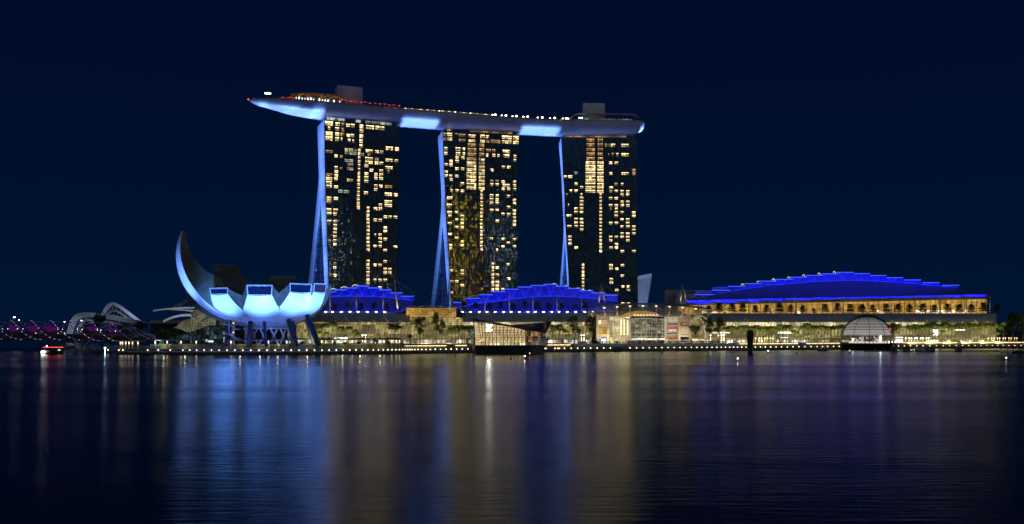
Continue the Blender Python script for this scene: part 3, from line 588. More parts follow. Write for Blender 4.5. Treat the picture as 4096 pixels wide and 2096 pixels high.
# halo mast near the bow
r_ = thing('halo_mast', dpt(1071, 6), 'slim mast with a ring of white lamps near the bow of the roof deck', 'light mast')
g = MB(); g.tube([dpt(1071, 6), dpt(1071, 6, 6.2)], .14, 6); g.build('mast', M['steel'], r_)
c_ = dpt(1071, 6, 6.3)
g = MB(); g.tube([c_ + V((math.cos(a) * 2.4, math.sin(a) * 2.4, 0)) for a in [k * math.pi / 12 for k in range(25)]], .1, 5, cap=False); g.build('ring', M['steel'], r_)
for k in range(12):
    a = k * math.pi / 6; g = MB(); g.ball(c_ + V((math.cos(a) * 2.4, math.sin(a) * 2.4, 0)), .28, 6, 4); g.build('lamp', M['whitelamp'], r_)
for px, lb in ((995, 'red warning lamp at the tip of the bow'), (2571, 'red warning lamp on the right end of the roof deck')):
    g = MB(); p = dpt(px, 2, 1.2) if px > 1500 else tip + V((0, 0, .8)); g.ball(p, .55, 8, 6); g.tube([p - V((0, 0, 1.2)), p], .12, 5); tag(g.build('warning_lamp', M['red']), lb, 'lamp')
# pool edge lights: bright lamps along the deck rim
lp = thing('deck_lamp', (0, 0, 0), 'x', 'lamp'); g = MB(); g.tube([(0, 0, 0), (0, 0, .6)], .08, 5); g.build('post', M['steel'], lp); g = MB(); g.ball((0, 0, .9), .75, 8, 5, sz=.8); g.build('globe', em('deck_lamp_globe', (1.0, .78, .38), 16), lp)
pr = [proto_tree(lp)]; used = set()
brt = [1970, 1981, 2007, 2024, 2050, 2066, 2094, 2111, 2151, 2169, 2200, 2219, 2251, 2265, 2273]
for i, px in enumerate(brt + [1757, 1820, 1880]):
    place(pr, used, i, dpt(px, 1.6, 1.3), 0, (1.15 if i % 2 else .8) if i < 15 else .55, 'round warm lamp on the roof deck between middle and right towers' if i < 15 else 'small warm lamp on the deck rim left of the middle tower', 'warm lamps along the roof deck rim')
ls = thing('pool_edge_strip', dpt(1800, 1.0), 'thin string of warm light along the garden edge of the roof deck', 'light strip')
for k in range(24):
    p0 = 1618 + k * 14.5
    g = MB(); g.beam(dpt(p0, .5, 1.75), dpt(p0 + 9 + 4 * math.sin(k * 2.1), .5, 1.75), .2, .22); g.build('strip', bpy.data.materials['soft_wall_light'] if k % 2 else M['strip'], ls)
# pool pavilion by right lift core
r_ = thing('deck_pavilion', dpt(2440, 6), 'long white rounded pavilion lit inside at the right end of the roof deck', 'pavilion')
strip_canopy([2290, 2300, 2315, 2340, 2400, 2470, 2530, 2545, 2556], [468, 460, 456, 454.5, 455, 456.5, 457.5, 461, 470], 3, 13, .6).build('canopy', M['white'], r_)
g = MB(); g.grid([[dpt(px, 8, .6), dpt(px, 8, 4.0)] for px in range(2310, 2540, 10)]); g.build('glazing', room('pavilion_glow', (.25, .18, .10), (.8, .7, .45), (4, 80, 3), .08, .6, pw=2.5), r_)
for k, px in enumerate((2316, 2322, 2328)):
    g = MB(); g.beam(dpt(px - 2, 2.6, 3.4), dpt(px + 2, 2.6, 3.4), .3, .5); g.build('ceiling_light', M['whitelamp'], r_)
g = MB()
for px in range(2330, 2545, 18): g.beam(dpt(px, 3.2, 1), dpt(px, 3.2, 5), .25, .25)
g.build('column', M['white'], r_)
# ---------------------------------------------------------------- petal-shaped museum
MD = 520.0; MC = V(((1075 - 2048) * MD / F, MD, 0)); MZ0 = 13.3
mus = thing('petal_museum', MC + V((0, 0, 4)), 'white lotus-like museum of upcurved petals lit icy blue from below', 'museum')
view = math.atan2(-MC.x, MC.y)
def az_vec(a): # azimuth from the direction towards the camera, positive to the right in view
    tc_ = (V((0, 0, 0)) - MC); tc_.z = 0; tc_.normalize(); a = R(a)
    rt = V((-tc_.y, tc_.x, 0))
    if rt.x < 0: rt = -rt
    return tc_ * math.cos(a) + rt * math.sin(a)
for mn, amt in (('petal_side', .55), ('skin', .09)):
    t = M[mn].node_tree; b = t.nodes['Principled BSDF']; tc = t.nodes.new('ShaderNodeTexCoord'); sn = t.nodes.new('ShaderNodeVectorMath'); sn.operation = 'SNAP'; sn.inputs[1].default_value = (4.4, 4.4, 3.1)
    t.links.new(tc.outputs['Object'], sn.inputs[0]); wn = t.nodes.new('ShaderNodeTexWhiteNoise'); t.links.new(sn.outputs[0], wn.inputs['Vector'])
    old = b.inputs['Base Color'].links[0].from_socket; mm = t.nodes.new('ShaderNodeMixRGB'); mm.blend_type = 'MULTIPLY'; mm.inputs[0].default_value = 1; cv = mth(t, 'MULTIPLY_ADD', wn.outputs['Value'], amt, 1 - amt / 2)
    t.links.new(old, mm.inputs[1]); t.links.new(cv, mm.inputs[2]); t.links.new(mm.outputs[0], b.inputs['Base Color'])
frame_m = M['petal_side']
M['skyglass'] = pm('skylight_glass', (.01, .02, .06), .08, var=.1, spec=1.8)
def petal(az, rt, zt, fm, hmid, htip, op, thick, N=22, sweep=0.0):
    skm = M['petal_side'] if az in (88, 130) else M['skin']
    d = az_vec(az); s = V((0, 0, 1)).cross(d); s.normalize()
    if s.dot(V((1, 0, 0))) < 0 and abs(az) < 90: s = -s
    fm = R(fm); Rr = rt / max(math.sin(min(fm, math.pi/2)), .01) if fm <= math.pi/2 else rt; Hh = (zt - MZ0) / (1 - math.cos(fm))
    out = []
    for i in range(N + 1):
        f_ = R(5) + (fm - R(5)) * i / N
        r = Rr * math.sin(f_); z = MZ0 + Hh * (1 - math.cos(f_))
        tr = V((d.x * Rr * math.cos(f_), d.y * Rr * math.cos(f_), Hh * math.sin(f_))).normalized()
        nin = s.cross(tr); nin.normalize()
        if nin.dot(-d) * math.sin(f_) + nin.z * math.cos(f_) < 0: nin = -nin
        k = i / N
        lim = r * math.tan(R(17.3)); hw = min(lim, hmid + (htip - hmid) * max(0, (k - .55) / .45))
        th = thick[0] + (thick[1] - thick[0]) * min(1, k / .5) if k < .5 else thick[1] + (op - thick[1]) * ((k - .5) / .5) ** .8
        o_ = MC + d * r + V((0, 0, z)) + s * sweep * k * k
        if fm < 1.55: nin = (nin.lerp(V((0, 0, 1)) + d * .12, min(1, k ** 1.5))).normalized()
        hi = hw * (1.0 + .06 * k)
        out.append((o_, s, hw, nin, th, hi))
    def row(q_):
        o_, s_, hw, nn, th, hi = q_; n = 8
        return [o_ + s_ * hw * (-1 + 2 * j / n) - nn * (hw * .10) * (1 - (-1 + 2*j/n) ** 2) for j in range(n + 1)]
    g = MB(); g.grid([row(q_) for q_ in out]); sk = g.build('petal_skin', skm, mus, True)
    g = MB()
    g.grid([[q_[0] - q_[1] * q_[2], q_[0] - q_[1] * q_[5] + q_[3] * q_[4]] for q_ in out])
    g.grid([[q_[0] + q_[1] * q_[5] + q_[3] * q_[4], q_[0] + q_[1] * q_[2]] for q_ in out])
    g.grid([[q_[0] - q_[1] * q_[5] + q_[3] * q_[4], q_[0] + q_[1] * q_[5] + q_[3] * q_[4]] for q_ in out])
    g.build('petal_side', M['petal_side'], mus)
    o_, s_, hw, nn, th, hi = out[-1]; pv = out[-2]; tr = (o_ - pv[0]).normalized()
    a, b_, c, e = o_ - s_ * hw, o_ + s_ * hw, o_ + s_ * hi + nn * th, o_ - s_ * hi + nn * th
    ct = (a + b_ + c + e) / 4; fr = MB()
    inn = [p + (ct - p) * .07 for p in (a, b_, c, e)]; ot = (a, b_, c, e)
    for i in range(4):
        j = (i + 1) % 4; fr.quad(ot[i], ot[j], inn[j], inn[i]); fr.beam(ot[i] + tr * .05, ot[j] + tr * .05, .22, .22)
    f2 = fr.build('skylight_frame', M['white'], mus)
    g = MB(); g.quad(*[p - tr * .5 for p in inn]); g.build('skylight_pane', M['skyglass'], f2)
    g = MB()
    for i in range(4): j = (i + 1) % 4; g.quad(inn[i], inn[j], inn[j] - tr * .5, inn[i] - tr * .5)
    g.build('skylight_reveal', M['petal_side'], f2)
PET = [(-42, 36, 30.0, 72, 10.2, 5.8, 3.0, (5, 10)), (-7, 36, 29.5, 68, 10.6, 5.9, 4.8, (5, 10)), (26, 35.5, 31, 68, 10.2, 5.8, 4.4, (5, 10)), (52, 32.5, 31.5, 72, 9.4, 5.0, 4.6, (5, 10)),
       (88, 32.0, 32, 80, 8, 5.2, 4.5, (5, 10)), (130, 33, 33, 72, 8, 5.5, 5, (5, 12)), (168, 37, 38.5, 66, 9, 7.0, 4, (5, 12)), (-146, 42, 44.5, 68, 9, 7.4, 4, (5, 13)),
       (-108, 42.5, 27, 52, 7.5, 4.5, 5, (4, 6)), (-72, 47, 62, 106, 8.6, 2.4, 1.6, (5, 14.5))]
for p in PET: petal(*p)
g = MB(); g.lathe(MC, [(.1, 12.6), (8, 12.8), (13, 14.2), (16, 16.5)], 40); g.build('bowl_bottom', M['skin'], mus, True)
g = MB(); g.lathe(MC, [(5, 22), (14, 24), (18, 27)], 40); g.build('roof_dish', M['petal_side'], mus)
# slanted columns
for a, r0, r1, zt in ((-24, 24, 19, 17.5), (-3, 22, 19, 17.2), (31, 27, 21, 18.5), (52, 32, 26, 20), (44, 20, 18, 17), (-62, 24, 21, 18), (-95, 22, 20, 19), (-130, 24, 20, 18), (95, 24, 20, 17), (140, 22, 19, 17), (180, 22, 19, 17)):
    b0 = MC + az_vec(a) * r0 + V((0, 0, 3.6)); b1 = MC + az_vec(a - 4) * r1 + V((0, 0, zt)); g = MB(); g.beam(b0, b1, 1.5, 2.3, up=az_vec(a)); g.build('column', M['navy'], mus)
for k in range(14): # white lattice legs under the middle
    a0 = k * 360 / 14; g = MB()
    for s_ in (-1, 1): g.tube([MC + az_vec(a0) * 12.5 + V((0, 0, 3.6)), MC + az_vec(a0 + s_ * 24) * 12.0 + V((0, 0, 13.6))], .42, 6)
    g.build('lattice_leg', M['white'], mus)
g = MB(); g.lathe(MC, [(13.2, 13.2), (13.2, 12.5), (12, 12.5)], 40); g.build('lattice_ring', M['white'], mus)
# floodlights on the ground around the bowl
ICE = (.12, .31, 1.0)
for az, r0, pw_, zaim, raim in ((-43, 52, 1.0, 28, 34), (-7, 52, 1.1, 27.5, 34), (26, 52, 1.1, 28, 34), (54, 52, 1.0, 29, 33)):
    src = MC + az_vec(az) * r0 + V((0, 0, 2.2)); light('SPOT', 'museum_floodlight', src, MC + az_vec(az) * raim + V((0, 0, zaim)), 205000 * pw_, ICE, .4, spot=54, blend=1.0)
for az, r0, pw_ in ((-60, 34, .35), (-20, 32, .5), (10, 32, .5), (42, 34, .4)):
    src = MC + az_vec(az) * r0 + V((0, 0, 3.9)); light('SPOT', 'museum_floodlight', src, MC + az_vec(az) * 16 + V((0, 0, 16)), 12000 * pw_, (.12, .25, 1.0), .8, spot=90, blend=.9)
light('SPOT', 'museum_floodlight', MC + az_vec(-64) * 66 + V((0, 0, 2.5)), MC + az_vec(-72) * 47 + V((0, 0, 36)), 250000, (.14, .31, 1.0), .8, spot=44, blend=.9)
light('SPOT', 'museum_floodlight', MC + az_vec(-66) * 52 + V((0, 0, 2.5)), MC + az_vec(-72) * 34 + V((0, 0, 20)), 32000, (.12, .26, 1.0), .8, spot=60, blend=.9)
0 and light('SPOT', 'museum_floodlight', MC + az_vec(85) * 46 + V((0, 0, 4)), MC + az_vec(80) * 26 + V((0, 0, 18)), 9000, (.14, .20, 1.0), .8, spot=70, blend=.9)
# escape stair beside the museum
st = thing('stair_tower', P(905, 1372, 505), 'white open zigzag stair tower at the left foot of the petal museum', 'stair')
D_ = 505
g = MB()
for px in (916, 936): g.beam(P(px, 1380, D_), P(px, 1270, D_), .5, .5)
g.beam(P(926, 1380, D_ + 1.5), P(926, 1272, D_ + 1.5), 2.2, .3); g.build('column', M['white'], st)
for y in (1298, 1336):
    g = MB(); g.beam(P(895, y, D_ - .5), P(918, y, D_ - .5), 2.6, .3); g.beam(P(918, y, D_ - .8), P(944, y + 19, D_ - .8), 1.6, .35); g.beam(P(944, y + 19, D_ - .5), P(960, y + 19, D_ - .5), 2.6, .3); g.build('flight', M['white'], st)
    g = MB()
    for k in range(8): x = 896 + k * 8; yy_ = y if x < 918 else min(y + 19, y + (x - 918) * .75); g.beam(P(x, yy_, D_ - 1.7), P(x, yy_ - 8, D_ - 1.7), .08, .08)
    g.beam(P(896, y - 8, D_ - 1.7), P(918, y - 8, D_ - 1.7), .1, .1); g.beam(P(918, y - 8, D_ - 1.7), P(944, y + 11, D_ - 1.7), .1, .1); g.build('railing', M['steel'], st)
    g = MB(); g.ball(P(933, y - 6, D_ - 1.2), .3, 6, 4); g.build('lamp', M['strip'], st)
# ---------------------------------------------------------------- halls with stepped blue-lit roofs
M['roofblue'] = pm('roof_sheet', (.17, .18, .20), .55, var=.05, sc=.2)
t = M['roofblue'].node_tree; b = t.nodes['Principled BSDF']; uvn = t.nodes.new('ShaderNodeTexCoord'); sx = t.nodes.new('ShaderNodeSeparateXYZ'); t.links.new(uvn.outputs['Object'], sx.inputs[0])
ln = mth(t, 'LESS_THAN', mth(t, 'FRACT', mth(t, 'MULTIPLY', mth(t, 'SUBTRACT', sx.outputs[0], mth(t, 'MULTIPLY', sx.outputs[2], 1.0)), .7)), .2)
old = b.inputs['Base Color'].links[0].from_socket; mm = t.nodes.new('ShaderNodeMixRGB'); mm.inputs[2].default_value = (.11, .115, .13, 1)
t.links.new(ln, mm.inputs[0]); t.links.new(old, mm.inputs[1]); t.links.new(mm.outputs[0], b.inputs['Base Color'])
def hall(label, slabs, apex, low, Dm, slab_t, endx, blue, back=70, whitesides='L', band=None, lampz=None, nlamp=5, slope=26):
    """slabs: (x0,x1,y); apex: (x,y) feet of the V struts; low: lower edge (x,y)"""
    def D0(px): return Dp(px) + Dm
    root = thing('stepped_hall', P((slabs[0][0] + endx) / 2, 1245, D0(slabs[0][0]) + 20), label, 'hall', 'halls with stepped blue roofs')
    xs = sorted(set([apex[0][0] + (endx - apex[0][0]) * i / 40 for i in range(41)]))
    ly = lambda x: its(apex, x)
    lx0, lx1 = low[0][0], low[-1][0]
    g = MB(); rows = []
    for i in range(41):
        f_ = i / 40; xt = xs[i]; xl = lx0 + (lx1 - lx0) * f_
        a = P(xt, ly(xt), D0(xt) + slope); c = P(xl, it(low, xl), D0(xl)); r_ = []
        for j in range(9):
            k = j / 8; r_.append(a + (c - a) * k + V((0, 0, -1.6 * math.sin(math.pi * k))))
        rows.append(r_)
    g.grid(rows); g.build('lower_roof', M['roofblue'], root)
    for i, (x0, x1, y) in enumerate(slabs):
        xa, xb = x0, min(x1, slabs[i+1][0]) if i + 1 < len(slabs) and slabs[i+1][2] < y else x1
        if i and slabs[i-1][2] < y: xa = max(x0, slabs[i-1][1])
        xa = max(xa, xs[0]); xb = min(xb, endx) if i == len(slabs) - 1 else xb
        if xb <= xa: xb = xa + .5
        n = 4; da = D0(x0) + slope
        g = MB(); g.grid([[P(xa + (xb - xa) * k / n, ly(xa + (xb - xa) * k / n), D0(x0) + slope + .4), P(xa + (xb - xa) * k / n, y + 1, D0(x0) + slope + .4)] for k in range(n + 1)]); g.build('clerestory', M['roofblue'], root)
        # slab roof
        h = .9; p0 = P(x0, y, da - 2.2); p1 = P(x1, y, da - 2.2); rx = lambda v, d_: V((v.x * (v.y + d_) / v.y, v.y + d_, 0))
        g = MB(); arc = []
        for k in range(7):
            u = k / 6; q_ = p0 + (p1 - p0) * u; arc.append((q_,) + tuple(rx(q_, d_) + V((0, 0, q_.z + h_)) for d_, h_ in ((5, .4), (back * .5, 1.6), (back, .2))))
        g.grid([list(a_) for a_ in arc]); g.grid([[v - V((0, 0, h)) for v in a_] for a_ in arc][::-1])
        for a_ in (arc[0], arc[-1]): g.grid([[v for v in a_], [v - V((0, 0, h)) for v in a_]])
        sl = g.build('roof_slab', M['grey'], root)
        g = MB(); g.beam(p0 - V((0, .2, h / 2)), p1 - V((0, .2, h / 2)), .25, .42); g.build('edge_light', M['blueled'], sl)
        ax = min(apex, key=lambda q_: abs(q_[0] - (x0 + x1) / 2)); af = P(ax[0], ax[1], da - .5)
        w_ = (x1 - x0) * .29
        if abs(ax[0] - (x0 + x1) / 2) < 10:
            for s_ in (-1, 1):
                g = MB(); g.tube([af, P(ax[0] + s_ * w_, y + 1, da - 1.2)], .10, 5); g.build('strut', M['blueglow'], root)  # struts glow by themselves in place of blue lamp light on paint
        # glowing bar in place of the lit white gable of the vault behind
        if (whitesides == 'L' and i + 1 < len(slabs) and slabs[i + 1][2] < y) or (whitesides == 'R' and i and slabs[i-1][2] < y):
            cx = x1 - 4 if whitesides == 'L' else x0 + 2; g = MB(); c_ = P(cx, y, da + 6)
            g.tube([c_ + V((-3 + 5 * k / 8, 1.0 * k, 1.7 * math.sin(math.pi * min(1, k / 8 + .12)))) for k in range(9)], .22, 5); g.build('vault_gable_glow_bar', M['vaultglow'], root)
    g = MB(); g.tube([P(x, ly(x), D0(x) + slope - .3) for x in xs], .22, 5); g.build('eave_light', M['blueglow'], root)
    # body walls: sides and back so that it is a building from anywhere
    g = MB(); zt_ = lambda x: P(x, ly(x), D0(x) + slope).z
    a0, a1 = xs[0], xs[-1]
    A0 = P(a0, 1250, D0(a0) + slope); A1 = P(a1, 1250, D0(a1) + slope)
    tp = lambda v, z: V((v.x, v.y, z))
    B0 = V((A0.x * (A0.y + back) / A0.y, A0.y + back, A0.z)); B1 = V((A1.x * (A1.y + back) / A1.y, A1.y + back, A1.z)); zA, zB = zt_(a0), zt_(a1)
    L0 = P(lx0, it(low, lx0), D0(lx0)); L1 = P(lx1, it(low, lx1), D0(lx1))
    g.add([A0, tp(A0, zA), tp(B0, zA), B0], [(0, 1, 2, 3)]); g.add([A1, B1, tp(B1, zB), tp(A1, zB)], [(0, 1, 2, 3)]); g.add([B0, tp(B0, zA), tp(B1, zB), B1], [(0, 1, 2, 3)])
    g.add([L0, tp(A0, zA), A0, V((L0.x, L0.y, A0.z))], [(0, 1, 2, 3)]); g.add([L1, V((L1.x, L1.y, A1.z)), A1, tp(A1, zB)], [(0, 1, 2, 3)])
    g.build('side_wall', M['roofblue'], root)
    # blue lamps: one row at the foot of the lower roof, one row along the eave line
    for k in range(nlamp):
        f_ = (k + .5) / nlamp; xl = lx0 + (lx1 - lx0) * f_; xt = xs[0] + (endx - xs[0]) * f_; wl = (lx1 - lx0) / nlamp * D0(xl) / F
        c0 = P(xl, it(low, xl), D0(xl)); src = c0 + V((0, -7 if Dm > 50 else -1.8, -.6 if Dm > 50 else .2)); aim = P(xt, ly(xt), D0(xt) + slope)
        light('AREA', 'blue_roof_light', src, c0 * .35 + aim * .65 if Dm < 50 else c0 * .1 + aim * .9, blue[0] * wl, (.001, .002, 1.0), wl * .95, .8, spot=50 if Dm > 50 else 60)
        e0 = P(xt, ly(xt), D0(xt) + slope); light('AREA', 'blue_roof_light', e0 + V((0, -2.2, .35)), e0 + V((0, 1.5, 5.5)), blue[1] * wl, (.002, .008, 1.0), wl * .95, .3)
    return root
M['strutw'] = pm('white_strut', (.9, .9, .9), .4, var=.02)
M['vaultglow'] = em('vault_gable_glow', (1.0, .92, .75), .9)
M['blueglow'] = em('blue_eave_led_strut_glow', (.03, .08, 1.0), .8)  # LED eave line, and the stand-in glow of the lamp-lit struts
def zc(ox, oy, s, L): return [(ox + a / s, oy + b_ / s) for a, b_ in L]
def zs3(ox, oy, s, L): return [(ox + a / s, ox + b_ / s, oy + c / s) for a, b_, c in L]
hall('blue lit stepped roof hall right behind the petal museum, smallest of the three', zs3(1250, 1100, 3.766, [(160, 350, 243), (315, 515, 213), (485, 683, 185), (652, 852, 156), (828, 1018, 184), (998, 1187, 215), (1165, 1355, 260), (1330, 1530, 312)]),
     zc(1250, 1100, 3.766, [(160, 335), (240, 325), (408, 318), (578, 315), (747, 316), (918, 322), (1088, 330), (1252, 345), (1425, 372), (1527, 380)]), [(1285, 1247), (1655, 1247)], 30, 0, 1655, (480, 7))
hall('blue lit stepped roof hall between the middle and right towers', zs3(1850, 1100, 3.68, [(-130, 40, 395), (52, 260, 333), (238, 445, 280), (425, 633, 236), (615, 828, 200), (808, 1025, 168), (1000, 1220, 145), (1195, 1392, 128), (1372, 1568, 158), (1547, 1745, 190), (1722, 1923, 222), (1898, 2102, 254), (2082, 2285, 286)]),
     zc(1850, 1100, 3.68, [(-110, 500), (148, 428), (342, 403), (532, 380), (722, 352), (918, 330), (1112, 315), (1298, 308), (1474, 312), (1650, 322), (1829, 337), (2005, 352), (2183, 378), (2290, 388)]), [(1822, 1247), (2473, 1247)], 30, 0, 2472, (480, 7), whitesides='R', nlamp=7)
M['tube_eave'] = pm('grey_eave_tube', (.42, .38, .30), .4, var=.35, sc=.25)
s3 = zs3(2450, 1100, 3.68, [(1210, 1482, 280), (1463, 1728, 215), (1700, 1965, 160), (1938, 2198, 120), (2160, 2422, 83)]) + zs3(3100, 1050, 3.295, [(-206, 25, 239), (5, 228, 215), (200, 425, 187), (408, 628, 163), (610, 830, 143), (808, 1040, 123), (1018, 1252, 139), (1235, 1467, 164), (1460, 1690, 193)]) + zs3(3500, 1050, 3.295, [(380, 606, 223), (625, 850, 258), (885, 1110, 294)])
a3 = zc(2450, 1100, 3.68, [(1225, 335), (1347, 317), (1590, 268), (1824, 230), (2050, 192), (2275, 163)]) + zc(3100, 1050, 3.295, [(-90, 300), (97, 287), (292, 268), (493, 254), (693, 243), (899, 238), (1107, 238), (1322, 245), (1545, 258)]) + zc(3500, 1050, 3.295, [(463, 275), (705, 298), (966, 320), (1097, 333)])
HB = hall('large hall with long stepped blue roof over gold lit glass, right half of the view', s3, a3, [(2715, 1204), (3100, 1194), (3500, 1187), (3700, 1183), (3945, 1179)], 62, 0, 3833, (240, 5), nlamp=12, slope=40)
# the grey stepped vaults at the left end of the large hall
for i, (x0, x1, y0, y1) in enumerate([(2704, 2783, 1170, 1198), (2780, 2848, 1157, 1176), (2847, 2912, 1144, 1158)]):
    D_ = Dp(x0) + 62 + 44; g = MB(); a, c = P(x0, y1, D_), P(x1, y1, D_); zt_ = P(x0, y0, D_).z
    rows = []
    for k in range(9):
        u = k / 8; fx2 = (a.y + 50 * u) / a.y; rows.append([V((a.x * fx2, a.y + 50 * u, a.z + (zt_ - a.z) * math.sin(math.pi * (.18 + .64 * u)) ** .5)), V((c.x * fx2, c.y + 50 * u, a.z + (zt_ - a.z) * math.sin(math.pi * (.18 + .64 * u)) ** .5))])
    g.grid(rows); g.add([rows[0][0], rows[0][1], V((c.x, c.y, a.z - 9)), V((a.x, a.y, a.z - 9))], [(0, 1, 2, 3)]); g.add([a] + [r_[0] for r_ in rows] + [V((a.x * (a.y + 50) / a.y, a.y + 50, a.z))], [tuple(range(11))])
    g.build('end_vault', M['grey'], HB)
# eave tube, gold glass wall of the large hall
eyes = [(2712, 1212), (3100, 1203), (3500, 1196), (3955, 1186)]
def tubeseg(name, mat, xa, xb, tab, off, r, n=10):
    g = MB(); g.tube([P(x, it(tab, x), Dp(x) + off) for x in [xa + (xb - xa) * k / 24 for k in range(25)]], r, n); return g.build(name, mat, HB, True)
tubeseg('eave_tube', M['tube_eave'], 2712, 3955, eyes, 60, 1.9)
xsg = [2712 + (3948 - 2712) * k / 60 for k in range(61)]
g = MB(); g.grid([[P(x, 1258, Dp(x) + 63), P(x, it(eyes, x), Dp(x) + 63)] for x in xsg]); gl = g.build('glazing', M['gold'], HB)
for (x0, x1, y0, y1) in ((2840, 2872, 1246, 1256), (2805, 2826, 1243, 1256), (3508, 3534, 1240, 1255), (3660, 3700, 1240, 1253), (3705, 3820, 1240, 1253), (3822, 3870, 1238, 1253), (3876, 3912, 1196, 1204), (3190, 3202, 1240, 1255), (3240, 3252, 1242, 1255)):
    g = MB(); g.quad(P(x0, y1, Dp(x0) + 62.4), P(x1, y1, Dp(x1) + 62.4), P(x1, y0, Dp(x1) + 62.4), P(x0, y0, Dp(x0) + 62.4)); g.build('bright_room', M['goldhi'], HB)
g = MB()
for k in range(0, 61, 1): x = xsg[k]; g.beam(P(x, 1258, Dp(x) + 61.6), P(x, it(eyes, x), Dp(x) + 61.6), .34, .25)
for yv in (.12, .3, .5, .68, .86):
    for k in range(60): a, c = xsg[k], xsg[k + 1]; g.beam(P(a, 1258 + (it(eyes, a) - 1258) * yv, Dp(a) + 61.6), P(c, 1258 + (it(eyes, c) - 1258) * yv, Dp(c) + 61.6), .14, .14)
g.build('mullion_grid', pm('bronze_mullion', (.05, .045, .03), .5), gl)
g = MB(); pz = [P(x, 1258, Dp(x) + 64) for x in xsg]; g.grid([[p, V((p.x, p.y + 60, p.z)), V((p.x, p.y + 60, p.z + 20))] for p in pz]); g.build('hall_back', M['grey'], HB)
# ---------------------------------------------------------------- long mall with curved glass front
def C(px, y, off): return P(px, y, Dp(px) + off)
M['canopy'] = pm('canopy_louvre', (.58, .60, .66), .5, var=.05, sc=.1)
t = M['canopy'].node_tree; b = t.nodes['Principled BSDF']; uvn = t.nodes.new('ShaderNodeUVMap'); sx = t.nodes.new('ShaderNodeSeparateXYZ'); t.links.new(uvn.outputs[0], sx.inputs[0])
ln = mth(t, 'LESS_THAN', mth(t, 'FRACT', mth(t, 'MULTIPLY', sx.outputs[1], 16)), .28)
old = b.inputs['Base Color'].links[0].from_socket; mm = t.nodes.new('ShaderNodeMixRGB'); mm.inputs[2].default_value = (.30, .31, .34, 1)
t.links.new(ln, mm.inputs[0]); t.links.new(old, mm.inputs[1]); t.links.new(mm.outputs[0], b.inputs['Base Color'])
M['mull'] = pm('pale_mullion', (.16, .155, .12), .5, var=.1)
def mall(x0, x1, label, rib=50, glaze='glaze', top=1250, eave=1285.5, seed=1, hi=None, shops=True, cooleach=4, endcap=True):
    n = max(4, int((x1 - x0) / 13)); xs = [x0 + (x1 - x0) * k / n for k in range(n + 1)]
    root = thing('shopping_mall', C((x0 + x1) / 2, 1372, 0), label, 'mall', 'curved glass shopping malls on the waterfront')
    prof = [(1352, 0), (1335, .1), (1320, .5), (1306, 1.4), (1295, 2.8), (1285, 4.6)]
    g = MB(); g.grid([[C(x, y, o) for y, o in prof] for x in xs]); gl = g.build('glazing', M[glaze], root)
    if hi: g = MB(); g.grid([[C(x, y, o - .15) for y, o in ((1304, 1.6), (1295, 2.7), (1286, 4.4))] for x in xs if hi[0] <= x <= hi[1]]); g.build('gallery_glazing', M['glaze_hi'], root)
    g = MB()
    for x in xs: g.tube([C(x + (i * 3.2 if x > x0 + 1 else 0), y, o - .35) for i, (y, o) in enumerate(prof)][::1], .13, 4)
    for y, o in ((1345, 0), (1337, .1), (1329, .2), (1321, .5), (1312, 1.0), (1304, 1.6), (1296, 2.7), (1290, 3.6)):
        for k in range(n): g.beam(C(xs[k], y, o - .35), C(xs[k+1], y, o - .35), .13, .13)
    g.build('mullion_grid', M['mull'], gl)
    # canopy
    pr = [(eave, .6), (eave - 2, 1.2), (1276, 3.4), (1267, 6.5), (1259, 11), (1253.5, 17), (top, 24)]; m_ = len(pr) - 1
    g = MB(); g.grid([[C(x, y, o) for y, o in pr] for x in xs], uvf=lambda i, j: (i, j / m_)); g.grid([[C(x, y + 2.5, o + .9) for y, o in pr] for x in xs][::-1]); cn = g.build('canopy', M['canopy'], root)
    x = x0 + rib * .3
    while x < x1 - 8:
        g = MB(); g.tube([C(x + (24 * (1 - k / m_) ** 1.5), y - .6, o - .4) for k, (y, o) in enumerate(pr)], .30, 5); g.build('canopy_rib', M['steel'], root); x += rib
    g = MB(); g.grid([[C(x, top - .4, 24), C(x, top - 2.6, 24)] for x in xs]); g.grid([[C(x, top - 2.6, 24), C(x, top - 2.6, 27)] for x in xs]); g.build('roof_kerb', M['stone'], root)
    a = [C(x, top - 1.2, 24.4) for x in xs]; g = MB(); g.grid([[p, V((p.x, p.y + 42, p.z))] for p in a]); g.build('terrace_floor', M['concrete'], root)
    # fascia, shop fronts
    g = MB(); g.grid([[C(x, 1352, -.1), C(x, 1352, -2.6), C(x, 1358.5, -2.6), C(x, 1358.5, 0)] for x in xs]); g.build('fascia', M['stone'], root)
    g = MB(); a = [C(x, 1372.5, .6) for x in xs]; g.grid([[V((p.x, p.y, 3.6)), V((p.x, p.y, P(x, 1357, p.y).z))] for p, x in zip(a, xs)]); g.build('ground_floor_wall', M['stone'], root)
    if shops:
        rs = random.Random(seed); x = x0 + 2; cnt = 0
        while x < x1 - 5 and cnt < 90:
            w_ = rs.uniform(7, 17); w_ = min(w_, x1 - 2 - x); mat = 'shopcool' if rs.random() < 1 / cooleach else 'shop'
            if rs.random() < .86:
                g = MB(); g.quad(C(x, 1372.5, .3), C(x + w_, 1372.5, .3), C(x + w_, 1360, .3), C(x, 1360, .3)); g.build('shop_window', M[mat], root); cnt += 1
            x += w_ + rs.uniform(1, 3)
    if endcap:
        for x in (xs[0], xs[-1]):
            g = MB(); g.add([C(x, y, o) for y, o in pr] + [C(x, 1372, 24), C(x, 1372, 0), C(x, 1352, 0)] , [tuple(range(10))]); g.build('end_wall', M['stone'], root)
    return root
mA = mall(1150, 1640, 'left wing of the curved glass mall, behind the palms right of the petal museum', 52, seed=4)
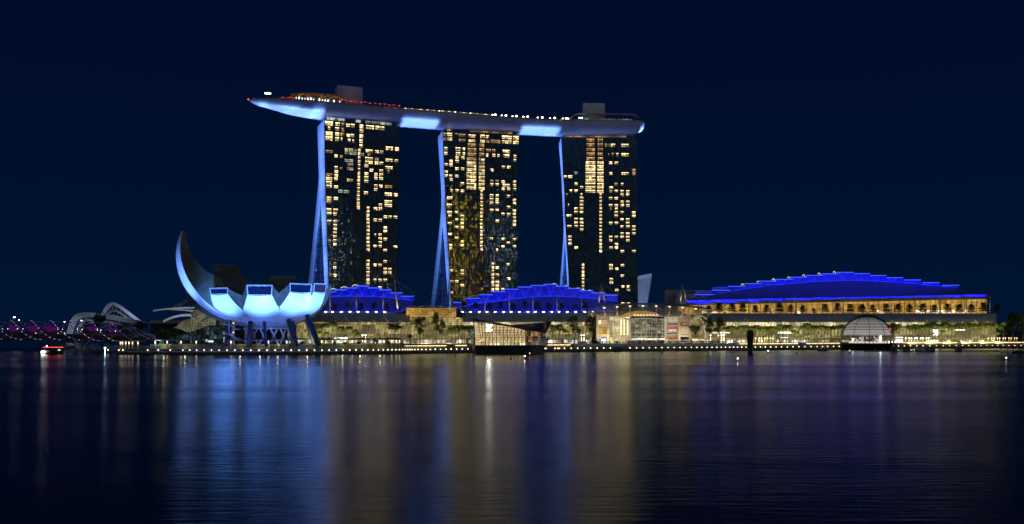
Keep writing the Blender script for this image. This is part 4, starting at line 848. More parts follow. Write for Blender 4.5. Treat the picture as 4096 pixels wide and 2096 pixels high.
mB = mall(1850, 2366, 'middle wing of the curved glass mall, behind the crystal-shaped glass pavilion', 47, seed=9, hi=(1850, 2366))
mC = mall(2812, 3985, 'right wing of the curved glass mall, longest, behind the rows of palms', 48, seed=12, hi=(2895, 3700), top=1258, eave=1286, cooleach=3)
# white downlights along the terrace edge of the left and middle wings
pt = MB(); pt.box((0, 0, 0), 1.15, .3, .32); pl = pt.build('terrace_light', M['whitelamp']); tag(pl, 'x', 'light'); pr_ = [proto_tree(pl)]; used = set()
lt = [1303, 1330, 1365, 1400, 1432, 1469, 1505, 1539] + [1850 + v / 3.68 for v in (120, 247, 360, 482, 605, 715, 838, 963, 1070, 1193, 1315, 1423, 1543, 1665, 1797, 1918)] + [1850]
for i, px in enumerate(lt):
    place(pr_, used, i, C(px, 1248, 23.6), 0, (1, 1, 1), ('white bar light on the roof edge of the left mall wing' if i < 8 else 'white bar light on the roof edge above the middle mall wing'), 'bar lights along the mall roof edge')
# ---------------------------------------------------------------- glass hall between left and middle wings
gh = thing('glass_hall', C(1740, 1372, 0), 'gold lit glass hall with overlapping curved roof plates, between two mall wings', 'glass hall')
prof = [(1352, -1), (1335, -.8), (1318, 0), (1303, 1.5), (1290, 3.5), (1280, 6), (1270, 10)]
xs = [1640 + 13 * k for k in range(19)]
g = MB(); g.grid([[C(x, y, o) for y, o in prof] for x in xs]); gl = g.build('glazing', M['glaze'], gh)
g = MB()
for x in xs: g.tube([C(x + min(i, 4) * 2.4, y, o - .35) for i, (y, o) in enumerate(prof)], .12, 4)
for y, o in ((1346, -1), (1339, -.8), (1332, -.6), (1325, -.3), (1318, 0), (1310, .7), (1302, 1.7), (1294, 2.9), (1286, 4.6), (1278, 6.8)):
    for k in range(18): g.beam(C(xs[k], y, o - .35), C(xs[k+1], y, o - .35), .12, .12)
g.build('mullion_grid', M['mull'], gl)
x2 = [1625 + 10 * k for k in range(21)]
g = MB(); g.grid([[C(x, 1268, 10), C(x, 1232, 10)] for x in x2]); up_ = g.build('upper_glazing', M['gold'], gh)
g = MB()
for x in x2: g.beam(C(x, 1268, 9.6), C(x, 1232, 9.6), .14, .14)
for y in (1240, 1249, 1258): 
    for k in range(20): g.beam(C(x2[k], y, 9.6), C(x2[k+1], y, 9.6), .12, .12)
for k in range(0, 20, 5): g.beam(C(x2[k], 1266, 9.3), C(x2[k+5], 1234, 9.3), .25, .25); g.beam(C(x2[k+5], 1266, 9.3), C(x2[k], 1234, 9.3), .25, .25)
g.build('mullion_grid', M['mull'], up_)
for i, (xa, xb, y0, y1) in enumerate([(1600, 1680, 1248, 1223), (1668, 1730, 1232, 1222.5), (1716, 1778, 1233, 1223.5), (1764, 1828, 1234, 1225), (1812, 1876, 1233, 1228)]):
    g = MB(); rows = []
    for k in range(11):
        u = k / 10; x = xa + (xb - xa) * u; y = y0 + (y1 - y0) * math.sin(math.pi * min(1, .12 + u * .62)) ** .8 if i else y0 + (y1 - y0) * (math.sin(math.pi * .5 * min(1, u * 1.5)))
        if i == 0 and u > .66: y = y1 + (u - .66) * 20
        rows.append([C(x, y, 4), C(x, y - 2.5, 20), C(x, y - 1.5, 34), C(x, y + 1.5, 34), C(x, y + 1.8, 4)])
    g.grid(rows, close=True); g.add(rows[0], [(0, 1, 2, 3, 4)]); g.add(rows[-1], [(4, 3, 2, 1, 0)]); g.build('roof_plate', M['grey'], gh)
g = MB(); g.grid([[C(x, 1352, -1), C(x, 1352, -3.6), C(x, 1358.5, -3.6), C(x, 1358.5, 0)] for x in xs]); g.build('fascia', M['stone'], gh)
g = MB(); g.grid([[C(x, 1376, 1), C(x, 1357, 1)] for x in xs]); g.build('ground_floor_wall', M['stone'], gh)
for k in range(13):
    x = 1646 + k * 17; g = MB(); g.quad(C(x, 1375, .6), C(x + 14, 1375, .6), C(x + 14, 1359, .6), C(x, 1359, .6)); g.build('shop_window', M['shop'], gh)
g = MB(); g.add([C(1640, 1352, -1), C(1640, 1376, 0), C(1640, 1376, 60), C(1640, 1232, 60), C(1640, 1232, 10), C(1640, 1270, 10)], [tuple(range(6))]); g.add([C(1874, 1352, -1), C(1874, 1270, 10), C(1830, 1232, 10), C(1830, 1232, 60), C(1874, 1376, 60), C(1874, 1376, 0)], [tuple(range(6))]); g.build('end_wall', M['mull'], gh)
# ---------------------------------------------------------------- event plaza entrance hall
eh = thing('entrance_hall', C(2575, 1372, 0), 'entrance hall with huge glass front, arched louvred canopy and fashion poster', 'entrance hall')
def wallpiece(g, x0, x1, y0, y1, o=0.0, d=.8): a, b_, c, e = C(x0, y0, o), C(x1, y0, o), C(x1, y1, o), C(x0, y1, o); v = V((0, d, 0)); return g.hexa([a, b_, b_ + v, a + v, e, c, c + v, e + v])
wt = M['stone']
for sd in (0, 1):
  g = MB()
  for (a, b_, ys) in (((2386, 2437, [(1262, 1279), (1297, 1307), (1336, 1348), ]),), ((2713, 2765, [(1262, 1288), (1304, 1313), (1338, 1348)]),))[sd]:
    for y1, y0 in ys: wallpiece(g, a, b_, y0, y1)
  for x0, x1 in (((2386, 2393), (2428, 2437)), ((2713, 2722), (2755, 2765)))[sd]: wallpiece(g, x0, x1, 1373, 1262, .02, .76)
  g.build('wall', wt, eh)
for (x0, x1, y0, y1, mt_) in ((2393, 2428, 1296, 1280, 'goldhi'), (2393, 2428, 1335, 1308, 'gold'), (2393, 2428, 1373, 1349, 'shopcool'), (2722, 2755, 1373, 1358, 'shop')):
    g = MB(); g.quad(C(x0, y0, .5), C(x1, y0, .5), C(x1, y1, .5), C(x0, y1, .5)); g.build('window', M[mt_], eh)
# posters in the right wall: portrait, striped cloth
def poster(x0, x1, y0, y1, o, mat, name='poster', par=eh):
    g = MB(); g.quad(C(x0, y0, o), C(x1, y0, o), C(x1, y1, o), C(x0, y1, o)); return g.build(name, mat, par)
def artmat(name, stops, sc, dist, st=.5, stripes=False):
    m, t, b = newmat(name); uv = t.nodes.new('ShaderNodeUVMap'); wv = t.nodes.new('ShaderNodeTexWave'); wv.inputs['Scale'].default_value = sc; wv.inputs['Distortion'].default_value = dist; wv.inputs['Detail'].default_value = 1; wv.bands_direction = 'Y'
    if stripes: wv.bands_direction = 'DIAGONAL'
    t.links.new(uv.outputs[0], wv.inputs[0]); r = t.nodes.new('ShaderNodeValToRGB'); r.color_ramp.interpolation = 'CONSTANT'
    while len(r.color_ramp.elements) < len(stops): r.color_ramp.elements.new(.5)
    for e_, (p_, c_) in zip(r.color_ramp.elements, stops): e_.position = p_; e_.color = (*c_, 1)
    t.links.new(wv.outputs['Fac'], r.inputs[0]); t.links.new(r.outputs[0], b.inputs['Base Color']); t.links.new(r.outputs[0], b.inputs['Emission Color']); b.inputs['Emission Strength'].default_value = st; m.cycles.emission_sampling = 'NONE'; return m
poster(2727, 2754, 1303, 1289, .4, artmat('portrait_poster', [(0, (.10, .05, .04)), (.45, (.45, .25, .18)), (.7, (.30, .12, .08))], .4, 6))
poster(2722, 2754, 1337, 1314, .4, artmat('striped_poster', [(0, (.08, .06, .06)), (.5, (.55, .50, .45))], 3.0, 5, .5, True))
# interior through the glass: walls, slabs, columns glow in place of room lamps
inn = [(2437, 2480, 1373, 1268, 5, 'glaze_hi'), (2480, 2520, 1373, 1268, 9, 'goldhi'), (2520, 2658, 1373, 1276, 26, 'atr'), (2658, 2713, 1373, 1268, 4, 'pale')]
M['atr'] = room('atrium_wall_glow', (.30, .30, .22), (.70, .62, .42), (2.6, 80, 2.0), .12, .75)
M['pale'] = room('pale_wall_glow', (.9, .75, .48), (1.0, .85, .6), (8, 80, 30), .55, .75)
for x0, x1, y0, y1, o, mt_ in inn: g = MB(); g.quad(C(x0, y0, o), C(x1, y0, o), C(x1, y1, o), C(x0, y1, o)); g.build('interior_wall', M[mt_], eh)
g = MB()
for y in (1300, 1341): g.hexa([C(2437, y + 3, 1.2), C(2478, y + 3, 1.2), C(2478, y + 3, 5), C(2437, y + 3, 5), C(2437, y, 1.2), C(2478, y, 1.2), C(2478, y, 5), C(2437, y, 5)])
g.build('gallery_slab', M['pale'], eh)
for k in range(9):
    x = 2484 + k * 4.4; g = MB(); g.beam(C(x, 1340, 7), C(x, 1276 + k, 7), .5, .5); g.build('interior_column', M['whitesoft'] if 'whitesoft' in M else M['strip'] if k % 3 == 0 else M['pale'], eh)
g = MB()
for k in range(9): g.tube([C(2480 + 22 * j, 1277 - 4 * math.sin(math.pi * j / 8), 3 + 2.4 * k) for j in range(9)], .22, 4)
g.build('ceiling_truss', M['pale'], eh)
bigp = poster(2667, 2711, 1357, 1288, 3.5, artmat('desert_poster', [(0, (.50, .13, .04)), (.42, (.20, .28, .40)), (.60, (.62, .24, .06)), (.80, (.45, .55, .55)), (.92, (.10, .09, .09))], .55, 3.0, .55))
def text_obj(body, p, hgt, mat, name, parent=None, label=None, cat='sign', ext=.05, wide=1.0, ry=0):
    cu = bpy.data.curves.new(name, 'FONT'); cu.body = body; cu.size = hgt * 1.38; cu.extrude = ext; cu.align_x = 'CENTER'; cu.align_y = 'CENTER'
    o = bpy.data.objects.new(name + '_t', cu); S.collection.objects.link(o); bpy.context.view_layer.update()
    me = bpy.data.meshes.new_from_object(o.evaluated_get(bpy.context.evaluated_depsgraph_get())); bpy.data.objects.remove(o)
    ob = bpy.data.objects.new(name, me); me.materials.clear(); me.materials.append(mat); S.collection.objects.link(ob)
    off = ROOT.get(parent.name, V((0,0,0))) if parent else V((0, 0, 0)); ob.location = V(p) - off; ob.rotation_euler = (R(90), 0, ry); ob.scale = (wide, 1, 1)
    if parent: ob.parent = parent
    if label: tag(ob, label, cat)
    return ob
SL = math.atan2(C(2700, 1300, 0).y - C(2500, 1300, 0).y, C(2700, 1300, 0).x - C(2500, 1300, 0).x)
M['signw'] = em('white_sign_letters', (1, .97, .9), 1.6)
text_obj('CHANEL', C(2690, 1321, 3.0), 1.15, em('poster_letters', (1, 1, 1), 1.2), 'lettering', eh, ry=SL)
text_obj('THE SHOPPES AT MARINA BAY SANDS', C(2592, 1356.5, -.8), 1.0, M['signw'], 'lettering', eh, wide=1.02, ry=SL)
# glass front grid
g = MB(); 
for k in range(14): x = 2437 + (2713 - 2437) * k / 13; g.beam(C(x, 1373, -.2), C(x, 1266, -.2), .28, .28)
for y in (1275, 1289, 1303, 1317, 1331, 1345, 1359.5):
    for k in range(13): a = 2437 + 276 * k / 13; c = a + 276 / 13; g.beam(C(a, y, -.2), C(c, y, -.2), .22, .22)
g.build('glass_front_grid', pm('plaza_mullion', (.34, .31, .24), .4), eh)
m, t, b = newmat('clear_glass'); gb = t.nodes.new('ShaderNodeBsdfGlossy'); gb.inputs['Roughness'].default_value = .03; tb = t.nodes.new('ShaderNodeBsdfTransparent'); tb.inputs[0].default_value = (.86, .9, .9, 1); ms = t.nodes.new('ShaderNodeMixShader'); ms.inputs[0].default_value = .07
t.links.new(tb.outputs[0], ms.inputs[1]); t.links.new(gb.outputs[0], ms.inputs[2]); t.links.new(ms.outputs[0], t.nodes['Material Output'].inputs[0]); M['clear'] = m
g = MB(); g.grid([[C(2437 + 276 * k / 13, 1373, -.05), C(2437 + 276 * k / 13, 1266, -.05)] for k in range(14)]); g.build('glass_front', M['clear'], eh)
g = MB(); g.grid([[C(x, 1267, -.6), C(x, 1262, -.6), C(x, 1262, 2)] for x in range(2386, 2766, 19)]); g.build('lintel', M['stone'], eh)
for px in (2395, 2450, 2520, 2600, 2680, 2745): light('SPOT', 'facade_uplight', C(px, 1371, -9), C(px, 1295, 2), 6500, (1, .80, .48), .3, spot=115, blend=.8)
# arched louvred canopy
cx = [2352 + (2840 - 2352) * k / 24 for k in range(25)]
topy = [(2352, 1240), (2400, 1228), (2480, 1221), (2560, 1218), (2640, 1219), (2720, 1224), (2780, 1230), (2840, 1239)]
boty = [(2352, 1262), (2395, 1264), (2575, 1266), (2765, 1264), (2840, 1262)]
g = MB(); g.grid([[C(x, its(topy, x), -9), C(x, its(topy, x) - 4, 8), C(x, its(topy, x) - 6, 30), C(x, its(topy, x) - 4, 30), C(x, its(topy, x) - 1, 8), C(x, its(topy, x) + 1.6, -9)] for x in cx], close=True); g.build('canopy', M['grey'], eh)
for k in range(10):
    x = 2372 + k * 50; a = x + (2575 - x) * .06; g = MB()
    g.tube([C(x + (x - 2575) * -.0 + (30 if x > 2575 else -14) * (1 - (j / 6)) ** 1.4 * (abs(x - 2575) / 200), its(topy, x) + 2 + (1264 - its(topy, x)) * math.sin(j / 6 * math.pi / 2) ** 1.1, -8.5 + 8.0 * (j / 6) ** .7) for j in range(7)], .38, 6); rb = g.build('canopy_rib', M['steel2'] if 'steel2' in M else M['steel'], eh)
    if 0 < k < 9:
        for dx in (-2, 2): g = MB(); g.ball(C(x + dx + (12 if x > 2575 else -6) * abs(x - 2575) / 200, its(topy, x) + 6, -8.8), .3, 6, 4); g.build('lamp', M['strip'], rb)
g = MB()
for j in range(9):
    f_ = (j + .6) / 9.2
    for k in range(24):
        a, c = cx[k], cx[k+1]
        ya, yc = its(topy, a) + 2 + (its(boty, a) - its(topy, a) - 2) * f_, its(topy, c) + 2 + (its(boty, c) - its(topy, c) - 2) * f_
        g.beam(C(a, ya, -8.2 + 7.8 * f_ ** 1.5), C(c, yc, -8.2 + 7.8 * f_ ** 1.5), .5, .2)
g.build('louvre', M['steel'], eh)
ax_ = [2490 + 150 * k / 16 for k in range(17)]
g = MB(); g.grid([[C(x, 1262, 12), C(x, 1262 - 19 * math.sin(math.pi * k / 16) ** .6, 12)] for k, x in enumerate(ax_)]); g.build('lunette_glazing', M['gold'], eh)
for k in range(8): g = MB(); g.beam(C(2535 + k * 12.5, 1260, 6), C(2543 + k * 12.5, 1260, 6), .2, .28); g.build('bar_light', M['strip'], eh)
g = MB(); ew = [C(2386, 1373, .5), C(2765, 1373, .5)]
for p in ew: g.add([p, V((p.x, p.y + 55, p.z)), V((p.x, p.y + 55, 26)), V((p.x, p.y, 21))], [(0, 1, 2, 3)])
g.build('side_wall', M['stone'], eh)
# arched porch at left end of the right wing
pc = thing('arched_porch', C(2796, 1372, 0), 'tall arched glass porch between the entrance hall and the right mall wing', 'porch')
def arch(n, x0, x1, y0, yt, o, r, mat, nm, par, y1=None):
    g = MB(); y1 = y1 or y0; g.tube([C(x0 + (x1 - x0) * k / n, (y0 + (y1 - y0) * k / n) - ((y0 + (y1 - y0) * k / n) - yt) * math.sin(math.pi * k / n) ** .7, o) for k in range(n + 1)], r, 6); return g.build(nm, mat, par)
g = MB(); g.tube([C(2766, 1290, -3), C(2768, 1277, -3), C(2778, 1265, -3), C(2792, 1260, -3), C(2806, 1262, -3), C(2818, 1268, -2), C(2826, 1276, -1)], .75, 8); g.build('arch', M['white'], pc, True)
g = MB(); g.tube([C(2792, 1266, -2), C(2802, 1272, -2), C(2812, 1285, -2), C(2818, 1305, -2), C(2822, 1345, -2)], .5, 8); g.build('arch_rib', M['white'], pc, True)
xs = [2765, 2768, 2775, 2783, 2792, 2800, 2808, 2815]
g = MB(); g.grid([[C(x, 1350, -1), C(x, it([(2765, 1290), (2775, 1272), (2792, 1266), (2802, 1272), (2812, 1285), (2818, 1305)], x), -1)] for x in xs]); gg = g.build('glazing', M['glaze'], pc)
g = MB()
for x in xs: g.beam(C(x, 1350, -1.3), C(x, it([(2765, 1290), (2775, 1272), (2792, 1266), (2802, 1272), (2812, 1285), (2818, 1305)], x), -1.3), .16, .16)
for y in (1290, 1300, 1310, 1320, 1330, 1340): g.beam(C(2765, y, -1.3), C(2816, y, -1.3), .14, .14)
g.build('mullion_grid', M['mull'], gg)
g = MB(); g.hexa([C(2765, 1356, -2.4), C(2824, 1356, -2.4), C(2824, 1356, 1), C(2765, 1356, 1), C(2765, 1350, -2.4), C(2824, 1350, -2.4), C(2824, 1350, 1), C(2765, 1350, 1)]); g.build('lintel', M['stone'], pc)
g = MB(); g.quad(C(2768, 1373, .2), C(2822, 1373, .2), C(2822, 1356, .2), C(2768, 1356, .2)); g.build('doorway_glazing', M['glaze_hi'], pc)
text_obj('DOLCE&GABBANA', C(2887, 1331, -.9), .95, M['signw'], 'shop_sign', None, 'white lit lettering of a fashion house on the right mall wing by the dark tree', wide=1.2, ry=SL)
for (x0, x1, y0, y1, lb) in ((3113, 3168, 1327, 1334, 'wide white lit sign box on the right mall wing left of the striped dome'), (3124, 3152, 1349, 1355, 'white lit sign over a shop door left of the striped dome'), (3732, 3752, 1318, 1341, 'bright pale display window behind the palms right of the dome'), (3822, 3860, 1318, 1321.5, 'thin white lit sign behind the palms, far right of the dome'), (3583, 3612, 1348, 1366, 'white glowing kiosk screen at the shore end of the dome jetty')):
    g = MB(); g.hexa([C(x0, y1, -1.2), C(x1, y1, -1.2), C(x1, y1, -.8), C(x0, y1, -.8), C(x0, y0, -1.2), C(x1, y0, -1.2), C(x1, y0, -.8), C(x0, y0, -.8)]); tag(g.build('lit_sign', em('lit_sign_face', (.95, 1, .97), 1.8)), lb, 'sign')
# ---------------------------------------------------------------- quay, boardwalk, seating steps
q = MB(); xs = list(range(470, 4360, 30))
def edge(px): return Dl(px) * (.955 if px < 1250 else .955 + min(1, (px - 1250) / 500) * .012)
g = MB(); g.grid([[PZ(x, edge(x) + 1.2, -3.5), PZ(x, edge(x) + 1.2, .25), PZ(x, edge(x) - .2, .35), PZ(x, edge(x) - .2, 1.25), PZ(x, edge(x) + .6, 1.25), PZ(x, Dl(x) + .6, 1.25), PZ(x, Dl(x) + .6, 2.3), PZ(x, Dl(x) + 14, 2.3), PZ(x, Dl(x) + 14, 3.64), PZ(x, Dl(x) + 30, 3.65)] for x in xs]); tag(g.build('quay', M['quay']), kind='structure')
g = MB(); g.grid([[C(x, 1373 + (P(x, 1373, Dp(x)).z - 3.66) * 0, -30) * 1 for _ in (0,)] + [V((C(x, 1373, 1.4).x, C(x, 1373, 1.4).y, 3.67))] for x in xs][:0] or [[PZ(x, Dl(x) + 14.1, 3.66), PZ(x, Dp(x) + 1.2, 3.67)] for x in xs]); tag(g.build('promenade_paving', pm('promenade_paving', (.16, .14, .12), .7, sc=.8)), kind='structure')
# glowing strips set under the step edges
for wl_a, wl_b, wl_l in ((1620, 2290, 'low garden wall along the boardwalk left of the event plaza'), (2960, 4130, 'low garden wall along the boardwalk right of the event plaza')):
    w2_ = thing('garden_wall', PZ(wl_a, Dl(wl_a) + 13, 2.3), wl_l, 'garden wall'); g = MB(); g.grid([[PZ(x, Dl(x) + 13.8, 2.3), PZ(x, Dl(x) + 13.8, 3.6), PZ(x, Dl(x) + 13.2, 3.62), PZ(x, Dl(x) + 13.2, 3.85), PZ(x, Dl(x) + 14.6, 3.85), PZ(x, Dl(x) + 14.6, 3.66)] for x in range(wl_a, wl_b, 30)]); g.build('wall', M['stone'], w2_)
    if wl_a < 2000: SRL = w2_
    else: SRR = w2_
rngs = [(1620, 1795)] + [(1822, 1866)] + [(2190, 2290)] + [(2955, 3195), (3225, 3360), (3575, 3828), (3870, 4120)]
sr = None and thing('step_wall', PZ(2600, Dl(2600) + 13, 2.3), 'long low garden wall with glowing strips under its coping along the boardwalk', 'garden wall')
k = 0
for a, b_ in rngs:
    x = a
    while x < b_ - 8 and k < 95:
        w_ = 21; g = MB(); g.beam(PZ(x, Dl(x) + 13.6, 3.35), PZ(min(x + w_, b_), Dl(min(x + w_, b_)) + 13.6, 3.35), .25, .22); g.build('light_strip', M['strip'], SRL if x < 2300 else SRR); x += w_ + 3; k += 1
# pale seating steps of the event plaza
es = thing('seating_steps', PZ(2630, Dl(2630) + 8, 2.3), 'pale curved tier of seating steps with rail below the crowd on the plaza', 'steps')
xs2 = list(range(2296, 2960, 22))
g = MB(); g.grid([[PZ(x, Dl(x) + 3, 1.3), PZ(x, Dl(x) + 3.0, 2.0), PZ(x, Dl(x) + 5, 2.05), PZ(x, Dl(x) + 5.5, 2.9), PZ(x, Dl(x) + 8, 2.95), PZ(x, Dl(x) + 8.5, 3.8), PZ(x, Dl(x) + 14.2, 3.85)] for x in xs2]); g.build('tiers', M['white'], es)
g = MB()
for x in range(2300, 2956, 8): g.beam(PZ(x, Dl(x) + 2.8, 1.3), PZ(x, Dl(x) + 2.8, 2.5), .08, .08)
for k in range(len(xs2) - 1): g.beam(PZ(xs2[k], Dl(xs2[k]) + 2.8, 2.5), PZ(xs2[k+1], Dl(xs2[k+1]) + 2.8, 2.5), .1, .1)
g.build('railing', M['grey'], es)
g = MB()
for k in range(len(xs2) - 1): g.beam(PZ(xs2[k], Dl(xs2[k]) + 14.4, 4.9), PZ(xs2[k+1], Dl(xs2[k+1]) + 14.4, 4.9), .12, .12)
for x in range(2296, 2950, 16): g.beam(PZ(x, Dl(x) + 14.4, 3.85), PZ(x, Dl(x) + 14.4, 4.9), .08, .08)
g.build('top_railing', M['black'], es)
# boardwalk railing along the left promenade
rl = thing('promenade_railing', PZ(1000, Dl(1000), 2.3), 'thin metal railing along the boardwalk below the petal museum', 'railing')
g = MB()
for x in range(480, 1660, 9): g.beam(PZ(x, Dl(x) + .8, 2.3), PZ(x, Dl(x) + .8, 3.5), .07, .07)
for x in range(480, 1650, 27): g.beam(PZ(x, Dl(x) + .8, 3.5), PZ(x + 27, Dl(x + 27) + .8, 3.5), .09, .09)
g.build('rail', M['steel'], rl)
# quay lamps
lp = thing('quay_lamp', (0, 0, 0), 'x', 'lamp'); g = MB(); g.box((0, 0, -.45), .3, .3, .5); g.build('bracket', M['dark_steel'], lp); g = MB(); g.ball((0, -.1, .25), .27, 8, 6, sz=1.25); g.build('globe', M['lamp'], lp)
pr_ = [proto_tree(lp)]; used = set()
ql = [432.5, 476, 492, 591, 633, 681] + [600 + v / 3.68 for v in (484, 585, 688, 796, 906, 1018, 1133, 1249, 1367, 1485, 1604, 1724, 1843, 1961, 2079, 2195, 2308, 2421)] + [1250 + v / 3.766 for v in (30, 143, 252, 360, 462, 562, 657, 748, 835, 918, 995, 1068, 1136, 1199, 1257, 1309, 1356, 1397, 1434, 1468, 1500, 1542, 1592, 1646, 1709, 1776, 1850, 1929, 2010, 2090, 2173, 2257, 2341)]
ql += [1850 + v / 3.68 for v in (1208, 1228, 1362, 1404, 1428, 1502, 1600, 1696, 1791, 1887, 1984, 2080, 2177, 2274)]
ql += [2450 + v / 3.68 for v in (65, 258, 355, 450, 543, 636, 728, 818, 907, 993, 1077, 1161, 1241, 1316, 1393, 1465, 1536, 1601, 1664, 1725, 1782, 1840, 1903, 1967, 2104, 2177, 2250, 2328, 2408, 2490)]
ql += [3100 + v / 3.295 for v in (14, 87, 162, 237, 315, 395, 474, 555, 625, 694, 772, 847)] + [3500 + v / 3.295 for v in (235, 310, 387, 468, 550, 633, 722, 810, 898, 985, 1071, 1155, 1238, 1318, 1397, 1474, 1547, 1618, 1689, 1764, 1843, 1926)]
ql += [3500 + 1926 / 3.295 + 25]
for i, px in enumerate(ql):
    seg_ = 'below the petal museum' if px < 1268 else 'below the left mall wing' if px < 1890 else 'near the crystal-shaped pavilion' if px < 2290 else 'below the event plaza' if px < 2960 else 'left of the striped dome' if px < 3400 else 'right of the striped dome'
    place(pr_, used, i, PZ(px, Dl(px) + .2, it([(600, 1.45), (2400, 1.35), (4096, 1.05)], px)), 0, random.uniform(.9, 1.05), 'small warm globe lamp on the quay edge ' + seg_, 'globe lamps along the quay edge')
# ---------------------------------------------------------------- plants: prototypes
def leaves(g, c, r, n, rng, size, flat=1.0, mi=0):
    c = V(c)
    for _ in range(n):
        while True:
            d = V((rng.uniform(-1, 1), rng.uniform(-1, 1), rng.uniform(-1, 1)))
            if .25 < d.length < 1: break
        p = c + V((d.x * r, d.y * r, d.z * r * flat)); a = V((rng.gauss(0, 1), rng.gauss(0, 1), rng.gauss(0, .6))).normalized(); b_ = a.orthogonal().normalized(); s = size * rng.uniform(.6, 1.3)
        b_ = (b_ + a.cross(b_) * rng.uniform(-1, 1)).normalized()
        g.add([p - a * s, p + b_ * s * .6, p + a * s, p - b_ * s * .6], [(0, 1, 2, 3)])
def tree(kind, hgt, rad, seed, leaf='leaf', label='x'):
    rng = random.Random(seed); root = thing('broadleaf_tree' if kind != 'terrace' else 'terrace_tree', (0, 0, 0), label, 'tree'); tr = MB(); cr = MB()
    if kind == 'terrace':
        h0 = hgt * .35; tr.tube([(0, 0, 0), (.1, 0, hgt * .5), (0, .1, hgt * .92)], [.16, .11, .04], 6)
        tiers = [(h0, 1.0), (hgt * .5, .92), (hgt * .65, .8), (hgt * .8, .6), (hgt * .93, .38)]
        for z, f_ in tiers:
            nb = 7; a0 = rng.random() * 6
            for k in range(nb):
                a = a0 + 2 * math.pi * k / nb; r_ = rad * f_ * rng.uniform(.45, .8); e_ = V((math.cos(a) * r_, math.sin(a) * r_, z + rng.uniform(-.3, .35)))
                tr.tube([(0, 0, z - .3), tuple(e_)], [.06, .025], 4); leaves(cr, e_, rad * rng.uniform(.28, .42), 34, rng, .22, .38)
            leaves(cr, (0, 0, z + .2), rad * f_ * .55, 40, rng, .22, .4)
    else:
        fk = hgt * (.34 if kind == 'tall' else .28)
        tr.tube([(0, 0, 0), (.15, .1, fk)], [hgt * .022, hgt * .016], 8); n = 9 if kind != 'spread' else 12
        for k in range(n):
            a = 2 * math.pi * k / n + rng.uniform(-.4, .4); rr_ = rad * rng.uniform(.25, .75); z = hgt * rng.uniform(.55, .88)
            if kind == 'spread': z = hgt * (.82 + .12 * (1 - rr_ / rad)); rr_ = rad * rng.uniform(.3, .85)
            if kind == 'tall': rr_ *= .8; z = hgt * rng.uniform(.42, .9)
            e_ = V((math.cos(a) * rr_, math.sin(a) * rr_, z)); md = V((e_.x * .45, e_.y * .45, fk + (z - fk) * .55))
            tr.tube([(.15, .1, fk * .95), tuple(md), tuple(e_)], [hgt * .010, hgt * .007, .04], 5)
            for j in range(5):
                o_ = V((rng.uniform(-1, 1), rng.uniform(-1, 1), rng.uniform(-.7, .7))) * rad * .3
                leaves(cr, e_ + o_, rad * rng.uniform(.2, .34), 42, rng, .30 if kind != 'small' else .2, .75 if kind != 'spread' else .4)
        leaves(cr, (0, 0, hgt * .86), rad * .45, 120, rng, .3, .7)
    tr.build('trunk', M['trunk'], root); cr.build('crown', M[leaf], root); return proto_tree(root)
def palm(seed, hgt=10.0, frond=3.6, leafm='palm'):
    rng = random.Random(seed); root = thing('palm_tree', (0, 0, 0), 'x', 'palm'); tr = MB(); cr = MB()
    tr.tube([(0, 0, 0), (.05, 0, hgt * .3), (.12, .05, hgt * .7), (.1, .1, hgt)], [.26, .22, .19, .14], 7)
    tr.tube([(.1, .1, hgt - .1), (.1, .1, hgt + .9)], [.17, .09], 6)
    for k in range(15):
        a = 2 * math.pi * k / 15 + rng.uniform(-.2, .2); up = rng.uniform(.35, 1.5); L = frond * 1.25 * rng.uniform(.85, 1.1); d = V((math.cos(a), math.sin(a), 0)); prev = V((.1, .1, hgt + .7)); side = V((-d.y, d.x, 0)); pts = [prev]; v = (d + V((0, 0, up * 1.3))).normalized()
        for s_ in range(7): v = (v + V((0, 0, -.27 - .05 * s_))).normalized(); prev = prev + v * L / 7; pts.append(prev)
        for s_ in range(7):
            p0, p1 = pts[s_], pts[s_ + 1]
            for u in (.05, .35, .68):
                p = p0 + (p1 - p0) * u; ll = L * .30 * math.sin(math.pi * (s_ + u + .8) / 8.4) + .12; fw = (p1 - p0).normalized()
                for sg in (-1, 1):
                    tip_ = p + side * sg * ll * .8 + fw * ll * .45 + V((0, 0, -ll * rng.uniform(.35, .8))); cr.add([p - fw * .12, p + fw * .16, tip_], [(0, 1, 2)])
    tr.build('trunk', M['palmtrunk'], root); cr.build('crown', M[leafm], root); return proto_tree(root)
# terrace trees (dark against the blue halls, lit against the gold glass)
tt = [tree('terrace', 5.6, 2.4, s, 'leaf') for s in (1, 2, 3)]; used = set()
sets = [('before the blue roof by the petal museum', [1294, 1342, 1392, 1445, 1497, 1548], [20, 20, 26, 24, 25, 25]),
        ('before the middle blue roof', [1855, 1902, 1959, 2002, 2052, 2099, 2150, 2195, 2247, 2301, 2336], [28, 24, 24, 26, 22, 30, 30, 24, 22, 18, 30]),
        ('before the gold lit large hall', [2788, 2835, 2877, 2930, 2971, 3021, 3066, 3117, 3162, 3211, 3255, 3300, 3350, 3401, 3449, 3490, 3545, 3593, 3638, 3691, 3738, 3790, 3837, 3885, 3935, 3987], [20, 22, 32, 32, 30, 24, 26, 32, 26, 24, 12, 30, 32, 30, 28, 26, 30, 30, 28, 30, 26, 30, 28, 28, 34, 28])]
i = 0; rng = random.Random(11)
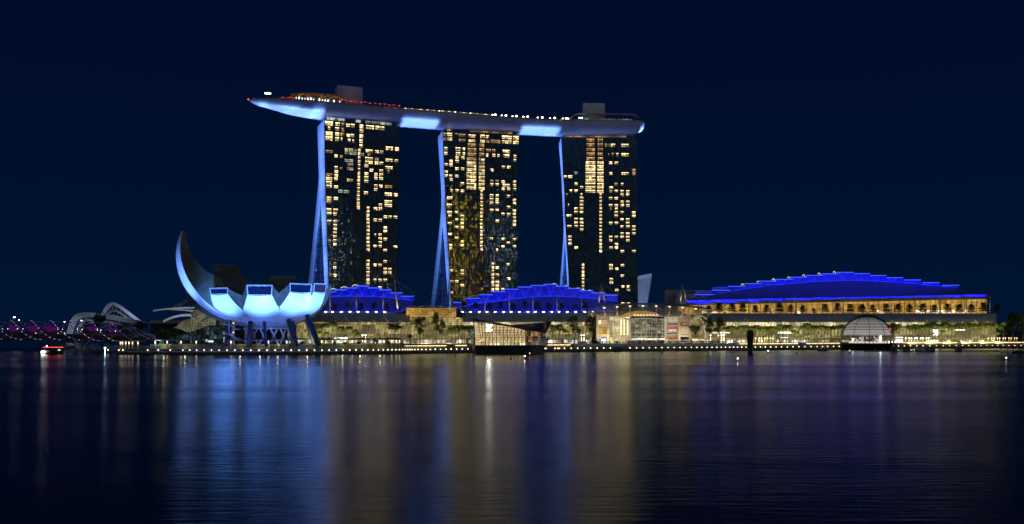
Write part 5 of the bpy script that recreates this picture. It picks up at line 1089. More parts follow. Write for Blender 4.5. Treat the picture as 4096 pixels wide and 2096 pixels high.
for s_, (where, xs_, hs_) in enumerate(sets):
    for k, (px, hh) in enumerate(zip(xs_, hs_)):
        y0 = 1247 if s_ < 2 else 1257; p = C(px, y0, 27); sc = (hh + 14) * p.y / F / 5.6
        place(tt, used, i, p - V((0, 0, .4)), rng.random() * 6, (sc * rng.uniform(.85, 1.1), sc, sc), f'tiered dark terrace tree {where}, {nth(k)}', 'tiered trees on the mall terraces'); i += 1
for k, (px, sz) in enumerate(((1612, 1.0), (1624, .8), (1640, .55), (1676, 1.15), (1697, .5), (1716, .5), (1745, .45), (1790, .6), (1815, .8), (1862, .5), (1889, .7), (1916, .45), (2132, .5), (2196, .55), (2285, .9))):
    place(tt, used, k, dpt(px, 4.5, -.2), rng.random() * 6, (sz * .9, sz * .9, sz * 1.05), f'small tree in the rooftop garden of the roof deck, {nth(k)}', 'garden trees on the roof deck')
# palms
pp = [palm(1, 10), palm(2, 10, 3.3), palm(3, 10, 3.8)]; used = set(); i = 0
def palms(lst, off, where, lab='slender palm'):
    global i
    for px, yc in lst:
        yc += rng.uniform(-7, 5); p = PZ(px, Dp(px) + off + rng.uniform(-2, 2), 3.66); ht = (CH - (yc - 8 - H) * p.y / F) - 3.66; sc = ht / 11.8; w_ = .86 * max(.62, min(1, sc))
        place(pp, used, i, p, rng.random() * 6, (w_, w_, sc), f'{lab} {where}', 'palms along the waterfront'); i += 1
palms([(1268, 1304), (1299, 1300), (1328, 1296), (1364, 1316), (1395, 1308), (1420, 1322), (1276, 1336), (1306, 1338), (1372, 1342), (1430, 1343)], -14, 'in front of the left mall wing beside the petal museum')
palms([(1805, 1320), (1821, 1315), (1834, 1312), (1846, 1316), (1858, 1310), (1868, 1318), (1880, 1310), (1893, 1314)], -12, 'between the glass hall and the crystal-shaped pavilion')
palms([(2196, 1314), (2211, 1311), (2224, 1314), (2236, 1310), (2252, 1316), (2264, 1325), (2272, 1342)], -14, 'right of the crystal-shaped pavilion')
palms([(2450 + v / 3.68, 1312 + rng.uniform(-4, 5)) for v in (1660, 1735, 1780, 1825, 1900, 1960, 2030, 2060, 2110, 2170, 2220, 2260, 2300, 2340, 2400, 2450, 2500)], -13, 'around the dark egg-shaped sculpture')
palms([(3100 + v / 3.295, 1308 + rng.uniform(-4, 5)) for v in (20, 60, 110, 150, 190, 370, 410, 440, 480, 510, 540, 575, 610, 650, 700, 740, 790, 830, 880)] + [(3173, 1330), (3186, 1338), (3108, 1345), (3230, 1343)], -13, 'left of the striped dome')
palms([(3500 + v / 3.295, (1309 if v < 700 else 1301) + rng.uniform(-4, 5)) for v in (460, 490, 530, 570, 600, 640, 680, 720, 760, 800, 840, 880, 920, 960, 1010, 1060, 1110, 1150, 1190, 1240, 1270, 1310, 1350, 1400, 1440, 1490, 1540, 1590, 1650, 1690)] + [(3730, 1338), (3770, 1330), (3990, 1335)], -13, 'right of the striped dome')
# broadleaf trees
bt = {'tall': [tree('tall', 14, 4.2, 21), tree('tall', 14, 4.4, 22, 'leafdark')], 'round': [tree('round', 9, 4.2, 23)], 'spread': [tree('spread', 9, 4.6, 24)], 'small': [tree('small', 4, 1.8, 25, 'hedge')]}
used = set()
def bl(kind, v, px, ytop, wd, off, label, D=None, ybase=None):
    D_ = D or Dp(px) + off; p = PZ(px, D_, 3.6); h0 = {'tall': 14, 'round': 9, 'spread': 9, 'small': 4}[kind]; r0 = {'tall': 4.2, 'round': 4.2, 'spread': 4.6, 'small': 1.8}[kind]
    if ybase: p.z = P(px, ybase, D_).z
    ht = CH - (ytop - H) * D_ / F - p.z; sw = wd * D_ / F / 2 / r0
    place(bt[kind][v:v+1] if v < len(bt[kind]) else bt[kind], used, 0, p, rng.random() * 6, (sw, sw, ht / h0), label, None)
for a in [('spread', 0, 1576, 1296, 58, -13, 'spreading tree with dark flat crown in front of the left mall wing'), ('tall', 0, 1680, 1258, 62, -10, 'tall full tree before the seam of left mall wing and glass hall'),
          ('tall', 1, 1745, 1245, 40, -10, 'tallest dark tree in front of the glass hall'), ('tall', 1, 1768, 1272, 34, -11, 'slimmer dark tree right beside the tallest tree of the glass hall'),
          ('tall', 0, 2298, 1258, 62, -13, 'large tree in front of the middle mall wing right of its palms'), ('tall', 1, 2361, 1262, 52, -13, 'dark tree at the left edge of the entrance hall'),
          ('round', 0, 2429, 1302, 36, -12, 'small round tree in front of the lit windows of the entrance hall'), ('round', 0, 2780, 1296, 46, -10, 'bright green tree in front of the arched porch'),
          ('tall', 1, 2837, 1270, 52, -10, 'left one of the two dark trees right of the arched porch'), ('tall', 1, 2876, 1266, 54, -10, 'right one of the two dark trees right of the arched porch'),
          ('round', 0, 3573, 1288, 54, -10, 'dark round tree just right of the striped dome'), ('round', 0, 1640, 1336, 22, -14, 'small bushy tree near the right end of the left mall wing'),
          ('tall', 1, 4050, 1246, 90, 2, 'big dark tree at the far right end of the mall'), ('tall', 0, 4092, 1250, 80, -2, 'big tree cut by the right edge of the view'), ('round', 0, 4020, 1300, 40, 4, 'low green tree under the big dark tree at right')]: bl(*a)
for px, yt, wd, D_, lb in ((640, 1298, 52, 525, 'round tree in cool light right of the helix bridge'), (688, 1312, 70, 515, 'dark spreading tree right of the tree in cool light'), (392, 1250, 50, 700, 'tall dark tree in front of the ribbed domes'), (345, 1282, 34, 690, 'narrow dark tree left of the tall one before the ribbed domes'), (500, 1290, 60, 640, 'dark tree behind the end of the helix bridge'), (560, 1284, 56, 660, 'dark tree behind the end of the helix bridge, right one'), (455, 1375, 40, 520, 'low lit bush at the left end of the quay')):
    bl('round' if wd > 36 else 'tall', 0 if px in (640, 455) else 1, px, yt, wd, 0, lb, D_)
# cones of young trees at the right pergola edge etc. are covered by the planters below
# uplights among palms (warm, as in the photo)
for k, px in enumerate([1290, 1380, 1840, 2225, 2910, 2980, 3060, 3130, 3230, 3300, 3650, 3720, 3790, 3860, 3930, 3990]):
    light('SPOT', 'palm_uplight', PZ(px, Dp(px) - 27, 3.9), PZ(px + 4, Dp(px) - 12, 13.5), 9500, (1.0, .92, .38), .3, spot=125, blend=.8)
for px in (640, 2780, 2429, 1680, 1576, 1750, 2298, 2361, 2837, 2876, 3573): light('SPOT', 'tree_fill_uplight', PZ(px, (525 if px == 640 else Dp(px)) - 22, 4), PZ(px, (525 if px == 640 else Dp(px)) - 8, 12), 2600, (.55, .9, .9) if px == 640 else (1, .9, .5), .3, spot=90, blend=.8)  # mostly added spots that brighten the dark waterfront trees
# ---------------------------------------------------------------- masts with cables on the terraces
def mast(px, ytop, ybase, off, label, frame=None, r=.55, cab=()):
    root = thing('cable_mast', C(px, ybase, off), label, 'mast', 'pale masts on the mall terraces')
    for fx in ([px] if frame is None else frame):
        g = MB(); a, c = C(fx, ybase, off), C(px, ytop, off + 2); mid = a + (c - a) * .4
        g.tube([a, mid, c], [r * .85, r, r * .35], 8); g.build('pole', M['steel'], root, True)
    for (cx_, cy_) in cab: g = MB(); g.tube([C(px, ytop + 2, off + 2), C(cx_, cy_, off - 3)], .06, 4); g.build('cable', M['steel'], root)
    return root
k = 0
for px, yt in ((1320, 1165), (1425, 1167), (1532, 1170)): mast(px, yt, 1247, 26, f'single pale mast before the blue roof by the petal museum, {nth(k)}', r=.42, cab=((px - 34, 1238), (px + 38, 1246))); k += 1
mast(1577, 1118, 1249, 24, 'tall leaning mast at the right end of the blue roof by the museum', [1592], .6, ((1650, 1222), (1720, 1224), (1765, 1224), (1552, 1180), (1545, 1247)))
mast(1795, 1122, 1222, 14, 'tall mast above the roof plates of the glass hall', None, .5, ((1700, 1224), (1850, 1226), (1830, 1180)))
for k, (px, yt) in enumerate(((1842, 1175), (1940, 1176), (2037, 1178), (2132, 1180), (2228, 1180), (2327, 1181))): mast(px, yt, 1248, 26, f'single pale mast in front of the middle blue roof, {nth(k)}', r=.42, cab=((px - 30, 1222), (px + 46, 1246)))
mast(2404, 1133, 1224, 14, 'A-shaped pair of masts above the left end of the entrance canopy', [2393, 2424], .6, ((2480, 1180), (2560, 1218), (2380, 1222)))
mast(2729, 1136, 1221, 14, 'A-shaped pair of masts above the right end of the entrance canopy', [2720, 2750], .6, ((2625, 1217), (2668, 1218), (2780, 1215)))
for k, (px, yt) in enumerate(((2806, 1185), (2901, 1185), (2995, 1185), (3088, 1185), (3182, 1184), (3278, 1184), (3373, 1184), (3468, 1184), (3565, 1183), (3662, 1182), (3759, 1182), (3860, 1181), (3960, 1180))):
    mast(px, yt, 1257, 30, f'single pale mast in front of the large gold lit hall, {nth(k)}', r=.42, cab=((px - 22, 1240), (px + 30, 1250)) if k % 2 == 0 else ())
for k, px in enumerate((1320, 1425, 1532, 1592, 1842, 1940, 2037, 2132, 2228, 2327, 2404, 2735)):
    light('SPOT', 'mast_uplight', C(px, 1246 if px not in (2404, 2735) else 1212, 21 if px not in (2404, 2735) else 6), C(px, 1190, 27 if px not in (2404, 2735) else 15), 1500, (1, .80, .50), .15, spot=50, blend=.7)
for px in (2806, 2901, 2995, 3088, 3182, 3278, 3373, 3468, 3565, 3662, 3759, 3860, 3960): light('SPOT', 'mast_uplight', C(px - 4, 1256, 23), C(px, 1200, 32), 1300, (1, .84, .6), .15, spot=46, blend=.7)
for px in range(2830, 3960, 66): light('SPOT', 'terrace_uplight', C(px, 1257, 19), C(px + 6, 1240, 27), 900, (1, .92, .55), .15, spot=115, blend=.7)
for px in (2901, 3088, 3278, 3468, 3662, 3860): light('SPOT', 'mast_uplight', C(px, 1256, 25), C(px, 1205, 60), 5200, (1, .84, .55), .3, spot=95, blend=.8)
# ---------------------------------------------------------------- crystal-shaped glass pavilion on the water
cp = thing('crystal_pavilion', P(2040, 1414, 505), 'faceted glass pavilion with glowing monogram standing on a dark plinth in the water', 'pavilion')
K = 3900.0
def q2(x, y, D): return P(1870 + x / 7.156, 1260 + y / 7.156, D)
D0, D1 = 492, 502
# plinth: front face, left chamfer faces, right part further back
plan = [(118, 510), (228, 494), (520, 490), (1860, 494), (2220, 512)]
zt = lambda D: P(0, 1382, D).z
g = MB(); tp = [PZ(1870 + x / 7.156, D, 4.3) for x, D in plan]; bt_ = [V((p.x + (1.2 if i < 3 else -1.2) * (0.6), p.y + 1, -3)) for i, p in enumerate(tp)]
bk = [V((tp[-1].x, 530, 4.3)), V((tp[0].x, 530, 4.3))]; full = tp + bk; low_ = bt_ + [V((p.x, p.y, -3)) for p in bk]; n = len(full)
g.add(full + low_, [tuple(range(n))] + [((i + 1) % n, i, n + i, n + (i + 1) % n) for i in range(n)]); g.build('plinth', pm('plinth_metal', (.04, .055, .065), .35, .3, var=.2, sc=.3), cp)
# main crystal: left lantern, big front face, right dark facet and roof
lit = room('pavilion_interior', (1.0, .64, .27), (1.0, .76, .38), (2.3, 80, 1.6), .62, 1.0, pw=1.0); M['pavlit'] = lit
pavhi = room('pavilion_floor_glow', (1.0, .72, .22), (1.0, .92, .55), (2.6, 80, 9), .5, 2.6)
def facet(name, pts, mat, par=cp): g = MB(); g.add(pts, [tuple(range(len(pts)))]); return g.build(name, mat, par)
A = q2(175, 118, 500); B_ = q2(500, 180, 493); Cc = q2(1680, 395, 497); Dd = q2(1670, 868, 497); E_ = q2(515, 872, 493); F_ = q2(215, 872, 499)
def topy_(x): return its([(175, 118), (500, 182), (900, 248), (1300, 318), (1680, 400), (2240, 480)], x)
fx = [500, 615, 720, 830, 930, 1035, 1140, 1245, 1345, 1448, 1555, 1660]
def fd(x): return 493 + 5 * (x - 500) / 1180
g = MB(); g.grid([[q2(x, 872, fd(x)), q2(x, topy_(x), fd(x) + 1.0)] for x in fx]); fr_ = g.build('front_glazing', M['clear'], cp)
g = MB(); g.grid([[q2(x, 872, fd(x) + 6), q2(x, max(topy_(x) + 30, 150), fd(x) + 6.5)] for x in fx]); g.build('inner_screen', lit, cp)
g = MB(); g.grid([[q2(x, 872, fd(x) + 5), q2(x, 800, fd(x) + 5)] for x in fx[1:]]); g.build('floor_glow', pavhi, cp)
g = MB(); g.quad(F_ + V((0, 4, 0)), E_ + V((0, 5, 0)), B_ + V((0, 5, -2)), A + V((0, 4, -2))); g.build('inner_screen', lit, cp)
g = MB(); g.quad(F_, E_, B_, A); g.build('corner_glazing', M['clear'], cp)
fm_ = pm('pavilion_steel', (.10, .11, .10), .4, .3)
g = MB()
for x in fx: g.beam(q2(x, 872, fd(x) - .15), q2(x, topy_(x), fd(x) + .85), .34, .35)
for x in (300, 400): g.beam(q2(x + (500 - x) * .55, 872, 496), q2(x, topy_(x), 496.5), .2, .3)
for y in (210, 285, 360, 432, 500, 572, 645, 718, 797):
    xr = 1660; xl = 175 + (y - 118) * .05
    for i in range(len(fx) - 1):
        if topy_(fx[i]) < y: g.beam(q2(fx[i], y, fd(fx[i]) - .1), q2(fx[i+1], max(y, topy_(fx[i+1])), fd(fx[i+1]) - .1), .2, .2)
    if y > 190: g.beam(q2(xl, y, 499.2), q2(500, y, 493), .14, .14)
for x in range(540, 1660, 104): g.beam(q2(x, 700, fd(x) + 4), q2(x + 60, 440, fd(x) + 4.5), .18, .18)
g.beam(F_, A, .4, .4); g.beam(E_, B_, .35, .35); g.build('frame', fm_, cp)
# roof edge and dark rear facet rising to the right
g = MB(); R0 = [q2(x, topy_(x) - 2, fd(min(x, 1660)) + (0 if x < 1700 else 6)) for x in (175, 500, 900, 1300, 1680, 2240)]; R1 = [V((p.x, p.y + 12, p.z + .4)) for p in R0]; g.grid([[a, b_] for a, b_ in zip(R0, R1)]); g.grid([[a, a + V((0, 0, -.7))] for a in R0]); g.build('roof_edge', M['black'], cp)
dk = room('dark_facet_glass', (.05, .045, .035), (.30, .22, .12), (1.6, 80, 1.2), .01, .16, pw=2.5)
g = MB(); rp = [q2(1270, 296, 509), q2(2395, 200, 518), q2(2258, 482, 506), q2(1680, 398, 503)]; g.quad(rp[3], rp[2], rp[1], rp[0]); g.build('rear_facet', dk, cp)
g = MB()
for k in range(1, 12): u = k / 12; g.beam(rp[3] + (rp[2] - rp[3]) * u + V((0, -.2, 0)), rp[0] + (rp[1] - rp[0]) * min(1, u + .04) + V((0, -.2, 0)), .12, .12)
for u in (.3, .6): g.beam(rp[3] + (rp[0] - rp[3]) * u, rp[2] + (rp[1] - rp[2]) * u, .12, .12)
for i in range(4): g.beam(rp[i], rp[(i+1) % 4], .4, .4)
g.build('frame', M['dark_steel'], cp)
facet('side_facet', [q2(2258, 482, 506), q2(2395, 200, 518), q2(2300, 860, 520), q2(2215, 860, 508)], dk)
# open terrace bay at the right end
g = MB(); g.grid([[q2(x, 868, 504), q2(x, 400 + (x - 1680) * .15, 504)] for x in (1670, 1780, 1900, 2050, 2220)]); g.build('terrace_back_wall', room('terrace_glow', (.55, .25, .10), (1.0, .6, .3), (1.2, 80, 3), .03, .45, pw=2.2), cp)
g = MB()
for y in (648, 700): g.hexa([q2(1690, y, 498), q2(2235, y, 503), q2(2235, y, 508), q2(1690, y, 508), q2(1690, y - 18, 498), q2(2235, y - 18, 503), q2(2235, y - 18, 508), q2(1690, y - 18, 508)])
g.build('terrace_slab', M['dark_steel'], cp)
g = MB()
for k in range(11): x = 1890 + k * 32; g.beam(q2(x, 855, 498.5 + k * .4), q2(x + 46, 655, 499 + k * .4), .16, .16)
g.build('terrace_screen', M['white'], cp)
light('SPOT', 'terrace_screen_light', q2(2040, 860, 495), q2(2060, 740, 500), 260, (.7, .85, 1.0), .2, spot=110, blend=.7)
# small white annex with bright slanted panes at the left
ax = thing('glass_annex', q2(140, 880, 512), 'small slanted glass annex with white streaks at the left foot of the crystal-shaped pavilion', 'annex')
g = MB(); an = [q2(118, 880, 508), q2(215, 880, 506), q2(200, 408, 510), q2(70, 425, 512)]; g.quad(*an); g.add([an[0], an[3], an[3] + V((0, 8, 0)), an[0] + V((0, 8, 0))], [(0, 1, 2, 3)]); g.add([an[3], an[2], an[2] + V((0, 8, 0)), an[3] + V((0, 8, 0))], [(0, 1, 2, 3)]); g.build('pane', room('annex_glass', (.10, .12, .12), (.9, .85, .75), (.7, 80, .9), .03, .8, pw=3), ax)
g = MB()
for i in range(4): g.beam(an[i], an[(i+1) % 4], .2, .2)
for u in (.25, .5, .75): g.beam(an[0] + (an[1]-an[0]) * u - V((0, .2, 0)), an[3] + (an[2]-an[3]) * u - V((0, .2, 0)), .14, .14); g.beam(an[0] + (an[3]-an[0]) * u - V((0, .2, 0)), an[1] + (an[2]-an[1]) * u - V((0, .2, 0)), .14, .14)
g.build('frame', M['white'], ax)
# glowing monogram on the front: a slanted L crossed by a V
mono = em('glowing_monogram', (1.0, .95, .80), 5, True)
g = MB()
def mb(x0, y0, x1, y1, wd): a, c = q2(x0, y0, 491.6), q2(x1, y1, 491.6); g.beam(a, c, wd, .25, up=V((0, 1, 0)))
mb(560, 290, 612, 430, .62); mb(695, 290, 612, 430, .40); mb(532, 284, 598, 284, .28); mb(662, 284, 716, 284, .28)     # V with serifs
mb(640, 300, 575, 440, .62); mb(525, 450, 690, 450, .34); mb(690, 450, 704, 408, .34); mb(600, 290, 668, 290, .22)      # L, leaning
g.build('monogram', mono, cp)
light('AREA', 'monogram_glow', q2(615, 372, 490.8), q2(615, 372, 400), 150, (1, .95, .8), 1.6, 1.2)
# ---------------------------------------------------------------- glass dome on the water
dm = thing('dome_pavilion', PZ(3468, 600, 0), 'striped glass dome pavilion on a dark round base in the water', 'dome')
dc = PZ(3467, 604, 0); RD = 15.3; zb = P(0, 1372.5, 604).z; zc_ = zb + 2.7
def sph(r, th): return (r * math.cos(th), zc_ + r * math.sin(th) * .96 if th > 0 else zc_ + r * math.sin(th))
prof = [sph(RD, R(a)) for a in range(-9, 91, 9)]; prof = [(max(.05, r * .99), z) for r, z in prof]
g = MB(); g.lathe(dc, prof, 40); g.build('glass_shell', M['clear'], dm, True)
g = MB()
for k in range(19):
    th = R(6 + k * 4.3); r, z = sph(RD, th)
    if r < 1.6: continue
    g.tube([dc + V((math.cos(a) * (r + .12), math.sin(a) * (r + .12), z)) for a in [2 * math.pi * j / 48 for j in range(49)]], (.30 if k > 3 else .12), 4, cap=False)
g.build('sun_louvre', M['black'], dm)
g = MB()
for k in range(10):
    a = 2 * math.pi * k / 10 - .55; g.tube([dc + V((math.cos(a) * (r + .2), math.sin(a) * (r + .2), z)) for r, z in prof], .15, 5)
g.build('rib', M['black'], dm)
g = MB(); g.lathe(dc, [(.1, zc_ + RD * .96 - .3), (2.8, zc_ + RD * .945 - .5), (2.8, zc_ + RD * .93 - .6)], 24); g.build('oculus_cap', M['black'], dm)
g = MB(); r_in = RD - 1.2; g.lathe(dc, [(r_in * math.cos(R(a)), zc_ + r_in * math.sin(R(a)) * .96) for a in range(10, 91, 8)], 40); g.build('inner_lining', em('glowing_dome_lining', (.86, .80, .76), .46, True), dm, True)  # lining glows by itself in place of lamps inside the dome
g = MB(); rg = random.Random(8)
rows = [(dc + V((math.cos(a) * 9, math.sin(a) * 9, 0))) for a in [math.pi + math.pi * j / 24 for j in range(25)]]
g.grid([[V((p.x, p.y, zb + .2)), V((p.x, p.y, zb + 4.2))] for p in rows]); g.build('shop_floor_wall', room('dome_shop_floor', (.55, .28, .18), (.95, .95, 1.0), (1.1, 1.1, .9), .03, 1.5, pw=3), dm)
for k in range(14):
    a = math.pi * 1.05 + math.pi * .9 * k / 13; p = dc + V((math.cos(a) * 11, math.sin(a) * 11, zb + .1)); g = MB(); g.box(p, 1.6, .8, 1.0); g.build('display_table', em('display_table_%d' % 0, (1.0, .75, .6), .9) if k == 0 else bpy.data.materials['display_table_0'], dm)
for k, (dx, c_, h_) in enumerate(((-11.5, 'coolamp', 1.8), (5.5, 'whitelamp', 3.6), (-1.8, 'coolamp', 1.2))):
    g = MB(); p = dc + V((dx, -8, zb + 1.2)); g.tube([p, p + V((0, 0, h_))], .28, 6); g.build('lit_panel', M[c_], dm)
g = MB(); p = dc + V((10.4, -10, zb + 9.2)); g.beam(p, p + V((.5, 0, -1.5)), .22, .2); g.build('red_light_bar', M['red'], dm)
g = MB(); g.lathe(dc, [(.1, zb), (15.6, zb), (15.9, zb - .3), (15.2, 2.6), (14.0, -2.5)], 48); g.build('base', M['black'], dm, True)
g = MB(); g.tube([dc + V((-.6, 0, zc_ + RD * .96)), dc + V((-.6, 0, zc_ + RD * .96 + 1.6))], .07, 5); g.ball(dc + V((-.6, 0, zc_ + RD * .96 + 1.8)), .3, 6, 4); g.build('finial', M['black'], dm)
jt = thing('jetty', PZ(3590, 640, 0), 'short dark jetty on piers linking the dome to the shore', 'jetty')
g = MB(); g.hexa([P(3560, 1375, 607), P(3614, 1375, 640), P(3614, 1375, 655), P(3550, 1375, 615), P(3560, 1371, 607), P(3614, 1371, 640), P(3614, 1371, 655), P(3550, 1371, 615)]); g.build('deck', M['dark_steel'], jt)
for px in (3578, 3584, 3600, 3607): g = MB(); g.tube([PZ(px, 628, -2), P(px, 1374, 628)], .45, 8); g.build('pier', M['concrete'], jt)
for k in range(5): g = MB(); p = P(3556 + k * 13, 1372, 609 + k * 8); g.tube([p, p + V((0, 0, 1.2))], .12, 5); g.ball(p + V((0, 0, .4)), .25, 6, 4); g.build('lamp', M['whitelamp'], jt)
# ---------------------------------------------------------------- dark egg-shaped sculpture on its barge
sg = thing('egg_sculpture', PZ(3001, 560, .8), 'tall unlit dark egg-topped figure standing on a barge in the water', 'sculpture')
pc_ = PZ(3001, 560, 0); prof = []
for y, hw in ((1412, 8.5), (1400, 8.3), (1380, 10.5), (1360, 13), (1348, 14.2), (1336, 14.2), (1328, 12.5), (1322, 9), (1319.5, 5), (1318.5, .2)): prof.append((hw * 560 / F, P(0, y, 560).z))
def sm(pf): return [(its([(z, r) for r, z in pf], pf[0][1] + (pf[-1][1] - pf[0][1]) * k / 30), pf[0][1] + (pf[-1][1] - pf[0][1]) * k / 30) for k in range(31)]
g = MB(); g.lathe(pc_, sm(prof), 24); g.build('body', M['black'], sg, True)
g = MB(); g.lathe(pc_, [(1.25, .8), (1.3, 2.2), (1.25, 2.4)], 24); g.build('collar', M['dark_steel'], sg)
bg_ = thing('barge', PZ(2990, 562, 0), 'low dark barge hung with round tyre fenders, carrying the egg-shaped sculpture', 'barge')
g = MB(); g.hexa([P(2946, 1410, 560), P(3060, 1410, 560), P(3060, 1410, 572), P(2946, 1410, 572), P(2940, 1402, 559), P(3062, 1402, 559), P(3062, 1402, 573), P(2940, 1402, 573)]); g.build('hull', M['dark_steel'], bg_)
g = MB(); g.hexa([P(2932, 1410, 560.5), P(2950, 1410, 560.5), P(2950, 1410, 570), P(2932, 1410, 570), P(2936, 1398, 561), P(2948, 1398, 561), P(2948, 1398, 569), P(2936, 1398, 569)]); g.build('wheelhouse', M['grey'], bg_)
tyre = pm('pale_tyre', (.45, .42, .36), .8)
for k, dx in enumerate((2952, 2959, 2966, 2977, 2990, 3015, 3026, 3032, 3040, 3048, 3056)):
    c = P(dx, 1399.5, 558.6); g = MB(); g.tube([c + V((math.cos(a) * .36, 0, math.sin(a) * .36)) for a in [2 * math.pi * j / 12 for j in range(13)]], .08, 5, cap=False); g.build('tyre_fender', tyre, bg_)
# ---------------------------------------------------------------- boats and floats
def boat(name, px, D, y, wpx, label, cat, hullm, cabm, hh=1.2, cab=.55, ch=1.8, lights=()):
    s = D / F; L = wpx * s; root = thing(name, PZ(px, D, 0), label, cat); c = PZ(px, D, 0); n = 10; rows = []
    for k in range(n + 1):
        u = -1 + 2 * k / n; b_ = (1 - abs(u) ** 3.2) * L * .13 + .12; sh = .35 * u * u; x = c.x + u * L / 2
        rows.append([V((x, c.y - b_, hh + sh)), V((x * 1 - u * .5, c.y - b_ * .75, -.35)), V((x - u * .5, c.y + b_ * .75, -.35)), V((x, c.y + b_, hh + sh))])
    g = MB(); g.grid(rows); g.grid([[r_[3], r_[0]] for r_ in rows]); g.add(rows[0], [(0, 1, 2, 3)]); g.add(rows[-1], [(3, 2, 1, 0)]); g.build('hull', hullm, root)
    g = MB(); w2 = L * cab / 2; a = [V((c.x - w2, c.y - L * .09, hh)), V((c.x + w2, c.y - L * .09, hh)), V((c.x + w2, c.y + L * .09, hh)), V((c.x - w2, c.y + L * .09, hh))]; up_ = [V((p.x * .93 + c.x * .07, p.y * .9 + c.y * .1, hh + ch)) for p in a]; g.hexa(a + up_); g.build('cabin', cabm, root)
    g = MB(); 
    for k in range(5): x = c.x - w2 * .8 + w2 * 1.6 * k / 4.6; g.quad(V((x, c.y - L * .09 - .06, hh + ch * .45)), V((x + w2 * .26, c.y - L * .09 - .06, hh + ch * .45)), V((x + w2 * .26, c.y - L * .088 + .02, hh + ch * .85)), V((x, c.y - L * .088 + .02, hh + ch * .85)))
    g.build('cabin_window', M['skyglass'], root)
    return root, c, L
r_, c, L = boat('tour_boat', 213, 490, 1400, 84, 'dark red tour boat with glowing red roof line and white bow lights under the bridges', 'tour boat', pm('dark_red_hull', (.10, .012, .012), .4), pm('dark_red_cabin', (.07, .01, .01), .5), 1.0, .8, 1.9)
g = MB(); g.beam(c + V((-L * .42, -1.3, 3.35)), c + V((L * .52, -1.3, 3.35)), .3, .22); g.build('red_roof_light', em('red_led_line', (1.0, .05, .02), 4, True), r_)
g = MB(); g.hexa([c + V((-L * .4, -1.6, 3.0)), c + V((L * .5, -1.6, 3.0)), c + V((L * .5, 1.6, 3.0)), c + V((-L * .4, 1.6, 3.0)), c + V((-L * .4, -1.6, 3.2)), c + V((L * .5, -1.6, 3.2)), c + V((L * .5, 1.6, 3.2)), c + V((-L * .4, 1.6, 3.2))]); g.build('canopy_roof', M['dark_steel'], r_)
for dx, z, s_ in ((-.47, .9, .45), (-.43, 1.25, .5), (-.38, .9, .42), (-.33, .9, .4)): g = MB(); g.ball(c + V((L * dx, -1.7, z)), s_, 8, 5); g.build('bow_light', M['whitelamp'], r_)
g = MB(); g.beam(c + V((L * .30, -1.75, 2.0)), c + V((L * .42, -1.75, 2.0)), .1, .6); g.build('route_sign', em('green_sign', (.35, 1, .75), 1.2), r_)
g = MB(); g.hexa([c + V((-L * .4, -1.5, .9)), c + V((-L * .12, -1.7, .9)), c + V((-L * .12, 0, .9)), c + V((-L * .4, 0, .9)), c + V((-L * .36, -1.5, 1.9)), c + V((-L * .14, -1.7, 1.8)), c + V((-L * .14, 0, 1.8)), c + V((-L * .36, 0, 1.9))]); g.build('bow_deck', M['white'], r_)
g = MB(); g.ball(c + V((-L * .28, -.5, 3.9)), .3, 8, 5); g.build('mast_light', M['whitelamp'], r_)
boat('tour_boat', 2470, 545, 1400, 36, 'small blue-grey covered boat moored below the event plaza', 'boat', M['navy'], pm('blue_grey_cabin', (.10, .16, .24), .5), .7, .85, 1.7)
boat('tour_boat', 3290, 566, 1400, 46, 'pale grey boat with low cabin left of the dome base', 'boat', pm('grey_hull', (.10, .13, .14), .5), pm('grey_cabin', (.16, .20, .22), .5), .6, .7, 1.5)
boat('tour_boat', 4075, 520, 1400, 60, 'dark flat workboat at the right edge of the water', 'boat', M['black'], M['dark_steel'], .4, .4, .8)
wb = thing('work_barge', PZ(3700, 545, 0), 'long dark work barge with site cabins right of the dome', 'barge')
g = MB(); g.hexa([PZ(3457, 545, -.4), PZ(4000, 552, -.4), PZ(4000, 560, -.4), PZ(3470, 553, -.4), PZ(3455, 545, .35), PZ(4000, 552, .35), PZ(4000, 560, .35), PZ(3470, 553, .35)]); g.build('hull', M['black'], wb)
for (x0, x1, y0, mt_) in ((3562, 3588, 1384, 'black'), (3608, 3640, 1386, 'dark_steel'), (3660, 3700, 1387, 'concrete'), (3702, 3740, 1388, 'navy'), (3820, 3850, 1392, 'dark_steel')):
    g = MB(); zz = P(0, y0, 550).z; g.hexa([PZ(x0, 548, .35), PZ(x1, 548, .35), PZ(x1, 553, .35), PZ(x0, 553, .35), PZ(x0, 548, zz), PZ(x1, 548, zz), PZ(x1, 553, zz), PZ(x0, 553, zz)]); cb = g.build('site_cabin', M[mt_], wb)
    g = MB(); xm = (x0 + x1) / 2; g.quad(PZ(xm - 4, 547.9, zz * .45), PZ(xm + 2, 547.9, zz * .45), PZ(xm + 2, 547.9, zz * .75), PZ(xm - 4, 547.9, zz * .75)); g.build('window', M['skyglass'], cb)
g = MB()
for k in range(26): x = 3480 + k * 3.2; g.beam(PZ(x, 546, .7), PZ(x + 4, 548, .6 + random.random() * .4), .5, .4)
g.build('rubble_load', pm('rusty_scrap', (.10, .05, .03), .9, sc=2), wb)
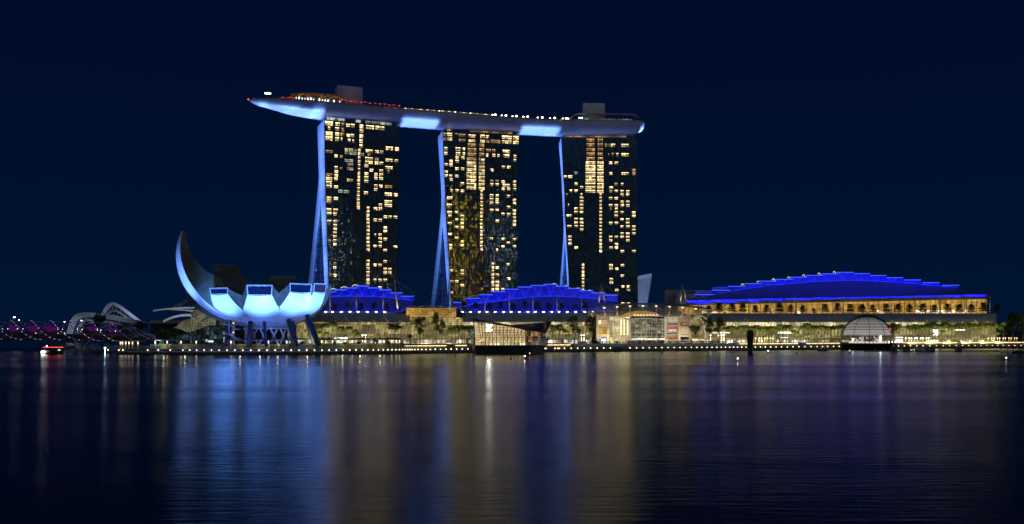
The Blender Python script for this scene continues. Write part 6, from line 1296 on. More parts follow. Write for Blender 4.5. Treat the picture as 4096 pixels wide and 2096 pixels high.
def buoy(px, y, label, top, col):
    D = 12 * F / (y - H); root = thing('buoy', PZ(px, D, 0), label, 'buoy'); c = PZ(px, D, 0); k = D / 560
    g = MB(); g.lathe(c, [(.05, -.3), (.55 * k, -.2), (.6 * k, .35), (.3 * k, .6), (.08, 1.2 * k)], 10); g.build('float', col, root); g = MB(); g.tube([c, c + V((0, 0, 1.8 * k))], .05, 5); g.build('pole', M['steel'], root)
    if top: g = MB(); g.ball(c + V((0, 0, 1.9 * k)), .22, 8, 5); g.build('lamp', M[top], root)
rb_ = pm('red_float', (.35, .02, .02), .5)
for a in ((2099, 1437.5, 'white-topped red buoy in front of the crystal-shaped pavilion', 'whitelamp', rb_), (2043, 1437, 'plain red buoy left of the white-topped one', None, rb_), (2951, 1447, 'white-topped red buoy in front of the egg-shaped sculpture', 'whitelamp', rb_), (3073, 1416, 'small white-lit red buoy right of the egg-shaped sculpture', 'whitelamp', rb_), (3399, 1415, 'buoy with orange lamp in front of the dome', 'strip', M['dark_steel']), (4025, 1444, 'white-topped red buoy at the far right of the water', 'coolamp', rb_), (2119, 1426, 'dark buoy with orange lamp by the right end of the pavilion plinth', 'strip', M['dark_steel']), (1823, 1421, 'dark cone buoy left of the pavilion plinth', None, M['dark_steel']), (2648, 1413, 'dark cone buoy below the event plaza', None, M['dark_steel']), (3187, 1415, 'plain red buoy left of the grey boat', None, rb_)): buoy(*a)
# ---------------------------------------------------------------- pergolas on the promenade
fx_ = em('post_light', (1.0, .70, .40), 3.5)
def pergola(label, x0, x1, posts, y=1362.5, bushes=(), coolroof=False):
    root = thing('pergola', PZ((x0 + x1) / 2, Dl((x0 + x1) / 2) + 8, 2.3), label, 'pergola', 'pergolas on the promenade'); z = P(0, y, Dl((x0 + x1) / 2) + 7).z
    xs = [x0 + (x1 - x0) * k / 10 for k in range(11)]
    g = MB(); g.grid([[PZ(x, Dl(x) + 4.5, z), PZ(x, Dl(x) + 10.5, z), PZ(x, Dl(x) + 10.5, z + .35), PZ(x, Dl(x) + 4.5, z + .35)] for x in xs], close=True); g.build('roof', M['white'] if coolroof else M['grey'], root)
    g = MB()
    x = x0 + 3
    while x < x1: g.beam(PZ(x, Dl(x) + 4.2, z + .5), PZ(x, Dl(x) + 10.8, z + .5), .12, .25); x += 5
    g.build('rafter', M['steel'], root)
    for px in posts:
        g = MB(); g.box(PZ(px, Dl(px) + 5.5, 2.3), .62, .62, z - 2.3); po = g.build('post', M['postm'], root)
        g = MB(); g.box(PZ(px, Dl(px) + 5.0, z - 1.3), .34, .18, 1.1); g.build('post_lamp', fx_, po)
        light('POINT', 'post_light', PZ(px, Dl(px) + 4.3, z - .9), (0, 0, 0), 14, (1, .72, .45), .3)
    g = MB(); rg = random.Random(int(x0))
    for k in range(int((x1 - x0) / 9)):
        px = x0 + rg.random() * (x1 - x0); leaves(g, PZ(px, Dl(px) + 8, z + .7), rg.uniform(.6, 1.6), 60, rg, .22, .4)
    vn = g.build('climbing_plants', M['leafdark'], root)
M['postm'] = pm('post_paint', (.62, .56, .50), .5, var=.06)
pergola('long pergola left of the museum foot with four glowing posts', 603, 802, (621, 669, 724, 785))
pergola('pergola below the bowl of the petal museum with glowing posts', 915, 1162, (924, 999, 1074, 1147))
pergola('pergola in front of the left mall wing with planted roof and glowing posts', 1266, 1602, (1287, 1330, 1352, 1409, 1460, 1536, 1566, 1585, 1598), 1360)
pergola('pale lit pergola at the left end of the quay by the bridge', 462, 586, (482, 490, 503, 516, 530, 552), 1366, coolroof=True)
# garden wall and hedges behind the pergolas
gw = thing('garden_wall', PZ(1000, Dl(1000) + 14, 3.6), 'low beige garden wall behind the pergolas below the petal museum', 'garden wall')
g = MB(); g.grid([[PZ(x, Dl(x) + 13.7, 2.3), PZ(x, Dl(x) + 13.7, 4.6), PZ(x, Dl(x) + 14.4, 4.6), PZ(x, Dl(x) + 14.4, 3.6)] for x in range(600, 1630, 30)]); g.build('wall', M['stone'], gw)
hn = 0
for (a, b_) in ((610, 650), (672, 715), (730, 780), (800, 905), (940, 995), (1005, 1070), (1080, 1140), (1160, 1280), (1340, 1400), (1420, 1455), (1475, 1530), (1545, 1600)):
    g = MB(); rg = random.Random(a)
    for k in range(int((b_ - a) / 3)): px = a + 3 * k; leaves(g, PZ(px, Dl(px) + 12.6, 3.2 if k % 3 else 4.7), .75, 26, rg, .16, .7)
    tag(g.build('hedge', M['hedge']), f'clipped lit hedge on the garden wall behind the pergolas, {nth(hn)}', 'hedge', 'hedges on the garden wall'); hn += 1
for k, (px, yt) in enumerate(((647, 1364), (700, 1368), (750, 1362), (808, 1362), (933, 1366), (1012, 1366), (1080, 1366), (1142, 1368), (1210, 1364), (1272, 1358), (1334, 1366), (1380, 1368), (1435, 1366), (1505, 1358), (1553, 1364))):
    bl('small', 0, px, yt, 20, 0, f'bushy climbing shrub between the pergola posts, {nth(k)}', Dl(px) + 9, None)
for px in (655, 740, 960, 1040, 1110, 1230, 1370, 1440, 1520): light('POINT', 'garden_light', PZ(px, Dl(px) + 10.5, 3.2), (0, 0, 0), 150, (1, .84, .42), .3)
# slanted lamp boxes on the pergola roofs
for k, (px, lb) in enumerate(((754, 'left one of two tilted white speaker boxes on the pergola left of the museum'), (776, 'right one of two tilted white speaker boxes on the pergola left of the museum'), (1290, 'leftmost tilted box above the planted pergola'), (1316, 'second tilted box from left above the planted pergola'), (1453, 'third tilted box from left above the planted pergola'), (1550, 'rightmost tilted box above the planted pergola'))):
    g = MB(); c = P(px, 1352, Dl(px) + 9); g.hexa([c + V(v) for v in ((-.7, -.5, -.6), (.5, -.5, -.9), (.5, .5, -.9), (-.7, .5, -.6), (-.3, -.5, .7), (.9, -.5, .4), (.9, .5, .4), (-.3, .5, .7))]); g.tube([c, V((c.x, c.y, 2.3))], .08, 5); tag(g.build('tilted_box', M['grey']), lb, 'equipment box', 'tilted boxes above the pergolas')
# lit kiosk with cool light behind the long pergola
g = MB(); g.hexa([P(1338, 1356, 524), P(1390, 1356, 524), P(1390, 1356, 527), P(1338, 1356, 527), P(1338, 1350, 524), P(1390, 1350, 524), P(1390, 1350, 527), P(1338, 1350, 527)]); tag(g.build('kiosk_sign', em('cool_kiosk', (.55, .75, 1.0), 1.3)), 'cool white lit kiosk front behind the planted pergola', 'kiosk')
# tall lamp columns
for k, (px, D) in enumerate([(2842, 0), (2876, 0), (2886, 0), (2895, 0), (2326, 0), (2336, 0), (1450, 0), (1462, 0)]):
    p = PZ(px, Dp(px) - 9, 3.66); root = thing('lamp_column', p, ('slim lit lamp column among the crowd right of the arched porch' if k < 4 else 'slim lamp column right of the middle palms' if k < 6 else 'slim lit lamp column behind the planted pergola') + f', {("leftmost", "second", "third", "fourth")[k if k < 4 else k % 2]} of its row', 'lamp column', 'slim lamp columns')
    zt = P(0, 1341, p.y).z; g = MB(); g.tube([p, V((p.x, p.y, zt))], .14, 6); g.build('post', M['steel'], root); g = MB(); g.tube([V((p.x, p.y - .2, zt - 3.5)), V((p.x, p.y - .2, zt - 1.2))], .22, 6); g.build('lit_shaft', fx_, root); g = MB(); g.ball(V((p.x, p.y, zt)), .32, 8, 5); g.build('lamp', M['whitelamp'], root)
# right colonnade with downlit posts
for (x0, x1, nm_) in ((3020, 3100, 'post and beam colonnade lit by downlights right of the egg-shaped sculpture'), (3620, 3720, 'dark colonnade with small white lights right of the dome'), (3950, 4068, 'colonnade of downlit posts at the far right')):
    root = thing('colonnade', C((x0 + x1) / 2, 1372, -16), nm_, 'colonnade', 'colonnades on the promenade'); g = MB(); z = P(0, 1349.5, Dp(x0) - 16).z
    g.hexa([PZ(x0, Dp(x0) - 18, z), PZ(x1, Dp(x1) - 18, z), PZ(x1, Dp(x1) - 14, z), PZ(x0, Dp(x0) - 14, z)] + [PZ(x0, Dp(x0) - 18, z + .3), PZ(x1, Dp(x1) - 18, z + .3), PZ(x1, Dp(x1) - 14, z + .3), PZ(x0, Dp(x0) - 14, z + .3)]); g.build('roof', M['dark_steel'], root)
    x = x0 + 2; k = 0
    while x < x1: 
        g = MB(); g.box(PZ(x, Dp(x) - 17.5, 3.66), .3, .3, z - 3.66); g.build('post', M['postm'], root); g = MB(); g.box(PZ(x + 1, Dp(x) - 17.9, z - .9), .3, .2, .75); g.build('lamp', fx_ if x0 != 3620 else M['whitelamp'], root); x += 9 if k % 2 else 14; k += 1
# ---------------------------------------------------------------- people on the plaza
def person(seed):
    rg = random.Random(seed); hs = rg.uniform(.93, 1.05); me = bpy.data.meshes.new('person'); st = rg.uniform(-.12, .2)
    vs = [(0, 0, .92), (0, 0, 1.15), (0, 0, 1.42), (0, 0, 1.53), (0, -.02, 1.68), (.10, 0, .88), (.12, -st * .4, .48), (.13, -st, .06), (-.10, 0, .88), (-.12, st * .4, .48), (-.13, st, .06), (.19, 0, 1.38), (.25, .03, 1.1), (.22, -.12 * rg.random(), .85), (-.19, 0, 1.38), (-.25, .03, 1.1), (-.2, -.2 * rg.random(), .88 + .3 * rg.random())]
    es_ = [(0, 1), (1, 2), (2, 3), (3, 4), (0, 5), (5, 6), (6, 7), (0, 8), (8, 9), (9, 10), (2, 11), (11, 12), (12, 13), (2, 14), (14, 15), (15, 16)]
    me.from_pydata([tuple(c * hs for c in v) for v in vs], es_, []); o = bpy.data.objects.new('person', me); S.collection.objects.link(o)
    md = o.modifiers.new('skin', 'SKIN'); rs = [.14, .15, .15, .06, .10, .10, .08, .05, .10, .08, .05, .06, .045, .035, .06, .045, .035]
    for v, r_ in zip(me.skin_vertices[0].data, rs): v.radius = (r_, r_ * .8); 
    me.skin_vertices[0].data[0].use_root = True
    o.modifiers.new('sub', 'SUBSURF').levels = 1; bpy.context.view_layer.update()
    nm = bpy.data.meshes.new_from_object(o.evaluated_get(bpy.context.evaluated_depsgraph_get())); bpy.data.objects.remove(o); bpy.data.meshes.remove(me)
    nm.name = 'person'; nm.materials.append(pm('clothes_%d' % seed, [(.03, .03, .04), (.06, .04, .04), (.02, .03, .05), (.08, .07, .06)][seed % 4], .9)); o = bpy.data.objects.new('person', nm); S.collection.objects.link(o); tag(o, 'x', 'person'); ROOT[o.name] = V((0, 0, 0)); return proto_tree(o)
ppl = [person(s) for s in range(8)]; used = set(); rg = random.Random(77); i = 0
for k in range(215):
    px = rg.uniform(2325, 2925) if k % 4 else rg.uniform(2460, 2900); D = Dl(px) + rg.uniform(15, 22)
    s_ = rg.uniform(.98, 1.12)
    place(ppl, used, i, PZ(px, D, 3.86 if D < Dl(px) + 14.5 else 3.68), rg.random() * 6.28, s_, 'dark silhouette of a person standing in the crowd on the event plaza', 'people in the crowd on the event plaza'); i += 1
for k, (px, off, z, lb) in enumerate(((1296, 1.6, 2.3, 'person in dark clothes standing at the railing right of the petal museum'), (1459, 1.6, 2.3, 'person in dark clothes standing by the railing below the planted pergola'))):
    place(ppl, used, k, PZ(px, Dl(px) + off, z), 1, 1.1, lb, None)
# ---------------------------------------------------------------- left end: cantilever-roofed building, dark glass hall
lb = thing('cantilever_roof_building', P(800, 1372, 575), 'building with gridded glass vault and long upswept cantilever roofs left of the petal museum', 'building')
D_ = 575
def vs(px, y, o=0.0): return P(590 + px / 5.27, 1180 + y / 5.27, D_ + o)
# glass vault (quarter dome) seen below the roofs
rows = []
for k in range(15):
    u = k / 14; x0 = 545 + (1445 - 545) * u; top = 475 + 205 * (1 - max(0, 1 - (1 - min(1, u / .55)) ** 2) ** .5) ; r_ = []
    yb = it([(545, 690), (700, 720), (800, 770), (900, 790), (1445, 800)], x0)
    for j in range(9):
        v_ = j / 8; r_.append(vs(x0 + (1 - v_) * 0 + 90 * v_ * (1 - u), yb + (top - yb) * math.sin(v_ * math.pi / 2) ** .9, 12 * v_ ** 2 + 8 * (1 - u)))
    rows.append(r_)
g = MB(); g.grid(rows); va = g.build('glass_vault', room('dim_vault_glazing', (.26, .27, .16), (.42, .40, .24), (3, 80, 3), .22, .48, pw=1), lb)
g = MB()
for r_ in rows: g.tube([p + V((0, -.4, 0)) for p in r_], .13, 4)
for j in range(1, 9):
    g.tube([r_[j] + V((0, -.4, 0)) for r_ in rows], .11, 4)
g.build('mullion_grid', M['dark_steel'], va)
g = MB(); g.hexa([vs(918, 490, 6), vs(1360, 440, 4), vs(1440, 500, 20), vs(918, 500, 20), vs(918, 330, 6), vs(1210, 318, 4), vs(1300, 330, 20), vs(918, 330, 20)]); ub = g.build('upper_glazing', room('upper_pale_glazing', (.25, .24, .17), (.60, .52, .36), (1.6, 80, 1.6), .06, .55, pw=1), lb)
g = MB()
for k in range(15): x = 918 + k * 30; g.beam(vs(x, 490 - k * 3, 4), vs(x, 326, 4), .14, .14)
for y in (345, 372, 400, 430, 460): g.beam(vs(918, y, 4), vs(1360, y, 4), .12, .12)
g.build('mullion_grid', M['dark_steel'], ub)
g = MB(); g.hexa([vs(1445, 480, 2), vs(1720, 480, 2), vs(1720, 1030, 2), vs(1445, 1030, 2)] + [vs(1445, 480, 10), vs(1720, 480, 10), vs(1720, 1030, 10), vs(1445, 1030, 10)]); g.build('stair_core_glazing', room('dark_core_glazing', (.03, .05, .06), (.20, .22, .18), (1.8, 80, 2.2), .03, .35, pw=2), lb)
def blade(pts, th, dep, mat=M['white']):
    g = MB(); rr = []
    for (x, y, o) in pts: a = vs(x, y, o); rr.append([a, a + V((0, dep, .6)), a + V((0, dep, .6 + th)), a + V((0, 0, th))])
    g.grid(rr, close=True); g.add(rr[0], [(0, 1, 2, 3)]); g.add(rr[-1], [(3, 2, 1, 0)]); return g.build('roof_blade', mat, lb)
blade([(110, 352, 0), (180, 335, 0), (300, 322, 0), (480, 302, 0), (680, 290, 0), (860, 285, 0), (940, 292, 0)], .9, 10)
blade([(460, 312, 2), (620, 320, 2), (760, 330, 2), (880, 345, 2), (980, 342, 2)], .7, 12)
blade([(930, 290, 0), (1040, 262, 0), (1130, 256, 0), (1220, 262, 0)], .9, 14)
blade([(330, 582, 0), (420, 535, 0), (540, 490, 0), (680, 458, 0), (820, 448, 0), (920, 452, 0)], 1.3, 6)
blade([(1110, 566, -3), (1180, 520, -3), (1270, 470, -3), (1360, 440, -3), (1440, 500, -3), (1445, 560, -3)], .5, 6)
g = MB()
for (a, b_) in (((500, 275), (868, 75)), ((540, 280), (875, 110)), ((800, 245), (965, 182)), ((580, 480), (850, 340)), ((650, 252), (868, 125))): g.tube([vs(*a), vs(*b_, 6)], .06, 4)
g.build('stay_cable', M['steel'], lb)
light('SPOT', 'roof_blade_fill', vs(700, 700, -22), vs(600, 300, 3), 9000, (.85, .9, 1.0), .4, spot=85, blend=.9)  # added spot that lifts the dim roof blades
db = thing('low_grey_building', P(660, 1300, 700), 'low grey flat-roofed building behind the trees left of the cantilever roofs', 'building')
g = MB(); g.hexa([P(602, 1345, 700), P(760, 1345, 700), P(760, 1345, 730), P(602, 1345, 730), P(602, 1294, 700), P(760, 1294, 700), P(760, 1294, 730), P(602, 1294, 730)]); g.build('wall', pm('dark_wall', (.06, .05, .07), .8), db)
g = MB(); g.hexa([P(600, 1294, 697), P(770, 1294, 697), P(770, 1294, 733), P(600, 1294, 733), P(600, 1280, 697), P(770, 1280, 697), P(770, 1280, 733), P(600, 1280, 733)]); g.build('roof_band', M['grey'], db)
# dark glass hall with faceted roof in front
fh = thing('faceted_glass_hall', P(800, 1372, 528), 'dark glass hall with folded blue-black roof line below the glass vault', 'glass hall')
D_ = 528
ol = [(600, 870), (640, 960), (1440, 1040), (1600, 1040), (1660, 745), (1440, 645), (1320, 640), (1180, 690), (900, 785)]
g = MB(); top = [(600, 868), (900, 785), (1180, 690), (1320, 640), (1440, 645), (1660, 745)]
g.grid([[vs(x, 1030, 1), vs(x, y + 8, 1)] for x, y in top]); gz = g.build('glazing', room('blue_hall_glazing', (.05, .12, .16), (.35, .55, .60), (2.4, 80, 2.2), .02, .30, pw=2.6), fh)
g = MB()
for x, y in [(x_, it(top, x_)) for x_ in range(640, 1660, 84)]: g.beam(vs(x, 1035, .6), vs(x, y, .6), .3, .3)
for x in range(650, 1600, 120): g.beam(vs(x, 1000, .8), vs(x - 50, it(top, x) + 20, .8), .16, .16)
for y in (760, 850, 920): g.beam(vs(it([(700, 1130), (760, 950), (850, 650), (920, 640)], y), y, .6), vs(1640, y, .6), .12, .12)
g.build('mullion_grid', M['dark_steel'], gz)
g = MB(); g.grid([[vs(x, y, -1), vs(x, y - 6, 16), vs(x, y - 2, 16), vs(x, y + 12, -1)] for x, y in top], close=True); g.build('roof', M['navy'], fh)
for (x0, x1, y0, y1, c) in ((1220, 1290, 930, 985, 'coolsoft'), (1280, 1390, 960, 995, 'whitelamp'), (1600, 1700, 880, 1000, 'coolsoft')):
    g = MB(); g.quad(vs(x0, y1, .3), vs(x1, y1, .3), vs(x1, y0, .3), vs(x0, y0, .3)); g.build('lit_counter', room('lit_counter', (.1, .25, 1.0), (.7, .95, 1.0), (1.0, 80, .8), .1, 1.4) if c == 'coolsoft' else em('cool_counter', (.7, .95, 1), 1.2), fh)
# ---------------------------------------------------------------- ribbed conservatories far behind the bridge
M['rib'] = pm('pale_rib', (.50, .52, .56), .45, var=.12, sc=.05)
M['cons'] = pm('conservatory_glass', (.03, .05, .08), .2, spec=1.6)
def conservatory(label, arches, D, step, wid, inner=None):
    px = arches[0][len(arches[0]) // 2][0]; root = thing('conservatory', P(px, 1345, D), label, 'conservatory', 'ribbed glass conservatories')
    prev = None
    for k, ar in enumerate(arches):
        n = 40; x0, x1 = 0, len(ar) - 1; pts = []
        tx = [(i, p[0]) for i, p in enumerate(ar)]; ty = [(i, p[1]) for i, p in enumerate(ar)]
        cr = [P(its(tx, x1 * j / n), its(ty, x1 * j / n), D + step * k) for j in range(n + 1)]
        c = sum(cr, V((0, 0, 0))) / len(cr); g = MB(); rr = []
        for j, p in enumerate(cr):
            t_ = (cr[min(j+1, n)] - cr[max(j-1, 0)]).normalized(); nn = V((0, 1, 0)).cross(t_)
            if nn.z < 0: nn = -nn
            w_ = wid[k] if isinstance(wid, (list, tuple)) else wid
            rr.append((p, nn, w_))
        ns = max(1, round(w_ / 1.25))
        for q_ in range(ns):
            g = MB(); g.grid([[p_ - n_ * (w2 * q_ / ns) + V((0, .9 * q_, 0)), p_ - n_ * (w2 * (q_ + .62) / ns) + V((0, .9 * q_ - .5, 0)), p_ - n_ * (w2 * (q_ + .62) / ns) + V((0, .9 * q_ + .6, 0)), p_ - n_ * (w2 * q_ / ns) + V((0, .9 * q_ + .9, 0))] for p_, n_, w2 in rr], close=True); g.build('rib', M['rib'], root)
        if prev: g = MB(); g.grid([[a, b_] for a, b_ in zip(prev, [p + V((0, 0, -.8)) for p in cr])]); g.build('glazing', M['cons'], root)
        if k: 
            for j in range(4, n - 1, 4): g = MB(); g.beam(cr[j], prev[j] - V((0, 0, 2)), .5, .5); g.build('brace', M['rib'], root)
        prev = cr
    return root
conservatory('tall ribbed conservatory shell with steep front and long right slope, behind', [[(404, 1262), (412, 1240), (428, 1218), (450, 1208), (478, 1219), (512, 1243), (545, 1268), (576, 1292)], [(408, 1268), (418, 1250), (434, 1230), (452, 1221), (478, 1230), (506, 1250), (535, 1272), (560, 1292)], [(414, 1275), (424, 1256), (440, 1241), (458, 1236), (480, 1246), (500, 1260), (520, 1274), (540, 1290)], [(425, 1285), (434, 1266), (446, 1258), (460, 1258), (478, 1264), (496, 1272), (512, 1282), (526, 1292)]], 1000, 14, [3.4, 1.5, 2.6, 1.5])
conservatory('wide low ribbed conservatory shell with bright white left foot', [[(262, 1352), (270, 1318), (282, 1284), (300, 1260), (328, 1251), (380, 1252), (450, 1262), (530, 1276), (600, 1292)], [(284, 1352), (290, 1318), (300, 1292), (318, 1271), (345, 1264), (390, 1265), (450, 1273), (520, 1286), (580, 1300)], [(302, 1352), (306, 1322), (315, 1300), (330, 1282), (352, 1275), (392, 1277), (450, 1285), (510, 1296), (560, 1308)], [(318, 1352), (322, 1330), (330, 1312), (342, 1298), (360, 1290), (395, 1291), (440, 1297), (490, 1306), (530, 1316)]], 930, 10, [4.6, 1.6, 3.0, 1.5])
light('SPOT', 'conservatory_floodlight', P(232, 1362, 880), P(275, 1325, 930), 80000, (.62, .75, 1.0), 1, spot=40, blend=.9)
light('SPOT', 'conservatory_floodlight', P(300, 1372, 850), P(380, 1262, 930), 110000, (.60, .72, 1.0), 1, spot=60, blend=.9)
light('SPOT', 'conservatory_floodlight', P(490, 1305, 972), P(455, 1235, 1012), 46000, (.60, .72, 1.0), 1, spot=130, blend=.9)
# ---------------------------------------------------------------- road bridge
M['bridgec'] = pm('bridge_concrete', (.20, .19, .19), .8, var=.25, sc=.2)
rbz = thing('road_bridge', P(250, 1345, 640), 'low concrete road bridge on slanted piers behind the helix footbridge', 'bridge')
def rb(px, z, o=0.0): return PZ(px, it([(-200, 690), (620, 610)], px) + o, z)
xs = list(range(-220, 640, 20)); g = MB(); g.grid([[rb(x, 8.6), rb(x, 8.6, 22), rb(x, 6.0, 20), rb(x, 5.2, 11), rb(x, 6.0, 2)] for x in xs], close=True); g.build('deck', M['bridgec'], rbz)
g = MB(); g.grid([[rb(x, 8.6, -.1), rb(x, 9.5, -.1), rb(x, 9.5, .3)] for x in xs]); g.build('parapet', M['bridgec'], rbz)
for px in (198, 218, 235, 252, 322, 345): g = MB(); g.hexa([rb(px, -2, 4), rb(px + 9, -2, 4), rb(px + 9, -2, 16), rb(px, -2, 16), rb(px + 3, 6, 2), rb(px + 14, 6, 2), rb(px + 14, 6, 18), rb(px + 3, 6, 18)]); g.build('pier', M['bridgec'], rbz)
rsn = random.Random(4); nlb = 0
for px, yt, w_ in ((52, 1269, 'tall leftmost'), (70, 1281, 'second'), (252, 1288, 'third'), (320, 1283, 'fourth')):
    D_l = it([(-200, 690), (620, 610)], px) + 3; root = thing('street_lamp', PZ(px, D_l, 8.6), f'{w_} white street lamp rising from the road bridge', 'street lamp', 'street lamps on the road bridge'); a = PZ(px, D_l, 8.6); b_ = P(px, yt, D_l)
    g = MB(); g.tube([a, b_, b_ + V((.9, 0, .25))], [.16, .09, .06], 6); g.build('pole', M['steel'], root); g = MB(); g.ball(b_ + V((1.0, 0, .1)), .55 if px == 52 else .38, 8, 6, sz=.75); g.build('lamp_head', M['whitelamp'], root)
# car-like light points on the road are kept as low parapet lights
for px in (143, 150, 232, 258): g = MB(); g.ball(rb(px, 9.9, 4), .3, 6, 4); tag(g.build('road_light', M['strip']), 'small warm light low on the road bridge', 'light', 'small lights on the road bridge')
# ---------------------------------------------------------------- helix footbridge
hb = thing('helix_bridge', PZ(300, 560, 11), 'footbridge wrapped in crossing helix tubes with violet lights and canopies', 'footbridge')
HT = [(-120, 610), (620, 520)]
M['helix'] = pm('violet_lit_helix_steel', (.70, .42, .74), .45, 0)  # violet tint in the base colour stands in for purple lamp light
def hp(px): return it(HT, px)
def hz(px): return it([(-120, P(0, 1318, 603).z), (360, P(0, 1322, 552).z), (500, P(0, 1331, 535).z), (620, P(0, 1350, 520).z)], px)
def hr(px): return it([(-120, 5.7), (400, 5.4), (470, 5.0), (540, 3.6), (600, 1.6), (625, .5)], px)
def hel(px, ph, s_, rr=1.0): a = s_ * 2 * math.pi * px / 237.0 + ph; r_ = hr(px) * rr; return PZ(px, hp(px), hz(px)) + V((.08 * math.cos(a) * r_, math.cos(a) * r_, math.sin(a) * r_))
for j in range(3): g = MB(); g.tube([hel(px, 2 * math.pi * j / 3 + .4, 1) for px in range(-110, 622, 5)], .24, 5); g.build('helix_tube', M['helix'], hb)
for j in range(3): g = MB(); g.tube([hel(px, 2 * math.pi * j / 3 + 1.3, -1, .9) for px in range(-110, 622, 5)], .20, 5); g.build('helix_tube', M['helix'], hb)
for px in range(-100, 560, 20): g = MB(); a = PZ(px, hp(px) - hr(px) * .8, hz(px) - hr(px) * .45); g.tube([a, a + V((0, 0, hr(px) * 1.1))], .07, 4); g.build('hanger', M['helix'], hb)
g = MB(); xs = list(range(-120, 625, 15)); g.grid([[PZ(x, hp(x) - 3.2 * min(1, hr(x) / 4), hz(x) - min(2.6, hr(x) * .5)), PZ(x, hp(x) + 3.2, hz(x) - min(2.6, hr(x) * .5)), PZ(x, hp(x) + 3.2, hz(x) - min(3.2, hr(x) * .6)), PZ(x, hp(x) - 3.2 * min(1, hr(x) / 4), hz(x) - min(3.2, hr(x) * .6))] for x in xs], close=True); g.build('deck', M['dark_steel'], hb)
g = MB()
for x in range(-120, 560, 8): a = PZ(x, hp(x) - 3.1, hz(x) - 2.6); g.beam(a, a + V((0, 0, 1.2)), .05, .05)
for x in range(-120, 545, 16): g.beam(PZ(x, hp(x) - 3.1, hz(x) - 1.4), PZ(x + 16, hp(x + 16) - 3.1, hz(x + 16) - 1.4), .08, .08)
g.build('railing', M['steel'], hb)
vio = em('violet_glow_mesh', (.40, .015, .50), .12, True)  # canopy mesh emits, standing in for violet light falling on it
for (x0, x1) in ((30, 78), (105, 158), (172, 232), (345, 392), (425, 470)):
    g = MB(); n = 10; rr = []
    for k in range(n + 1):
        u = k / n; x = x0 + (x1 - x0) * u; h = math.sin(math.pi * u); zt_ = hz(x) + hr(x) * .28; rr.append([PZ(x, hp(x) - 3.4, zt_), PZ(x, hp(x) - 3.2, zt_ - .3 - 2.9 * h * (.8 if x < 300 else .55)), PZ(x, hp(x) + 2.4, zt_ + .6)])
    g.grid(rr, close=True); g.build('canopy', vio, hb)
nl = 0
for j, (ph, st_) in enumerate(((.4, 27), (.4 + 2 * math.pi / 3, 27), (.4 + 4 * math.pi / 3, 27))):
    for px in range(-20, 470, 13):
        p = hel(px, ph, 1, 1.02)
        if p.y < hp(px) + 1 and nl < 92: g = MB(); g.ball(p + V((0, -.2, 0)), .12, 6, 4); g.build('node_light', M['magenta'], hb); nl += 1
for px in (10, 31, 70, 92, 231, 250, 309, 328, 390, 404, 462, 480): g = MB(); a = PZ(px, hp(px) - 3.4, hz(px) + .6); g.ball(a, .12, 6, 4); g.build('deck_lamp', M['whitelamp'], hb)
for s_ in (-1, 1): g = MB(); a = PZ(328, 556, 1.6); g.tube([a + V((s_ * .8, 0, 0)), PZ(328 + s_ * 37, 556, hz(328) - 4.2)], [.4, .55], 8); g.build('pier_leg', M['helix'], hb)
g = MB(); g.tube([PZ(328, 560, 1.6), PZ(328, 560, hz(328) - 3.5)], .3, 8); g.build('pier_leg', M['helix'], hb)
g = MB(); g.lathe(PZ(331, 556, 0), [(4.2, -2), (4.4, 1.0), (4.0, 1.7), (.1, 1.75)], 20); g.build('pier_base', M['concrete'], hb)
g = MB(); g.lathe(PZ(272, 640, 0), [(4.2, -2), (4.4, 1.0), (4.0, 1.9), (.1, 2.0)], 20); g.build('pier_base', M['concrete'], rbz)
for k in range(0): light('POINT', 'violet_canopy_light', PZ(60 + 100 * k, 575 - 12 * k, 13), (0, 0, 0), 500, (.75, .25, 1.0), .4)
for px, yt, wd, lb in ((440, 1350, 40, 'leftmost dark bush on the bank under the bridge end'), (475, 1348, 44, 'second dark bush on the bank under the bridge end'), (520, 1350, 46, 'third dark bush on the bank under the bridge end'), (565, 1350, 46, 'fourth dark bush on the bank under the bridge end'), (408, 1374, 20, 'green lit bush beside the cool floodlight')):
    bl('round', 0, px, yt, wd, 0, lb, 545, 1396)
light('SPOT', 'bush_uplight', PZ(412, 520, 1), PZ(415, 545, 5), 900, (.5, 1, .45), .2, spot=80, blend=.8)
# ---------------------------------------------------------------- far shore: tree belt and lights
rgf = random.Random(31)
ftm = M['leafdark']
for k in range(16):
    px = -40 + k * 15 + rgf.uniform(-4, 4); D = 1250 + rgf.uniform(-60, 100)
    bl('round', 0 if k % 3 else 0, px, 1364 + rgf.uniform(-6, 6) + (8 if k > 9 else 0), 26, 0, f'dark tree on the far shore seen below the road bridge, {nth(k)}', D)
fl = [(20, 1384, 'whitelamp'), (32, 1394, 'coolamp'), (42, 1393, 'coolamp'), (52, 1393, 'coolamp'), (65, 1383, 'whitelamp'), (68, 1394, 'strip'), (92, 1383, 'whitelamp'), (106, 1383, 'whitelamp'), (116, 1383, 'whitelamp'), (131, 1383, 'whitelamp'), (164, 1387, 'coolbig'), (178, 1379, 'strip'), (190, 1371, 'whitelamp'), (222, 1380, 'whitelamp'), (11, 1394, 'coolamp'), (44, 1388, 'coolamp'), (78, 1393, 'strip'), (84, 1393, 'strip'), (90, 1392, 'strip'), (97, 1389, 'strip'), (103, 1389, 'strip')]
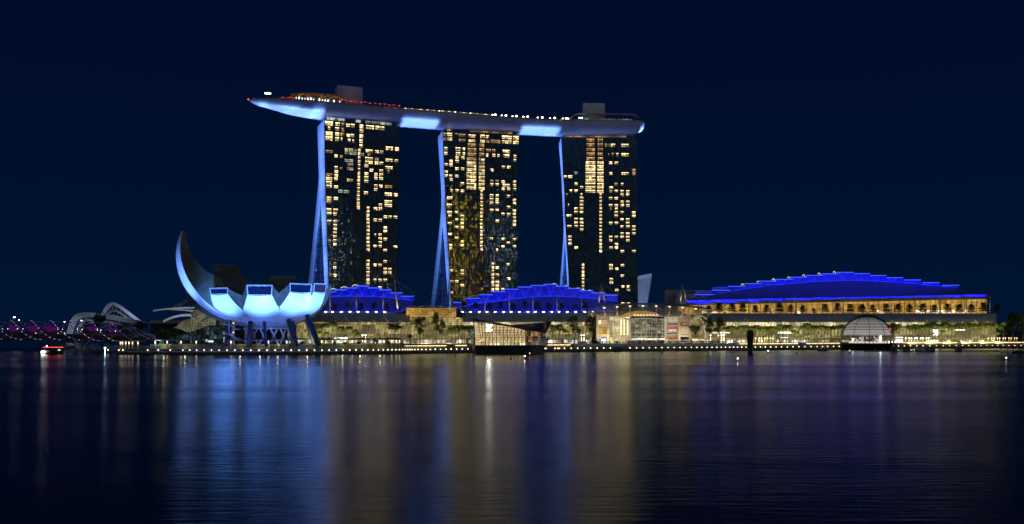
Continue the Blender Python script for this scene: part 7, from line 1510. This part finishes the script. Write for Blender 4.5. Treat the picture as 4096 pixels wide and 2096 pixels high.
for k, (px, y, c) in enumerate(fl):
    D = 1150 if c != 'coolbig' else 1100; p = P(px, y, D); root = thing('park_lamp', V((p.x, p.y, -1)), ('bright cool white floodlight on the far shore left of the tour boat' if c == 'coolbig' else f'small distant lamp on the far shore below the road bridge, number {k + 1} of its row' if False else 'tiny distant lamp on the far shore below the road bridge'), 'lamp', 'distant lamps on the far shore')
    if c == 'coolbig': del root['group']
    g = MB(); g.tube([V((p.x, p.y, -1)), p], .15, 5); g.build('pole', M['dark_steel'], root); g = MB(); g.ball(p, 1.7 if c == 'coolbig' else .75 if c != 'strip' else .6, 8, 5, sz=.7); g.build('lamp_head', M['coolamp'] if c == 'coolbig' else M[c], root)
g = MB(); p = P(420, 1392, 505); g.ball(p, .42, 8, 6); g.tube([V((p.x, p.y, -.5)), p], .06, 5); tag(g.build('floodlight', em('cool_floodlight', (.6, .9, 1), 14, True)), 'star-bright cool floodlight at the left tip of the quay', 'floodlight')
# flared pale tower far behind at right of the third tower
ft = thing('flared_glass_tower', PZ(2580, 1150, 0), 'distant pale flared glass tower just right of the right hotel tower', 'tower')
D_ = 1150; fr_ = [P(2541, 1225, D_), P(2587, 1225, D_), P(2606.5, 1107, D_), P(2541, 1121, D_)]; v_ = V((6, 34, 0))
g = MB(); g.hexa([fr_[0], fr_[1], fr_[1] + v_, fr_[0] + v_, fr_[3], fr_[2], fr_[2] + v_, fr_[3] + v_]); g.build('glazing', pm('pale_blue_glass', (.40, .46, .55), .35, var=.25, sc=.12), ft)
g = MB()
for k in range(1, 12):
    u = k / 12; g.beam(fr_[0] + (fr_[3] - fr_[0]) * u - V((0, .4, 0)), fr_[1] + (fr_[2] - fr_[1]) * u - V((0, .4, 0)), .5, .4)
for k in range(1, 7): u = k / 7; g.beam(fr_[0] + (fr_[1] - fr_[0]) * u - V((0, .4, 0)), fr_[3] + (fr_[2] - fr_[3]) * u - V((0, .4, 0)), .35, .4)
g.build('floor_edges', M['grey'], ft)
g = MB(); g.beam(fr_[3] + V((0, -1, 2)), fr_[2] + V((0, -1, 2)), 1.5, 4); g.build('roof_fin', M['white'], ft)
light('SPOT', 'tower_floodlight', PZ(2610, 1060, 20), P(2580, 1165, 1150), 150000, (.42, .58, 1.0), 2, spot=70, blend=.9)
# city towers behind the camera, whose signs break up in the hotel glass
def city(x, y, w_, d_, h, label, signs):
    root = thing('office_tower', V((x, y, 0)), label, 'office tower'); g = MB(); g.box((x, y, 0), w_, d_, h); g.build('wall', room('office_windows_%d' % int(x), (.5, .65, .7), (.9, .85, .6), (3.5, 3.5, 4), 0, .9, pw=7), root)
    for z0, z1, xa, xb, m_ in signs:
        g = MB(); g.hexa([V((x + xa, y + d_/2 + .1, z0)), V((x + xb, y + d_/2 + .1, z0)), V((x + xb, y + d_/2 + .6, z0)), V((x + xa, y + d_/2 + .6, z0)), V((x + xa, y + d_/2 + .1, z1)), V((x + xb, y + d_/2 + .1, z1)), V((x + xb, y + d_/2 + .6, z1)), V((x + xa, y + d_/2 + .6, z1))]); g.build('sign', m_, root)
ye, bl_, re_ = room('yellow_sign', (1.0, .72, .02), (1.0, .80, .05), (6, 80, 4.5), 0, 55, pw=4), room('blue_sign', (.25, .55, 1.0), (.6, .85, 1.0), (5, 80, 4.5), 0, 45, pw=4), room('red_sign', (1, .03, .06), (1, .05, .1), (4, 80, 4.5), 0, 30, pw=4)
city(414, -60, 60, 40, 285, 'office tower behind the viewpoint with tall yellow sign bands', [(z, z + 9, -27, 1, ye) for z in range(40, 275, 22)])
city(468, -70, 22, 30, 260, 'slim office tower behind the viewpoint with red signs', [(z, z + 6, -8, 4, re_) for z in range(60, 230, 34)])
city(505, -60, 40, 40, 265, 'office tower behind the viewpoint with blue sign bands', [(z, z + 9, -18, 10, bl_) for z in range(40, 255, 26)])
city(640, -60, 90, 40, 220, 'broad office tower behind the viewpoint facing the left hotel tower', [(z, z + 5, -30, 5, bl_) for z in range(40, 120, 26)])
city(568, -60, 50, 40, 200, 'office tower behind the viewpoint with pale lit floors', [])
for _n in ():
    pass
